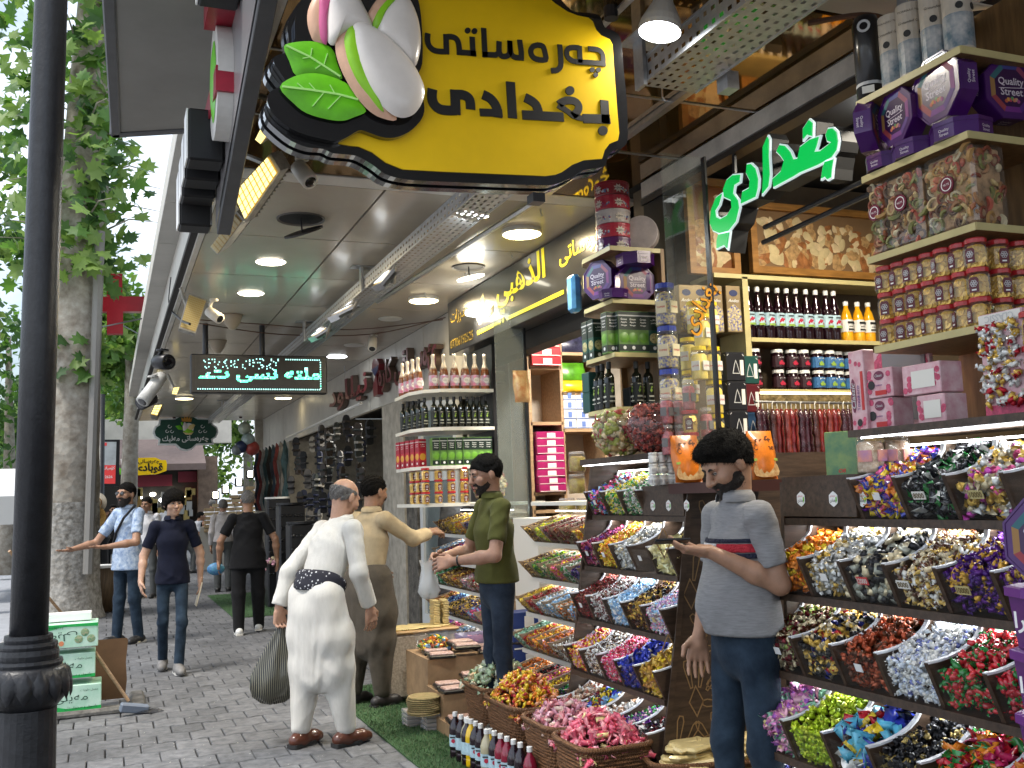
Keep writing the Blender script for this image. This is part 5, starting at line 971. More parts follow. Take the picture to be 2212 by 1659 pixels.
def mk_carton(front,name,band,fruit,w_=.075,h=.25,text_='Green Apple Vinegar'):
 def f():
  t=thing('carton','','carton');g=MB();g.rbox((0,0,h/2),(w_,w_,h),.0025);g.build('carton_body',front,t)
  for a0,nm in((0,'street'),(PI/2,'near')):
   n=Vector((-math.cos(a0),-math.sin(a0),0));fr=(n*(w_/2),(math.sin(a0),-math.cos(a0),0),(0,0,1),n)
   g=MB();hw=w_/2*.96;g.prism([(-hw,h*.55),(hw,h*.55),(hw,h*.985),(-hw,h*.985)],fr,0,.0008);bd=g.build('dark_band',band,t);g=MB();g.prism([(-hw,.01),(hw,.01),(hw,.05),(-hw,.05)],fr,0,.0008);g.build('base_band',band,t)
   g=MB();g.prism([(-hw,h*.875),(hw,h*.875),(hw,h*.905),(-hw,h*.905)],fr,.0008,.0016);g.build('gold_stripe',pr_gold,bd)
   g=MB();[put_text(g,s_,fr,w=w_*.55,h=.012,at=(0,h*(.80-.075*i_)),d=.0016,bold=.01)for i_,s_ in enumerate(text_.split())];g.build('lettering',M_wht,bd)
   if fruit:
    g=MB();pillow(g,circle(0,h*.36,w_*.42,14),fr,.0004,.004,3);g.build('fruit_print',fruit,t)
   g=MB();g.prism(circle(0,.03,.011,10),fr,.0008,.0016);g.build('seal_print',M_wht,bd)
  return t
 return Proto(f)
M_apple=mat('apple_green',(.12,.30,.03),.4,var=.3,scale=9)
carton_g=mk_carton(mat('carton_leaf',(.10,.22,.045),.4,var=.35,scale=9),'g',M_grd,M_apple);carton_d=mk_carton(mat('carton_teal',(.012,.07,.05),.4),'d',M_grd,mat('seed_print',(.34,.30,.14),.5,var=.6,scale=90),text_='خل الشعير');carton_r=mk_carton(mat('carton_red',(.42,.02,.035),.4),'r',mat('carton_red2',(.30,.012,.03),.4),mat('pepper_print',(.60,.30,.04),.4),text_='خل التفاح')
def jar(name,r,h,body_c,fillm,lidm,labm,lid_h=.018,square=False,fill_kind=None,txt=None):
 def f():
  t=thing(name,'','jar');n=4 if square else 16
  g=MB();g.smooth=not square;g.lathe([(r*.94,0),(r,.006),(r,h*.80),(r*.86,h*.92),(r*.84,h-lid_h*.6)],n);g.build('jar_body',M_jar,t)
  g=MB();g.smooth=True;g.lathe([(r*.9,.004),(r*.93,.01),(r*.93,h*.70),(r*.7,h*.78)],n);g.build('contents',fillm,t)
  g=MB();g.lathe([(r*.9,h-lid_h),(r*.9,h-.002),(r*.84,h)],16);g.build('lid',lidm,t)
  if labm:
   g=MB()
   for a0 in(.25,PI/2):
    fr=((-math.cos(a0)*(r+.0008),-math.sin(a0)*(r+.0008),h*.42),(math.sin(a0),-math.cos(a0),0),(0,0,1),(-math.cos(a0),-math.sin(a0),0));g.prism([(-r*.5,-h*.14),(r*.5,-h*.14),(r*.5,h*.14),(-r*.5,h*.14)],fr,-.004,.001)
   l=g.build('paper_label',labm,t)
   if txt:
    g=MB()
    for a0 in(.25,PI/2):put_text(g,txt,((-math.cos(a0)*(r+.0018),-math.sin(a0)*(r+.0018),h*.42),(math.sin(a0),-math.cos(a0),0),(0,0,1),(-math.cos(a0),-math.sin(a0),0)),w=r*.85,d=.0008,bold=.02)
    g.build('lettering',mat('print_red'),l)
  return t
 return Proto(f)
M_mixc=mat('mixed_sweets_fill',(.05,.06,.25),.3,var=.9,scale=70,col2=(.62,.50,.18),detail=1,bump=.8,bscale=60)
M_pinkc=mat('pink_fruit_fill',(.30,.05,.07),.45,var=.4,scale=45,col2=(.55,.16,.18),bump=.9,bscale=45);M_yelc=mat('yellow_ghee',(.80,.62,.12),.45,var=.08,scale=20)
toffee=jar('toffee_jar',.058,.235,None,M_mixc,M_bluelid,M_lab,.03,txt='TOFFEES');pinkjar=jar('fruit_jar',.034,.16,None,M_pinkc,M_clid,mat('label_gray',(.18,.17,.17),.5),.02);yeljar=jar('ghee_jar',.047,.185,None,M_yelc,M_yellid,mat('label_white',(.7,.68,.64),.5),.022,txt='بغدادی')
nutjar=jar('nut_jar',.052,.15,None,mat('nut_mix',(.30,.17,.08),.5,var=.5,scale=40,col2=(.62,.52,.40),bump=.8,bscale=40),M_clid,mat('label_sunset',(.62,.25,.10),.4,var=.5,scale=9,col2=(.20,.12,.35)),.022)
def mk_box(name,cat,dims,m,deco=None):
 def f():
  t=thing(name,'',cat);g=MB();g.rbox((0,0,dims[2]/2),dims,.003);g.build('box_body',m,t)
  if deco:deco(t,dims)
  return t
 return Proto(f)
XA,YA0,YA1,XA1=2.75,5.17,5.56,3.09
uA=thing('shelf_unit','corner shelf unit with pale edged boards over the carved rack','shelf',(2.9,5.3,0))
zA=[PX(1339,v,XA).z for v in(519,637.5,757,877)]
for z in zA:board(uA,[(XA,YA0),(XA1,YA0),(XA1,YA1+.12),(XA+.14,YA1+.12),(XA+.04,YA1+.07),(XA,YA1-.02)],z,.028,edge=[0,5,4,3])
g=MB();g.box((XA1,YA0,1.82),(XA1+.022,YA1+.1,zA[0]));g.box((XA1-.001,YA0-.003,1.82),(XA1+.023,YA0,zA[0]));g.build('side_panel',M_woodl,uA,world=True)
g=MB();g.box((XA+.3,YA1+.1,1.82),(XA1,YA1+.12,zA[0]));g.build('back_panel',M_woodl,uA,world=True)
def mk_rtin():
 t=thing('round_tin','','tin');g=MB();g.lathe([(.105,0),(.107,.004),(.107,.075)],28);g.build('tin_body',mat('tin_red',(.36,.03,.06),.3,coat=.5),t)
 g=MB();g.lathe([(.110,.068),(.110,.083),(.104,.086)],28);g.build('lid',mat('tin_red'),t);return t
def rtin(p,label,c,rot=(0,0,0),nm=None):
 o=mk_rtin();o.location=p;o.rotation_euler=rot;o['label']=label;o['group']='round sweet tins on the shelf'
 m=mat('tin_'+nm,c,.3,coat=.5,var=.2,scale=10)
 for k in o.children:k.data.materials[0]=m
 for a0 in(0.2,PI/2-.1):
  fr=((-math.cos(a0)*.107,-math.sin(a0)*.107,.036),(math.sin(a0),-math.cos(a0),0),(0,0,1),(-math.cos(a0),-math.sin(a0),0));g=MB()
  g.prism([(math.cos(k*PI/8)*(.03 if k%2 else.017),math.sin(k*PI/8)*(.028 if k%2 else.016))for k in range(16)],fr,-.004,.0018);s_=g.build('star_print',mat('print_cream',(.66,.58,.5),.4),o)
  g=MB();put_text(g,'Uğme',fr,w=.038,d=.0026,skew=.3,bold=.015);g.build('lettering',pr_blk,s_)
  g=MB();g.c_=0
  for k in range(9):g.col=random.choice([(.5,.55,.6),(.12,.25,.45),(.6,.5,.4),(.25,.05,.12)]);b=a0+.5+random.uniform(-.22,.22);g.ball((-math.cos(b)*.105,-math.sin(b)*.105,random.uniform(.015,.04)),(.007,.007,.007),6,4)
  g.build('sweet_print',mat('tin_print',attr='Col'),o)
 return o
for i,(c,nm,lab)in enumerate([((.09,.012,.10),'violet','purple round tin at the bottom of the tin stack'),((.42,.03,.055),'scarlet','red round tin second from the bottom of the stack'),((.52,.46,.44),'cream','cream and plum striped round tin in the stack'),((.40,.025,.05),'crimson','red round tin above the cream one'),((.28,.02,.03),'wine','dark red round tin on top of the stack')]):rtin((XA+.13,YA0+.19,zA[0]+.088*i),lab,c,nm=nm)
p_=PY(1398,490,YA0+.04);rtin((p_.x+.02,YA0+.14,zA[0]+.11),'pale round tin standing on its edge beside the tin stack',(.46,.40,.38),(PI/2*1.0,0,R(-38)),'pale')
z=zA[1];tin((XA+.20,YA0+.09,z),'purple octagonal chocolate tin facing front on the corner shelf',PI/2)
tin((XA+.07,YA0+.26,z+.05),'purple octagonal tin turned to the street at the left of the corner shelf',.35);tin((XA+.30,YA0+.16,z),'purple octagonal tin seen edge-on at the right of the corner shelf',-.5+PI)
tin((XA+.19,YA0-.06,z+.245),'purple octagonal tin lying flat on top of the front facing one',rot=(0,PI/2,PI/2),sc=.92);tin((XA-.03,YA0+.01,z+.03),'purple octagonal tin lying flat at the left front of the corner shelf',rot=(0,PI/2,.6),sc=.7)
bl=thing('blue_pack','blue wrapped pack leaning at the left end of the corner shelf','pack',(XA-.02,YA1+.08,zA[1]));g=MB();g.rbox((0,0,.12),(.07,.10,.24),.02);g.build('wrapper',mat('blue_plastic',(.10,.32,.55),.3,var=.3,scale=12),bl)
for i,(u,pr,lab)in enumerate([(1283,carton_d,'barley carton'),(1297,carton_d,'barley carton'),(1316,carton_g,'green apple carton'),(1341,carton_g,'green apple carton'),(1360,carton_g,'green apple carton'),(1382,carton_g,'green apple carton'),(1405,carton_d,'dark teal barley carton')]):
 if i<2:y=YA1+.03-i*.085;p=(XA+.05,y,zA[2])
 else:y=YA0+.05+(.04 if i in(2,)else 0);p=(PY(u,700,y).x,y,zA[2])
 pr(p,'%s, %s from the left on the corner shelf'%(lab,od(i)),PI/2*0,'vinegar cartons on the corner shelf')
for i,(u,y)in enumerate([(1292,5.45),(1302,5.38),(1316,5.28),(1375,5.24),(1400,5.25)]):oil((PY(u,820,y).x,y,zA[3]),'dark olive oil bottle, %s from the left on the lowest corner shelf'%od(i),0,'oil bottles on the corner shelf')
bx=mk_box('tin_box','tin',(.09,.09,.13),mat('black_tin',(.012,.012,.015),.35,var=.2));bx((XA+.2,5.34,zA[3]),'small black tin box behind the olive oil bottles')
grb=mk_box('tin_box','tin',(.10,.10,.125),mat('green_tin',(.012,.06,.05),.35));[grb((XA+.06,YA1+.04,zA[3]+.127*i),'dark green tin box %s at the end of the lowest corner shelf'%s_)for i,s_ in enumerate(('underneath','on top'))]
def fishbowl(p,r,label,pal,size,kind,n):
 t=thing('glass_bowl',label,'glass bowl',p);g=MB();g.smooth=True;pr_=[(r*math.sin(a),r*.92-r*.92*math.cos(a))for a in[.35+j*(PI-.95)/11 for j in range(12)]];g.lathe([(.01,pr_[0][1]-.001)]+pr_,28,cap=False);g.build('glass_wall',M_jar,t)
 g=MB();g.smooth=True;rr=r*.80;g.lathe([(.01,.03)]+[(rr*math.sin(a),r*.92-rr*.98*math.cos(a))for a in[.4+j*(PI-1.2)/9 for j in range(10)]]+[(.01,r*1.5)],20,cap=False);g.build('filling',mat('fill_'+kind+'%d'%n,tuple(c*.5 for c in pal[0][0]),.7,var=.4,scale=30),t)
 a=NR.uniform(0,2*PI,n);c_=NR.uniform(-.93,.80,n);s_=np.sqrt(1-c_*c_);q=r*NR.uniform(.84,.92,n)
 ps=np.stack([p[0]+q*s_*np.cos(a),p[1]+q*s_*np.sin(a),p[2]+r*.92+q*.96*c_],1)
 candies('dried_fruit',ps,size,kind,pal,mat('dried_fruit',attr='Col',rough=.55,var=.3,scale=40),None,p,crush=.10,parent=t).location=(0,0,0)
def fb(u,v,y):q=PY(u,v,y);return(q.x,q.y,1.82)
fishbowl(fb(1418,980,4.72),.160,'round glass bowl of red dried berries on the counter',pl((.28,.045,.035),3,(.36,.075,.05),2,(.20,.03,.03),1),.032,'ball',420)
fishbowl(fb(1340,980,4.98),.150,'round glass bowl of mixed dried apple, kiwi and fruit slices',pl((.62,.50,.30),3,(.30,.32,.07),3,(.35,.06,.04),2,(.45,.30,.12),2),.036,'cube',420)
cup=jar('paper_cup',.027,.058,None,M_wht,M_wlid,mat('label_gray2',(.45,.45,.45),.5),.012)
k=0
for i,u in enumerate((1414,1432,1450)):
 for j in range(3-(0)):
  p=PY(u,1060,4.63);cup((p.x,4.63,1.645+j*.058),'white lidded cup in the %s column of the stack, %s'%(od(i),('at the bottom','in the middle','on top')[j]),.3*i+j,'white cups stacked on the counter')
p=PY(1467,1060,4.60);cup((p.x,4.60,1.645),'single white lidded cup right of the cup stack',0,'white cups stacked on the counter')
st_=thing('jar_counter','dark counter behind the glass carrying the jar columns','counter',(3.45,4.75,0));g=MB();g.box((3.12,4.5,.06),(4.1,5.2,1.80));g.build('counter_body',M_wood,st_,world=True)
def at(u,y,z):q=PY(u,900,y);return(q.x,y,z)
for i in range(4):toffee((at(1450,4.72,0)[0],4.72,1.80+.238*i),'blue lidded toffee jar in the tall column, %s from the bottom'%od(i),.35,'toffee jars stacked at the glass')
for i,(u,y,z,lab)in enumerate([(1440,4.58,1.80,'lower left pair'),(1468,4.58,1.80,'lower right pair'),(1440,4.58,1.962,'upper left'),(1468,4.58,1.962,'upper right'),(1490,4.50,2.03,'alone on the red lidded jars'),(1525,4.52,1.885,'right of the red lidded coin jars'),(1527,4.45,1.73,'behind the head of the man in grey')]):pinkjar(at(u,y,z),'tall clear jar of red dried fruit, %s'%lab,.3,'clear jars of red dried fruit')
for i in range(3):goldjar(at(1490,4.50,1.68+.117*i),'red lidded jar of gold coins by the clear fruit jars, %s'%('bottom','middle','top')[i],.9,'gold coin jars by the fruit jars')
for i,(u,y,z)in enumerate([(1527,4.66,2.39),(1517,4.64,2.205),(1546,4.64,2.205),(1546,4.64,2.02),(1546,4.64,1.835),(1494,4.8,2.28),(1512,4.85,2.50),(1546,4.85,2.50),(1494,4.8,2.095)]):yeljar(at(u,y,z),'yellow lidded jar of pale yellow ghee in the stack behind the glass, %s'%('topmost','second tier left','second tier right','third tier','lowest tier','left, half hidden','back row left','back row right','left, lower')[i],.3,'yellow lidded jars')
def tinbox(m,c):
 def deco(t,d):
  for a0 in(0,PI/2):
   n=Vector((-math.cos(a0),-math.sin(a0),0));fr=(n*(d[0]/2)+Vector((0,0,d[2]/2)),(math.sin(a0),-math.cos(a0),0),(0,0,1),n);g=MB();s_=d[0]*.18
   g.ribbon([(-s_,-s_*1.6),(-s_*.4,s_*.6),(0,s_*1.6),(s_*.4,s_*.6),(s_,-s_*1.6),(-s_,-s_*1.6)],.004,fr,0,.001);g.ribbon([(-d[0]*.44,d[2]*.40),(-d[0]*.36,d[2]*.46)],.004,fr,0,.001);g.ribbon([(d[0]*.44,d[2]*.40),(d[0]*.36,d[2]*.46)],.004,fr,0,.001);g.build('gold_print',pr_gold,t)
   if a0:g=MB();g.prism([(d[0]*.22,-d[2]*.3),(d[0]*.40,-d[2]*.3),(d[0]*.40,d[2]*.25),(d[0]*.22,d[2]*.25)],fr,0,.0012);g.build('paper_sticker',M_tag,t)
  g=MB();g.rbox((0,0,d[2]),(d[0]*.98,d[1]*.98,.012),.003);g.build('lid',m,t)
 return mk_box('tin_box','tin',(.125,.125,.155),m,deco)
tbk=tinbox(mat('black_tin'),0);tgn=tinbox(mat('green_tin'),0);trd=tinbox(mat('maroon_tin',(.09,.008,.012),.35),0);tbu=tinbox(mat('blue_tin',(.02,.055,.12),.35),0)
for i,(pr,u,lab)in enumerate([(tbu,1582,'blue tin box at the bottom of the black column'),(tbk,1582,'black tin box above the blue one'),(tbk,1582,'middle black tin box of the column'),(tbk,1582,'top black tin box of the column')]):pr(at(u,4.72,1.72+.163*i),lab,0,'tin boxes by the doorway')
for i,(pr,lab)in enumerate([(tbu,'blue tin box at the bottom of the right column'),(tbu,'upper blue tin box of the right column'),(trd,'dark red tin box in the right column'),(tgn,'green tin box on top of the right column')]):pr(at(1612,4.85,1.72+.163*i),lab,0,'tin boxes by the doorway')
g=thing('tin_shelf','low shelf under the tin boxes in the doorway','shelf',(3.6,4.8,0));q=MB();q.box((at(1540,4.6,0)[0],4.6,1.66),(at(1650,4.6,0)[0]+.15,5.0,1.715));q.build('shelf_board',M_wood,g,world=True)
def bag(p,w_,h,label,m,txt=None,lean=.15,rz=0,cat='bag of sweets',fillp=None):
 t=thing('sweet_bag',label,cat,p,rz);g=MB();g.smooth=True;vs=[];nu,nv=10,10
 for s_ in(-1,1):
  for j in range(nv+1):
   for i in range(nu+1):
    a,b=i/nu*2-1,j/nv;th=.035*(1-a*a)**.6*(math.sin(PI*min(1,b*1.05))**.5 if 0<b<.96 else 0);vs.append((a*w_/2*(1-.05*math.sin(b*9)),s_*th+lean*b*h+.003*math.sin(a*14+b*5),b*h))
 m1=(nu+1)*(nv+1);g.add(vs,[(k*m1+j*(nu+1)+i,k*m1+j*(nu+1)+i+1,k*m1+(j+1)*(nu+1)+i+1,k*m1+(j+1)*(nu+1)+i)for k in(0,1)for j in range(nv)for i in range(nu)]);g.build('wrapper',m,t)
 fr=((0,-.037+lean*h*.5,0),(1,0,0),(0,lean,1),(0,-1,0));
 if txt:
  g=MB();[put_text(g,s_,fr,w=w_*(.62 if i==0 else.8),at=(0,h*(.80-.14*i)),d=.004+.006*i,bold=.02)for i,s_ in enumerate(txt)];g.build('lettering',mat('print_brown',(.12,.035,.01),.5),t)
  g=MB();g.prism(smooth_poly([(-w_*.42,h*.08),(w_*.42,h*.08),(w_*.36,h*.36),(0,h*.42),(-w_*.36,h*.36)],3),fr,.0,.004);wn=g.build('clear_window',mat('caramel_window',(.55,.42,.22),.3,var=.6,scale=35,col2=(.30,.12,.03)),t)
  g=MB();g.prism(circle(w_*.1,h*.5,h*.09,12,h*.06),fr,.004,.008);g.prism(circle(-w_*.16,h*.53,h*.07,12,h*.05),fr,.004,.008);g.build('sweet_print',mat('caramel_print',(.42,.16,.03),.4,var=.3,scale=30),t)
  g=MB();g.ribbon([(-w_*.45,h*.40),(0,h*.44),(w_*.45,h*.40)],.012,fr,.004,.007);g.build('green_stripe',mat('print_leaf'),t)
 return t
M_orbag=mat('orange_pack',(.62,.17,.015),.3,coat=.4,var=.3,scale=14)
for i,(u,y,w_,lab)in enumerate([(1490,4.40,.165,'orange caramel bag standing left of the man in grey'),(1590,4.3,.15,'orange caramel bag behind the neck of the man in grey'),(1655,4.12,.155,'orange caramel bag right of the man in grey')]):
 q=PY(u,1060,y);bag((q.x,y,1.655),w_,.24,lab,M_orbag,['soft','Caramel'])
bs_=thing('bag_shelf','dark low shelf the caramel bags stand on','shelf',(3.1,4.3,0));q=MB();q.box((PY(1455,1060,4.5).x,4.0,1.60),(PY(1690,1060,4.3).x,4.55,1.652));q.build('shelf_board',mat('dark_red_board',(.05,.012,.008),.5),bs_,world=True)
WY=5.06;cw=thing('wall_shelf','wooden wall shelving with syrup bottles and jam jars inside the shop','shelf',(4,5.1,0));zz=lambda v:PY(1750,v,WY).z;xx=lambda u:PY(u,800,WY).x
for v in(737,844):q=MB();q.box((xx(1612),WY-.07,zz(v)-.025),(xx(1960),WY+.2,zz(v)));q.build('shelf_board',M_woodl,cw,world=True);q=MB();q.box((xx(1612),WY-.073,zz(v)-.025),(xx(1960),WY-.07,zz(v)));q.build('edge_band',M_edge,cw,world=True)
q=MB();q.box((xx(1600),WY-.07,zz(850)),(xx(1612),WY+.2,zz(612)));q.build('upright',M_edge,cw,world=True)
q=MB();q.box((xx(1540),WY-.07,zz(616)),(xx(1960),WY+.2,zz(607)));q.build('top_rail',M_edge,cw,world=True)
q=MB();q.box((xx(1560),WY-.05,zz(724)),(xx(1600),WY+.2,zz(720)));q.build('shelf_board',M_woodl,cw,world=True)
q=MB();q.box((xx(1612),WY-.075,zz(854)),(xx(1960),WY-.06,zz(850)));q.build('light_strip',emis('strip_warm',(1,.82,.5),5),cw,world=True)
for i,u in enumerate((1624,1645,1667,1689,1709,1729,1751,1772,1794,1811)):syrup((xx(u),WY,zz(737)),'dark berry syrup bottle, %s from the left on the wall shelf'%od(i),R(90),'dark syrup bottles on the wall shelf')
for i,u in enumerate((1834,1859,1882)):orange((xx(u),WY-.01,zz(737)),'orange juice bottle with white cap, %s from the left'%od(i),R(90),'orange bottles on the wall shelf')
for r in range(2):
 for i,u in enumerate((1628,1650,1678,1708,1734,1764,1790,1814,1840,1866)):
  if i==1:continue
  (jam_r if i<5 else jam_g)((xx(u),WY-.01+(.03 if i>6 else 0),zz(844)+.126*r),'%s jam jar with white lid, %s from the left in the %s row'%('dark red'if i<5 else'blue labelled',od(i if i==0 else i-1),('lower','upper')[r]),R(90),'jam jars on the wall shelf')
def poster(u0,v0,u1,v1,y,label,seed,base):
 a,b=PY(u0,v0,y),PY(u1,v1,y);w_,h=b.x-a.x,a.z-b.z;t=thing('nut_poster',label,'poster',((a.x+b.x)/2,y,b.z));fr=((0,0,h/2),(1,0,0),(0,0,1),(0,-1,0));rs=np.random.RandomState(seed)
 g=MB();g.prism([(-w_/2,-h/2),(w_/2,-h/2),(w_/2,h/2),(-w_/2,h/2)],fr,-.01,0);g.build('backing',mat('poster_'+str(seed),base,.3,var=.5,scale=5,col2=tuple(min(1,c*1.15)for c in base)),t)
 fw=.045
 for p,q in(((-w_/2-fw,-h/2-fw),(w_/2+fw,-h/2)),((-w_/2-fw,h/2),(w_/2+fw,h/2+fw)),((-w_/2-fw,-h/2),(-w_/2,h/2)),((w_/2,-h/2),(w_/2+fw,h/2))):
  g=MB();g.box((p[0],-.03,p[1]+h/2),(q[0],.012,q[1]+h/2));g.build('frame_rail',mat('pine_frame',(.32,.15,.035),.45,var=.3,scale=6,stretch=(1,1,6)),t)
 for k in range(int(50*w_/h)):
  x,z=rs.uniform(-.48,.48)*w_,-h/2+h*.86*rs.uniform(.0,1)**1.2;sz=h*rs.uniform(.09,.14)*(1.35-.6*(z/h+.5));x=max(-w_/2+sz,min(w_/2-sz,x));z=max(-h/2+sz,min(h/2-sz,z));typ=rs.randint(4);a0=rs.uniform(0,PI);c,s_=math.cos(a0),math.sin(a0)
  if typ==0:o=[(sz*math.cos(q_)*(1-.35*(math.sin(q_)>.3)),sz*.62*math.sin(q_))for q_ in[j*2*PI/12 for j in range(12)]];m=mat('print_cashew',(.62,.48,.28),.4,var=.2,scale=20)
  elif typ==1:o=[(sz*1.05*math.cos(q_),sz*.5*math.sin(q_)*(1.1-.5*math.cos(q_)))for q_ in[j*2*PI/12 for j in range(12)]];m=mat('print_almond',(.30,.12,.04),.4,var=.4,scale=25)
  elif typ==2:o=[(sz*math.cos(q_)*(1+.12*math.sin(5*q_)),sz*.85*math.sin(q_)*(1+.12*math.cos(4*q_)))for q_ in[j*2*PI/14 for j in range(14)]];m=mat('print_walnut',(.40,.24,.10),.5,var=.45,scale=35)
  else:o=[(sz*1.05*math.cos(q_),sz*.62*math.sin(q_))for q_ in[j*2*PI/12 for j in range(12)]];m=mat('print_pistachio',(.55,.44,.24),.4,var=.2,scale=12)
  g=MB();pillow(g,[(x+c*p-s_*q,z+s_*p+c*q)for p,q in o],fr,.0006+.00002*k,.004,3);g.build('nut_print',m,t)
 return t
poster(1626,452,1950,596,WY+.12,'big framed picture of mixed nuts above the syrup bottles',3,(.20,.12,.06));poster(1490,400,1582,582,WY+.10,'framed nut picture behind the glass, left of the big one',8,(.20,.07,.02))
lm=thing('box_row','row of tall patterned sweet cartons behind the jars','carton',at(1530,5.0,2.75))
for i,u in enumerate((1478,1508,1540,1579)):
 p=PY(u,700,4.98);o=thing('sweet_carton','tall bronze sweet carton, %s from the left behind the yellow jars'%od(i),'carton',(p.x,4.98,PY(u,720,4.98).z),group='tall bronze cartons')
 g=MB();g.rbox((0,0,.14),(.10,.08,.28),.003);g.build('carton_body',mat('bronze_carton',(.26,.19,.10),.4,metal=.3,var=.2),o);g=MB();fr=((0,-.0405,0),(1,0,0),(0,0,1),(0,-1,0));g.prism([(-.048,.01),(.048,.01),(.048,.13),(0,.17),(-.048,.13)],fr,0,.001);g.build('sweets_print',M_mixc,o);g=MB();g.prism(circle(0,.235,.03,12,.02),fr,0,.001);g.build('seal_print',mat('seal_navy',(.02,.03,.10),.4),o);g=MB();put_text(g,'Andes',fr,w=.07,at=(0,.19),d=.0012,skew=.3);g.build('lettering',M_wht,o)
bpy.data.objects.remove(lm)
sr=thing('hanging_rail','metal rail with hooks for strings of dried fruit paste','rail',(4,4.7,zz(868)));q=MB();q.tube([PY(1630,868,4.7),PY(1900,872,4.7)],.008);q.build('rail',M_steel,sr,world=True)
SC_=[(.045,.012,.02),(.05,.012,.015),(.06,.015,.012),(.16,.014,.012),(.17,.02,.012),(.15,.012,.015),(.20,.025,.015),(.14,.02,.012),(.22,.12,.03),(.20,.11,.03),(.24,.15,.05),(.15,.09,.03),(.18,.11,.05),(.24,.14,.06),(.16,.09,.04),(.22,.14,.07),(.12,.07,.03)]
for i in range(22):
 u=1637+i*10.2;y=4.7+.05*(i%3-1);c=SC_[min(len(SC_)-1,i*len(SC_)//22)];p=PY(u,872,y);bt=PY(u,1052,y)
 g=MB();g.smooth=True;L=p.z-bt.z;pts=[(random.uniform(-.003,.003),random.uniform(-.003,.003),-.03-(L-.03)*j/16)for j in range(17)];g.tube(pts,[.008]+[random.uniform(.017,.024)for _ in range(15)]+[.008],8)
 o=g.build('fruit_string',mat('fruit_string_%d'%(i%9),c,.22,coat=.8,var=.4,scale=40,bump=.5,bscale=70),label='%s dried fruit paste string, %s from the left on the rail'%('dark plum'if i<4 else'deep red'if i<10 else'amber brown',od(i)),cat='fruit string',group='strings of dried fruit paste on the rail');o.location=p
 g=MB();g.tube([(0,0,-.04),(0,0,0),(.008,0,.012)],.003,5);g.build('string_knot',M_tag,o)
bk=MB();a,b=PY(1610,852,4.95),PY(1920,1075,4.95);bk.box((a.x,4.95,b.z),(b.x,4.97,a.z));bk.build('foil_backing',mat('gold_foil_paper',(.30,.22,.10),.35,metal=.5,var=.6,scale=30,bump=.8,bscale=40),label='crumpled gold foil paper behind the hanging strings',cat='foil paper')
XB,XB1,YB0,YB1=2.60,3.02,2.375,2.875
uB=thing('shelf_unit','tall wooden shelf unit with pale edged boards over the nearest candy rack','shelf',(2.8,2.8,1.8))
zB=[PX(u,v,XB).z for u,v in((2052,110),(2092,281),(2106,480),(2119,700))]
for i,z in enumerate(zB):board(uB,[(XB,YB0),(XB1+.3,YB0),(XB1+.3,YB1),(XB,YB1)],z,.026,edge=[3,0])
g=MB();g.box((XB1-.02,YB0+.02,1.81),(XB1,YB1,zB[0]+.3));g.build('back_panel',M_woodl,uB,world=True)
g=MB();g.box((2.93,2.30,1.81),(2.99,2.36,3.55));g.build('upright',M_woodl,uB,world=True)
def mk_can():
 t=thing('coffee_can','','can');g=MB();g.lathe([(.052,0),(.053,.004),(.053,.30)],18);g.build('can_body',mat('can_cream',(.50,.44,.36),.4,var=.15,scale=8),t);g=MB();g.lathe([(.0534,.02),(.0534,.15)],18,cap=False);g.build('photo_print',mat('can_photo',(.08,.14,.18),.4,var=.9,scale=16,col2=(.50,.48,.46),detail=3),t)
 g=MB()
 for a0 in(.3,1.4):fr=((-math.cos(a0)*.0537,-math.sin(a0)*.0537,.22),(math.sin(a0),-math.cos(a0),0),(0,0,1),(-math.cos(a0),-math.sin(a0),0));g.prism(circle(0,-.045,.014,10),fr,-.002,.001);put_text(g,'Grounded',fr,w=.06,at=(0,.0),d=.001,skew=.3);put_text(g,'MOKAGULU',fr,w=.06,at=(0,.045),d=.001)
 g.build('lettering',pr_blk,t);return t
can=Proto(mk_can)
for i,y in enumerate((2.74,2.65,2.54,2.44)):can((XB+.07,y,zB[0]),'cream and blue printed can, %s from the left on the top shelf'%od(i),.2*i,'printed cans on the top shelf',sc=.92)
bc=thing('black_can','tall black can with gold seal at the left end of the top shelf','can',(XB+.05,2.85,zB[0]));g=MB();g.smooth=True;g.lathe([(.05,0),(.05,.30),(.042,.325),(.03,.33)],18);g.build('can_body',mat('black_can',(.012,.011,.012),.3,coat=.4),bc);g=MB();g.lathe([(.0505,.05),(.0505,.062)],18,cap=False);g.build('gold_band',pr_gold,bc);fr=((-.04,-.032,0),(.62,-.78,0),(0,0,1),(-.78,-.62,0));g=MB();g.ribbon(circle(0,.275,.02,14)+[(.02,.275)],.009,fr,0,.002);g.build('gold_seal',pr_gold,bc);g=MB();g.prism([(-.022,.015),(.022,.015),(.022,.042),(-.022,.042)],fr,0,.002);g.build('barcode',M_tag,bc)
z=zB[1];G_='purple octagonal tins on the tall shelf'
tin((XB+.05,2.86,z+.09),'purple tin edge-on at the far left of the tall shelf',PI/2+.5,G_,sc=.85);tin((XB+.05,2.70,z+.075),'purple octagonal tin left of the topmost one on the tall shelf',-.15,G_,sc=.86);tin((XB+.05,2.50,z+.085),'topmost purple octagonal tin in the middle of the tall shelf',-.1,G_,sc=.98);tin((XB+.25,2.44,z+.08),'dark purple tin facing the camera at the right of the tall shelf',PI/2-.1,G_,sc=.92)
for i,(y,a,s_)in enumerate(((2.80,.1,.7),(2.65,.2,.75),(2.47,.15,.8))):tin((XB-.015,y-.01,z+.03),'purple tin lying flat on the tall shelf, %s from the left'%od(i),rot=(0,PI/2,a),group=G_,sc=s_)
z=zB[2]
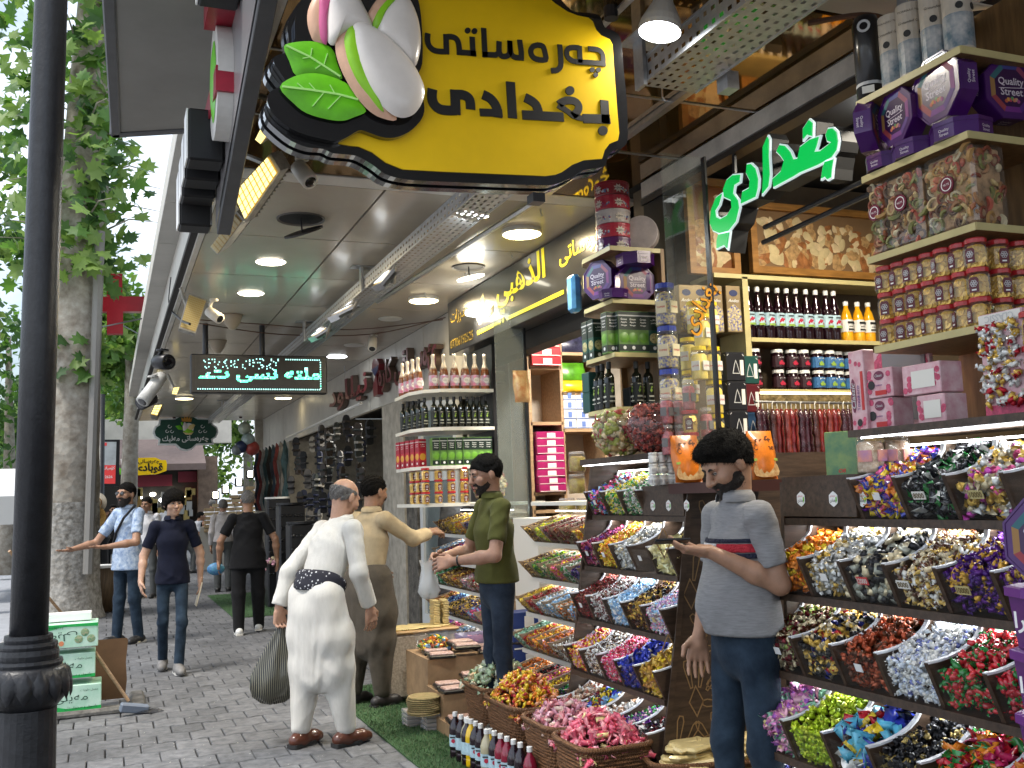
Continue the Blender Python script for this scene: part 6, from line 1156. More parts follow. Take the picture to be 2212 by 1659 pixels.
def fruitbox(y,w_,label,n=110):
 t=thing('fruit_box',label,'plastic box',(XB+.09,y,z));h=.275;g=MB();g.rbox((0,0,h/2),(.15,w_,h),.012);g.build('box_shell',M_jar,t);g=MB();g.rbox((0,0,h/2),(.125,w_*.92,h*.93),.01);g.build('filling',mat('dried_fill',(.34,.21,.11),.7,var=.5,scale=25),t)
 g=MB();rs=random.Random(y)
 for k in range(n):
  c=Vector((-.062-rs.uniform(0,.006),rs.uniform(-.44,.44)*w_,rs.uniform(.05,.94)*h))if k%4 else Vector((rs.uniform(-.06,.06),-.47*w_,rs.uniform(.05,.94)*h));nn=Vector((-1,rs.uniform(-.5,.5),rs.uniform(-.5,.5)))if k%4 else Vector((rs.uniform(-.5,.5),-1,rs.uniform(-.5,.5)));X,Y,Z=basis(nn);r=rs.uniform(.012,.022);g.col=rs.choice([(.52,.38,.17),(.45,.25,.08),(.30,.10,.04),(.24,.06,.03),(.58,.50,.32),(.20,.20,.06),(.36,.18,.08),(.46,.10,.06),(.14,.08,.05)])
  kd=rs.random();a0=rs.uniform(0,6.28)
  if kd<.45:g.tube([c+X*r*math.cos(a0+q)+Y*r*math.sin(a0+q)for q in[j*.55 for j in range(12)]],r*.30,5)
  elif kd<.75:g.tube([c+X*r*1.4*math.cos(a0+q)+Y*r*1.4*math.sin(a0+q)for q in[j*.32 for j in range(7)]],[r*.2,r*.4,r*.5,r*.5,r*.5,r*.4,r*.2],5)
  else:g.ball(c,(r*1.1,r*.8,r*.4),7,5,Matrix((X,Y,Z)).transposed())
 g.build('dried_fruit',mat('dried_fruit',attr='Col'),t,kind='stuff')
 g=MB();g.lathe([(.03,0),(.03,.004)],20,(-.078,0,.16),(-1,0,0));s_=g.build('round_sticker',mat('sticker_maroon',(.14,.01,.035),.35),t);g=MB();g.ribbon(circle(0,.16,.021,16)+[(.021,.16)],.003,((-.0825,0,0),(0,-1,0),(0,0,1),(-1,0,0)),0,.0008);put_text(g,'NUTS',((-.0825,0,.16),(0,-1,0),(0,0,1),(-1,0,0)),w=.026,at=(0,0),d=.0008);g.build('sticker_print',M_wht,s_)
fruitbox(2.835,.06,'narrow clear box of dried fruit at the far end of its shelf',40);fruitbox(2.705,.185,'left of the two big clear boxes of dried fruit');fruitbox(2.49,.215,'right of the two big clear boxes of dried fruit, nearest the camera')
z=zB[3];G_='gold coin jars on the tall shelf'
for r in range(3):
 for i in range(7):goldjar((XB+.045+.005*(i%2),2.84-i*.069,z+.098*r),'red lidded gold coin jar in the %s row, %s from the far end'%(('lower','middle','upper')[r],od(i)),random.uniform(-.5,.5),G_,sc=.82)
 for i in range(3):goldjar((XB+.05+.09*(i+1),YB0+.05,z+.098*r),'red lidded gold coin jar round the corner in the %s row, %s from the corner'%(('lower','middle','upper')[r],od(i)),PI/2+random.uniform(-.4,.4),G_,sc=.82)
 for i in range(2):goldjar((XB+.02,2.215-.085*i,1.812+.105*r),'gold coin jar beside the upright pink box, %s in the %s row'%(('left','right')[i],('lower','middle','upper')[r]),.3+random.uniform(-.3,.3),'gold coin jars on the counter',sc=.88)
M_pinkb=mat('rose_carton',(.55,.25,.30),.4,var=.35,scale=20,col2=(.70,.52,.54));M_rose=mat('print_rose',(.50,.07,.14),.5,var=.4,scale=60)
def pinkbox(c,d,rz,label,face=True,txt=True,lay=None):
 t=thing('pink_carton',label,'carton',c,rz);g=MB();g.rbox((0,0,d[2]/2),d,.003);g.build('carton_body',M_pinkb,t);fr=((-d[0]/2-.0002,0,d[2]/2),(0,-1,0),(0,0,1),(-1,0,0));W_,H_=d[1],d[2]
 if lay=='tall':fr=((-d[0]/2-.0002,0,d[2]/2),(0,0,1),(0,1,0),(-1,0,0));W_,H_=d[2],d[1]
 rs=random.Random(d[1]*99+c[1]);g=MB()
 for k in range(8):g.prism(circle(random.choice((-1,1))*W_*rs.uniform(.3,.46),H_*rs.uniform(-.4,.4),H_*.11,7),fr,0,.0006+.0001*k)
 g.build('rose_print',M_rose,t,kind='stuff')
 if txt:
  g=MB();g.prism(circle(-W_*.02,H_*.26,W_*.2,16,H_*.16),fr,.001,.002);o_=g.build('name_oval',mat('print_plum',(.16,.02,.06),.4),t);g=MB();put_text(g,'Classic',fr,w=W_*.3,at=(-W_*.02,H_*.26),d=.003,skew=.3,bold=.015);g.build('lettering',pr_gold,o_);g=MB();put_text(g,'Трюфель',fr,w=W_*.3,at=(-W_*.05,-H_*.08),d=.002,bold=.015);g.build('lettering',mat('print_purple',(.15,.05,.2),.4),t);g=MB();g.prism([(-W_*.2,-H_*.42),(W_*.25,-H_*.42),(W_*.25,-H_*.26),(-W_*.2,-H_*.26)],fr,0,.0017);g.build('red_stripe',mat('print_red'),t);g=MB();g.prism(circle(-W_*.34,-H_*.05,H_*.16,10),fr,.001,.002);g.build('truffle_print',pr_blk,t)
 return t
zc=1.812;q=lambda u,v,x=XB:PX(u,v,x)
pinkbox((XB+.05,q(1900,870).y+.0,zc),(.10,.115,.125*.9),.05,'lower left pink carton with a name oval on the counter')
pinkbox((XB+.05,q(1905,870).y+.0,zc+.115),(.11,.12,.105),.05,'upper left pink carton with a name oval on the counter')
pinkbox((XB+.04,q(2015,870).y,zc),(.10,.125,.10),.0,'lower right pink carton showing its printed underside',txt=False);pinkbox((XB+.04,q(1995,830).y,zc+.105),(.10,.175,.105),0,'upper right pink carton lying across the others',txt=False)
for c_,y_ in(((XB-.012,q(2015,870).y,zc+.05),.10),((XB-.012,q(1995,830).y,zc+.157),.14)):
 g=MB();g.box((c_[0]-.0006,c_[1]-y_*.45,c_[2]-.03),(c_[0],c_[1]+y_*.3,c_[2]+.03));g.build('paper_label',M_tag,label='white printed panel on the %s pink carton'%('lower right'if y_==.10 else'upper right'),cat='label')
pinkbox((XB+.01,q(1862,870).y,zc-.02),(.05,.09,.32),-.1,'tall pink rose carton standing at the left end of the counter',lay='tall');pinkbox((XB+.22,q(1940,800,XB+.2).y,zc+.02),(.02,.30,.30),0,'pink rose carton standing behind with its grey back showing',txt=False)
g=MB();yb=q(1945,800,XB+.2).y;g.box((XB+.205,yb-.12,zc+.04),(XB+.2095,yb+.10,zc+.31));g.build('grey_panel',mat('grey_card',(.20,.20,.21),.6),label='grey inside panel of the standing pink carton',cat='panel')
cb=thing('display_box','upright clear fronted box of gold and silver wrapped sweets with a rose border','sweet box',(XB+.0,2.315,zc));g=MB();g.rbox((.02,0,.165),(.045,.165,.33),.003);g.build('tray',M_pinkb,cb)
candies('wrapped_sweets',np.stack([XB-.014+NR.uniform(-.004,.004,130),2.315+NR.uniform(-.07,.07,130),zc+.04+.25*NR.uniform(0,1,130)],1),.024,'twist',pl(GOLD,3,SILV,4,RED,1.5,WHT,2),M_foil,None,(XB+.0,2.315,zc),parent=cb).location=(0,0,0)
fr=((-.0035,0,.312),(0,-1,0),(0,0,1),(-1,0,0));g=MB();g.prism([(-.08,-.015),(.08,-.015),(.08,.015),(-.08,.015)],fr,0,.001);h_=g.build('header',mat('label_white',(.7,.68,.64),.5),cb);g=MB();put_text(g,'CLASSIC',((-.0045,0,.312),(0,1,0),(0,0,-1),(-1,0,0)),w=.11,d=.001,bold=.015);g.build('lettering',pr_gold,h_);g=MB();g.prism([(-.08,-.31),(.08,-.31),(.08,-.275),(-.08,-.275)],fr,0,.002);g.build('rose_border',M_rose,cb)
gc=thing('green_carton','green marbled carton standing on the counter behind the candy rack','carton',PX(1830,1045,2.62),.5);g=MB();g.rbox((0,0,.10),(.07,.13,.20),.003);g.build('carton_body',mat('green_marble',(.02,.14,.06),.35,var=.5,scale=10,col2=(.20,.30,.06),coat=.4),gc);g=MB();fr=((-.0355,0,.05),(0,-1,0),(0,0,1),(-1,0,0));put_text(g,'OR',fr,w=.03,d=.001,bold=.02,skew=.3);g.build('lettering',mat('print_red'),gc)
nutjar((2.60,PX(1885,1040,2.60).y,1.655),'clear jar of almonds with a sunset label beside the top candy row',.2)
nutjar((2.69,PX(1885,1040,2.60).y-.03,1.655),'second jar of nuts just behind the sunset labelled jar',.2)
a,b=PY(1428,330,4.40),PY(1556,975,4.40);g=MB();g.box((a.x,4.40,b.z),(b.x,4.408,a.z));gs=g.build('shop_window',glass('corner_glass',(.95,.96,.94),.03,.02,1.35),label='clear glass sheet with an orange painted name, in front of the jar columns',cat='shop window')
g=MB();g.box((b.x-.006,4.385,b.z),(b.x+.006,4.42,a.z));g.build('glass_edge',M_blk,gs)
c=PY(1515,665,4.39);r_=Vector((.55,0,.83)).normalized();u_=Vector((-.83,0,.55)).normalized()
for nm,bo,d,m in(('name_outline',.05,.001,M_ink),('orange_name',.015,.004,mat('orange_vinyl',(.80,.34,.01),.4))):g=MB();put_text(g,'بغدادی',(c,r_,u_,(0,-1,0)),w=.30,h=.13,bold=bo,d=d);g.build(nm,m,gs)
class SDF:
 def __init__(s,res):s.res=res;s.pr=[]
 def cone(s,a,b,ra,rb,k=.03,sc=(1,1,1),op='+'):s.pr.append(('c',np.array(a,float),np.array(b,float),ra,rb,k,np.array(sc,float),op));return s
 def ell(s,c,r,k=.03,op='+',Rm=None):s.pr.append(('e',np.array(c,float),np.array(r,float)if hasattr(r,'__len__')else np.array((r,r,r),float),0,0,k,Rm,op));return s
 def chain(s,pts,rs,k=.02,sc=(1,1,1)):
  for i in range(len(pts)-1):s.cone(pts[i],pts[i+1],rs[i],rs[i+1],k,sc)
  return s
 def bounds(s):
  lo,hi=np.full(3,9.),np.full(3,-9.)
  for p in s.pr:
   if p[7]!='+':continue
   if p[0]=='c':r=max(p[3],p[4])*p[6].max();q=[np.minimum(p[1],p[2])-r,np.maximum(p[1],p[2])+r]
   else:q=[p[1]-p[2].max(),p[1]+p[2].max()]
   lo,hi=np.minimum(lo,q[0]),np.maximum(hi,q[1])
  return lo-.03,hi+.03
 def mesh(s,post=None):
  lo,hi=s.bounds();h=s.res;n=np.ceil((hi-lo)/h).astype(int)+1;ax=[(lo[i]+h*np.arange(n[i])).astype(np.float32)for i in range(3)];F=np.full(n,.06,np.float32)
  for t,a,b,ra,rb,k,q,op in s.pr:
   if t=='c':r=max(ra,rb)*q.max();l,u=np.minimum(a,b)-r,np.maximum(a,b)+r
   else:l,u=a-b.max(),a+b.max()
   m=.05+k;i0=np.clip(((l-m-lo)/h).astype(int),0,n);i1=np.clip(((u+m-lo)/h).astype(int)+2,0,n)
   if(i1<=i0).any():continue
   sl=tuple(slice(x,y)for x,y in zip(i0,i1));X,Y,Z=[ax[i][i0[i]:i1[i]].reshape([-1 if j==i else 1 for j in range(3)])for i in range(3)]
   if t=='c':
    A,Bv=a/q,(b-a)/q;px,py,pz=X/q[0]-A[0],Y/q[1]-A[1],Z/q[2]-A[2];L=max(1e-9,(Bv*Bv).sum());tt=np.clip((px*Bv[0]+py*Bv[1]+pz*Bv[2])/L,0,1)
    d=(np.sqrt((px-tt*Bv[0])**2+(py-tt*Bv[1])**2+(pz-tt*Bv[2])**2)-(ra+(rb-ra)*tt))*q.min()
   else:
    P=[X-a[0],Y-a[1],Z-a[2]]
    if q is not None:P=[P[0]*q[0][j]+P[1]*q[1][j]+P[2]*q[2][j]for j in range(3)]
    kk=np.sqrt((P[0]/b[0])**2+(P[1]/b[1])**2+(P[2]/b[2])**2);d=(kk-1)*b.min()*np.where(kk>1,1,1)
   G_=F[sl]
   if op=='+':hh=np.clip(.5+.5*(G_-d)/k,0,1);F[sl]=G_+(d-G_)*hh-k*hh*(1-hh)
   else:hh=np.clip(.5-.5*(G_+d)/k,0,1);F[sl]=G_+(-d-G_)*hh+k*hh*(1-hh)
  if post is not None:F=post(F,ax[0].reshape(-1,1,1),ax[1].reshape(1,-1,1),ax[2].reshape(1,1,-1)).astype(np.float32)
  return nets(F,lo,h)
def nets(F,lo,h):
 """surface of a sampled field as quads"""
 F=np.pad(F,1,constant_values=1.);lo=np.array(lo)-h;I=F<0;nx,ny,nz=F.shape;c=np.zeros((nx-1,ny-1,nz-1),np.int8)
 for dx in(0,1):
  for dy in(0,1):
   for dz in(0,1):c+=I[dx:nx-1+dx,dy:ny-1+dy,dz:nz-1+dz]
 act=(c>0)&(c<8);idx=np.argwhere(act);N=len(idx);ids=np.full(act.shape,-1,np.int64);ids[act]=np.arange(N)
 S=np.zeros((N,3));W=np.zeros(N);i,j,k=idx.T
 for a in range(3):
  o=[b for b in range(3)if b!=a]
  for p in(0,1):
   for q in(0,1):
    d0=[0,0,0];d0[o[0]]=p;d0[o[1]]=q;d1=list(d0);d1[a]=1;f0=F[i+d0[0],j+d0[1],k+d0[2]];f1=F[i+d1[0],j+d1[1],k+d1[2]];m=(f0<0)!=(f1<0)
    t=np.where(m,f0/np.where(m,f0-f1,1),0);P=np.tile(np.array(d0,float),(N,1));P[:,a]=t;S+=P*m[:,None];W+=m
 V=lo+h*(idx+S/W[:,None]);Q=[]
 for a in range(3):
  o=[b for b in range(3)if b!=a];sl0=[slice(1,-1)]*3;sl0[a]=slice(0,-1);sl1=list(sl0);sl1[a]=slice(1,None);e=I[tuple(sl0)]!=I[tuple(sl1)];P=np.argwhere(e)
  for b in o:P[:,b]+=1
  d=np.zeros((4,3),int);d[1][o[0]]=-1;d[2][o[0]]=-1;d[2][o[1]]=-1;d[3][o[1]]=-1
  q=np.stack([ids[tuple((P+x).T)]for x in d],1);fl=F[tuple(P.T)]<0
  if a==1:fl=~fl
  q[~fl]=q[~fl][:,::-1];Q.append(q)
 return V,np.concatenate(Q)
def skin_mesh(name,parts,m,parent,sm=True):
 vs=[];fs=[];o=0
 for V,Q in parts:vs.append(V);fs.append(Q+o);o+=len(V)
 V,Q=np.concatenate(vs),np.concatenate(fs);me=bpy.data.meshes.new(name);me.vertices.add(len(V));me.vertices.foreach_set('co',V.astype(np.float32).ravel());me.loops.add(len(Q)*4);me.loops.foreach_set('vertex_index',Q.ravel().astype(np.int32));me.polygons.add(len(Q));me.polygons.foreach_set('loop_start',np.arange(0,len(Q)*4,4,dtype=np.int32));me.polygons.foreach_set('use_smooth',np.ones(len(Q),bool));me.materials.append(m);me.update();me.validate()
 return link(name,me,parent)
def rotm(yaw,pitch,roll=0):return np.array([list(r)for r in Matrix.Rotation(yaw,3,'Z')@Matrix.Rotation(pitch,3,'X')@Matrix.Rotation(roll,3,'Y')])
def folds(A,f,seed=0):
 a,b,c,d=np.random.RandomState(seed).uniform(0,6.28,4)
 return lambda X,Y,Z:A*1.5*(np.abs(np.sin(.5*f*Z+.35*f*X+2.2*np.sin(.3*f*Y+a)+.8*np.sin(.21*f*Z+c)+b))**.7+.8*np.abs(np.sin(.6*f*X-.45*f*Z+1.8*np.sin(.3*f*Z+c)+.5*f*Y+d))**.7-.9)*(.5+.5*np.sin(.19*f*Z+.27*f*X+.2*f*Y+a))
def finger_set(s,wrist,d,nrm,L,curl,spread=.12,side=1,grip=None):
 """palm, four unequal bent fingers and a thumb leaving the side of the palm"""
 d=_n(d);nrm=_n(np.array(nrm)-d*np.dot(nrm,d));lat=np.cross(d,nrm)*side;w_=np.array(wrist);P=L*.52
 s.cone(w_,w_+d*P*.35,.023*L/.18,.026*L/.18,.012,(1,1,1))
 for q in(-.62,-.2,.2,.6):s.cone(w_+d*P*.3+lat*q*.036*L/.18,w_+d*P*.96+lat*q*.060*L/.18,.0165*L/.18,.0135*L/.18,.014)
 for i,(q,fl)in enumerate(((-.62,.33),(-.2,.42),(.2,.45),(.6,.40))):
  b=w_+d*P*.95+lat*q*.060*L/.18;dd=_n(d+lat*q*spread*1.4);cu=curl[i]if hasattr(curl,'__len__')else curl;p=b;r=.0092*L/.18
  for j,seg in enumerate((.46,.32,.24)):
   a=cu*(.6+.55*j);v=_n(dd*math.cos(a)+nrm*math.sin(a));e=p+v*seg*fl*L;s.cone(p,e,r,r*.88,.006);p=e;r*=.9;dd2=v
 tb=w_+d*P*.22+lat*.030*L/.18;td=_n(d*.62+lat*.75+nrm*.35*(1+(grip or 0)));e1=tb+td*.26*L;s.cone(tb,e1,.0145*L/.18,.011*L/.18,.012);e2=e1+_n(d*.85+lat*.2+nrm*(.3+(grip or 0)))*.20*L;s.cone(e1,e2,.0105*L/.18,.0085*L/.18,.006)
SKIN={}
def skin(n,c=(.36,.2,.125)):return mat('skin_'+n,c,.48,var=.10,scale=30,sub=.12,bump=.08,bscale=300)
M_hair=mat('hair_black',(.008,.007,.006),.8,var=.5,scale=120,bump=1,bscale=220,spec=.15);M_hairg=mat('hair_grey',(.16,.15,.14),.6,var=.5,scale=150,bump=.8,bscale=260);M_beard=mat('beard_dark',(.022,.016,.013),.7,var=.5,scale=160,bump=.9,bscale=300)
M_eye=mat('eye_white',(.42,.39,.36),.3);M_iris=mat('iris_dark',(.02,.012,.008),.1)
def cloth(n,c,**k):return mat('cloth_'+n,c,k.pop('rough',.85),var=k.pop('var',.10),scale=k.pop('scale',18),bump=k.pop('bump',.25),bscale=k.pop('bscale',420),sheen=.04,spec=.18,**k)
def strands(o,m,L,fwd,res):
 if res>.0125:return
 vs=np.empty(len(o.data.vertices)*3,np.float32);o.data.vertices.foreach_get('co',vs);vs=vs.reshape(-1,3);ns=np.array([v.normal[:]for v in o.data.vertices]);k=np.random.RandomState(3).randint(0,len(vs),2600);d=ns[k]*.55+NR.normal(size=(2600,3))*.30+np.array(fwd)*.35+np.array((0,0,-.30));d=d/np.linalg.norm(d,axis=1,keepdims=True)*L*NR.uniform(.6,1.3,(2600,1));sd=np.cross(d,NR.normal(size=(2600,3)));sd=sd/np.linalg.norm(sd,axis=1,keepdims=True)*.0011
 V=np.stack([vs[k]-sd,vs[k]+sd,vs[k]+d],1).reshape(-1,3);me=bpy.data.meshes.new('strands');me.from_pydata(V.tolist(),[],np.arange(7800).reshape(-1,3).tolist());me.materials.append(m);link('strands',me,o,kind='stuff')
def person(label,loc,heading,H=1.75,res=.012,hres=.006,girth=1.,lean=0.,leanx=0.,pelvis=(0,0,0),arms=None,legs=None,head=(0,0,0),sk=None,hair=M_hair,hair_style='short',beard=None,shirt=None,sleeve='short',hem=.86,trousers=None,trouser_style='jeans',shoe=None,glasses=False,collar=True,belly=0.,hands=True,name='person',rz0=0,shoulders=1.,neckc=True,shirt_seed=1,fold=.0055,group=None,sleeve_at=None,long_shirt_sc=1.):
 """heading: direction faced (street x, y). local frame: faces -y, own left at +x"""
 t=thing(name,label,'person',loc,math.atan2(heading[0],-heading[1])*1.0,group);K=H/1.75;sk=sk or skin('tan',(.36,.20,.125));g=girth
 PC=np.array(pelvis,float)+np.array((0,0,.95*K));up=_n(np.array((leanx,-lean,1.)));ch=PC+up*.34*K;nk=PC+up*.545*K;sh=PC+up*.475*K;Sx=.158*K*(.5+.5*g)*shoulders
 shl={s:sh+np.array((s*Sx,0,0))for s in(-1,1)}
 A={}
 for s in(-1,1):
  e,w_=(arms or{}).get(s,(None,None))
  if e is None:e,w_=shl[s]+np.array((s*.05,.02,-.29*K)),shl[s]+np.array((s*.06,-.05,-.54*K))
  A[s]=(np.array(e,float),np.array(w_,float))
 Lg={}
 for s in(-1,1):
  hp=PC+np.array((s*.092*K*g,0,-.02));kn,an,toe=(legs or{}).get(s,((s*.10,-.01,.50*K),(s*.10,.02,.085),(s*.02,-1,0)));Lg[s]=(hp,np.array(kn,float),np.array(an,float),_n(toe))
 hc=nk+up*.02+np.array((0,0,.128*K))+np.array((-math.sin(-head[0])*0,0,0));Hm=rotm(head[0],head[1],head[2]);fwd=Hm@np.array((0,-1,0));hc=hc+np.array((fwd[0],fwd[1],0))*.035
 hp_=lambda x,y,z:hc+(Hm@np.array((x,y,z)))*K;parts=[]
 KB=K;K=KB*1.07;s=SDF(hres);s.ell(hp_(0,.012,.03),np.array((.076,.095,.088))*K,.02,Rm=Hm);s.ell(hp_(0,-.028,-.045),np.array((.056,.060,.062))*K,.03,Rm=Hm);s.ell(hp_(0,-.060,-.085),.024*K,.02)
 for q in(-1,1):s.ell(hp_(q*.040,-.058,-.018),.030*K,.02);s.ell(hp_(q*.079,.008,-.006),np.array((.011,.020,.032))*K,.008,Rm=Hm)
 s.cone(hp_(-.040,-.074,.030),hp_(.040,-.074,.030),.013*K,.013*K,.014);s.cone(hp_(0,-.088,.018),hp_(0,-.112,-.020),.009*K,.0145*K,.012);s.ell(hp_(.012,-.098,-.024),.010*K,.008);s.ell(hp_(-.012,-.098,-.024),.010*K,.008)
 s.cone(hp_(-.020,-.086,-.049),hp_(.020,-.086,-.049),.007*K,.007*K,.006);s.cone(hp_(-.016,-.086,-.060),hp_(.016,-.086,-.060),.008*K,.008*K,.006)
 for q in(-1,1):s.ell(hp_(q*.031,-.100,.010),.0145*K,.012,'-')
 s.cone(hp_(0,.018,-.05),nk-up*.05,.050*K,.058*K,.03);parts.append(s.mesh());K=KB
 for q in(-1,1):
  e,w_=A[q];s=SDF(hres);d=_n(w_-e);s.cone(shl[q],e,.050*K*(.4+.6*g),.041*K,.02);s.cone(e,e+(w_-e)*.35,.040*K,.041*K*(.6+.4*g),.02);s.cone(e+(w_-e)*.35,w_,.041*K*(.6+.4*g),.026*K,.02)
  hd=(arms or{}).get('h%d'%q,{});finger_set(s,w_,hd.get('d',d),hd.get('n',(-q,.2,0)),.185*K,hd.get('curl',.45),hd.get('spread',.12),hd.get('side',q),hd.get('grip'));parts.append(s.mesh())
 s=SDF(.016);s.cone(PC,ch,.10*K*g,.10*K,.04,(1,.62,1));s.cone(ch,nk,.09*K,.06*K,.04,(1,.7,1));s.cone(shl[-1],shl[1],.05*K,.05*K,.04)
 for q in(-1,1):hp,kn,an,to=Lg[q];s.cone(hp,kn,.052*K,.042*K,.03);s.cone(kn,an,.040*K,.032*K,.02)
 parts.append(s.mesh());body=skin_mesh('body',parts,sk,t)
 K=KB*1.07;e=MB();e.smooth=True;i_=MB();br=MB()
 for q in(-1,1):
  e.ball(hp_(q*.031,-.0800,.009),(.0125*K,.0095*K,.0055*K),10,6,Matrix(Hm.tolist()));i_.ball(hp_(q*.031,-.0862,.0085),(.0056*K,.0045*K,.0050*K),8,6,Matrix(Hm.tolist()));br.tube([hp_(q*.017,-.087,.011),hp_(q*.031,-.0915,.0155),hp_(q*.046,-.083,.011)],.0021*K,5);br.tube([hp_(q*.013,-.090,.026),hp_(q*.030,-.091,.033),hp_(q*.050,-.080,.027)],[.004*K,.0045*K,.002*K],5)
 e.build('eye',M_eye,body);i_.build('iris',M_iris,body);br.build('eyebrow',M_beard if hair is not M_hairg else M_hairg,body)
 lp=MB();lp.smooth=True;lp.tube([hp_(-.021,-.088,-.0555),hp_(0,-.0955,-.054),hp_(.021,-.088,-.0555)],[.002*K,.0045*K,.002*K],6);lp.build('lips',mat('lips',(.26,.10,.08),.5),body)
 Hi=Hm.T/K
 def hloc(X,Y,Z):x,y,z=X-hc[0],Y-hc[1],Z-hc[2];return[Hi[r][0]*x+Hi[r][1]*y+Hi[r][2]*z for r in range(3)]
 if hair_style:
  s=SDF(hres);th={'short':.007,'thick':.013,'buzz':.003,'side':.006,'bowl':.024}[hair_style];s.ell(hp_(0,.014,.032),np.array((.076+th,.095+th,.088+th*1.2))*K,.02,Rm=Hm)
  if hair_style in('thick','bowl'):s.ell(hp_(0,-.035,.095),np.array((.062,.06,.026))*K,.03,Rm=Hm)
  if hair_style=='bowl':s.ell(hp_(-.01,-.085,.055),np.array((.06,.025,.035))*K,.03,Rm=Hm)
  def post(F,X,Y,Z):
   x,y,z=hloc(X,Y,Z);line={'bowl':.030,'side':.095}.get(hair_style,.066)-(y+.09)*({'side':1.0}.get(hair_style,.72));line=np.where(y>.05,np.maximum(line,-.075),line);F=F+.004*np.sin(310*x+60*z+3*np.sin(90*y))*np.sin(280*y+80*x+2*np.sin(110*z))+.003*np.sin(150*z+170*x)
   if hair_style=='side':F=np.maximum(F,z-.045)
   return np.maximum(F,(line-z)*K)
  ho=skin_mesh('hair',[s.mesh(post)],hair,t);strands(ho,hair,.016*K if hair_style in('thick','bowl')else.008*K,fwd,res)
 if beard:
  s=SDF(hres);bt=.010 if beard=='full'else.004;s.ell(hp_(0,-.028,-.045),np.array((.056+bt,.060+bt,.064+bt))*K,.03,Rm=Hm);s.ell(hp_(0,-.062,-.088),(.026+bt)*K,.02)
  if beard=='full':s.ell(hp_(0,-.06,-.10),.03*K,.03)
  if beard=='moustache':s=SDF(hres);s.cone(hp_(-.024,-.090,-.040),hp_(.024,-.090,-.040),.008*K,.008*K,.006)
  else:s.cone(hp_(-.026,-.088,-.041),hp_(.026,-.088,-.041),.007*K,.007*K,.01)
  def post(F,X,Y,Z):
   if beard=='moustache':return F
   x,y,z=hloc(X,Y,Z);F=F+.002*np.sin(230*x)*np.sin(210*z+50*y);lim=-.030+np.maximum(0,y+.055)*.55;mouth=np.sqrt((x/1.9)**2+(z+.055)**2+(np.minimum(y+.09,0)*0)**2)
   return np.maximum(np.maximum(F,(z-lim)*K),np.where(y<-.06,.007-mouth,-1)*K)
  bo=skin_mesh('beard',[s.mesh(post)],M_beard,t);strands(bo,M_beard,.007*K,-fwd,res)
 if glasses:
  gm=MB()
  for q in(-1,1):gm.ball(hp_(q*.033,-.098,.010),(.025*K,.006*K,.019*K),12,6,Matrix(Hm.tolist()));gm.tube([hp_(q*.055,-.094,.018),hp_(q*.084,.01,.014)],.0025)
  gm.tube([hp_(-.012,-.102,.016),hp_(.012,-.102,.016)],.003);gm.build('sunglasses',M_gloss,t)
 K=KB;ex=.012;fd=folds(fold,38,shirt_seed);hz=hem
 def torso(s):
  s.cone(PC+up*-.02,PC+up*.20*K,(.133 if hem<.96 else.122)*K*g+belly*.35*K*g,(.128+belly*.3)*K*g,.05,(1,.74,1));s.cone(PC+up*.20*K,ch,.130*K*g,.140*K*(.5+.5*g),.05,(1,.76,1));s.cone(ch,sh-up*.03,.140*K*(.5+.5*g),.085*K,.05,(1.08,.80,1));s.cone(shl[-1],shl[1],.050*K,.050*K,.05);s.cone(sh,nk+up*.0,.072*K,.060*K,.03)
  if belly:s.ell(PC+up*.13*K+np.array((0,-.075*K*g,0)),np.array((.118,.05+belly,.15))*K,.07)
  lw=hem<.96;s.cone(PC+np.array((0,0,.03)),PC+np.array((0,0,-.17*K)),(.168 if lw else.115)*K*g,(.192 if lw else.10)*K*g,.05,(1,.74,1));return s
 s=torso(SDF(res));slv=[]
 def spost(F,X,Y,Z):F=np.maximum(F-ex*.3+fd(X,Y,Z),hz*K-Z);pn=(X-nk[0])*up[0]+(Y-nk[1])*up[1]+(Z-nk[2])*up[2];return np.maximum(F,pn-.012)
 if shirt is not None:
  slv.append(s.mesh(spost))
  for q in(-1,1):
   e_,w_=A[q];v=SDF(res*.85)
   if sleeve=='short':v.cone(shl[q],shl[q]+(e_-shl[q])*1.05,.058*K*(.5+.5*g),.056*K*(.5+.5*g),.035);d=_n(e_-shl[q]);p0=shl[q]+(e_-shl[q])*.72
   else:
    f_=(sleeve_at or{}).get(q,.93 if sleeve=='long'else.55);v.cone(shl[q],e_,.060*K*(.5+.5*g),.054*K*(.4+.6*g),.035);v.cone(e_,e_+(w_-e_)*min(1,f_+.08),.054*K*(.4+.6*g),(.044 if sleeve=='long'else.050)*K*long_shirt_sc,.03);d=_n(w_-e_);p0=e_+(w_-e_)*f_
   v.cone(shl[q]*.8+sh*.2,shl[q],.05*K,.055*K,.03)
   def vpost(F,X,Y,Z):return np.maximum(F-ex*.3+fd(X,Y,Z),(X-p0[0])*d[0]+(Y-p0[1])*d[1]+(Z-p0[2])*d[2])
   slv.append(v.mesh(vpost))
  skin_mesh('shirt',slv,shirt,t)
 if collar and shirt is not None:
  q=MB();q.smooth=True;c0=nk+up*.005;u3=Vector(up)
  ring=[[Vector(c0)+Vector((math.cos(a)*r*K,math.sin(a)*r*.95*K-.004,0))+u3*h_ for a in[(-PI/2+.32)+j*(2*PI-.64)/22 for j in range(23)]]for r,h_ in((.070,-.014),(.068,.034),(.083,.012),(.087,-.012))]
  vs=[p for r_ in ring for p in r_];q.add(vs,[(k*23+j,k*23+j+1,(k+1)*23+j+1,(k+1)*23+j)for k in range(3)for j in range(22)]);q.build('collar',shirt,t)
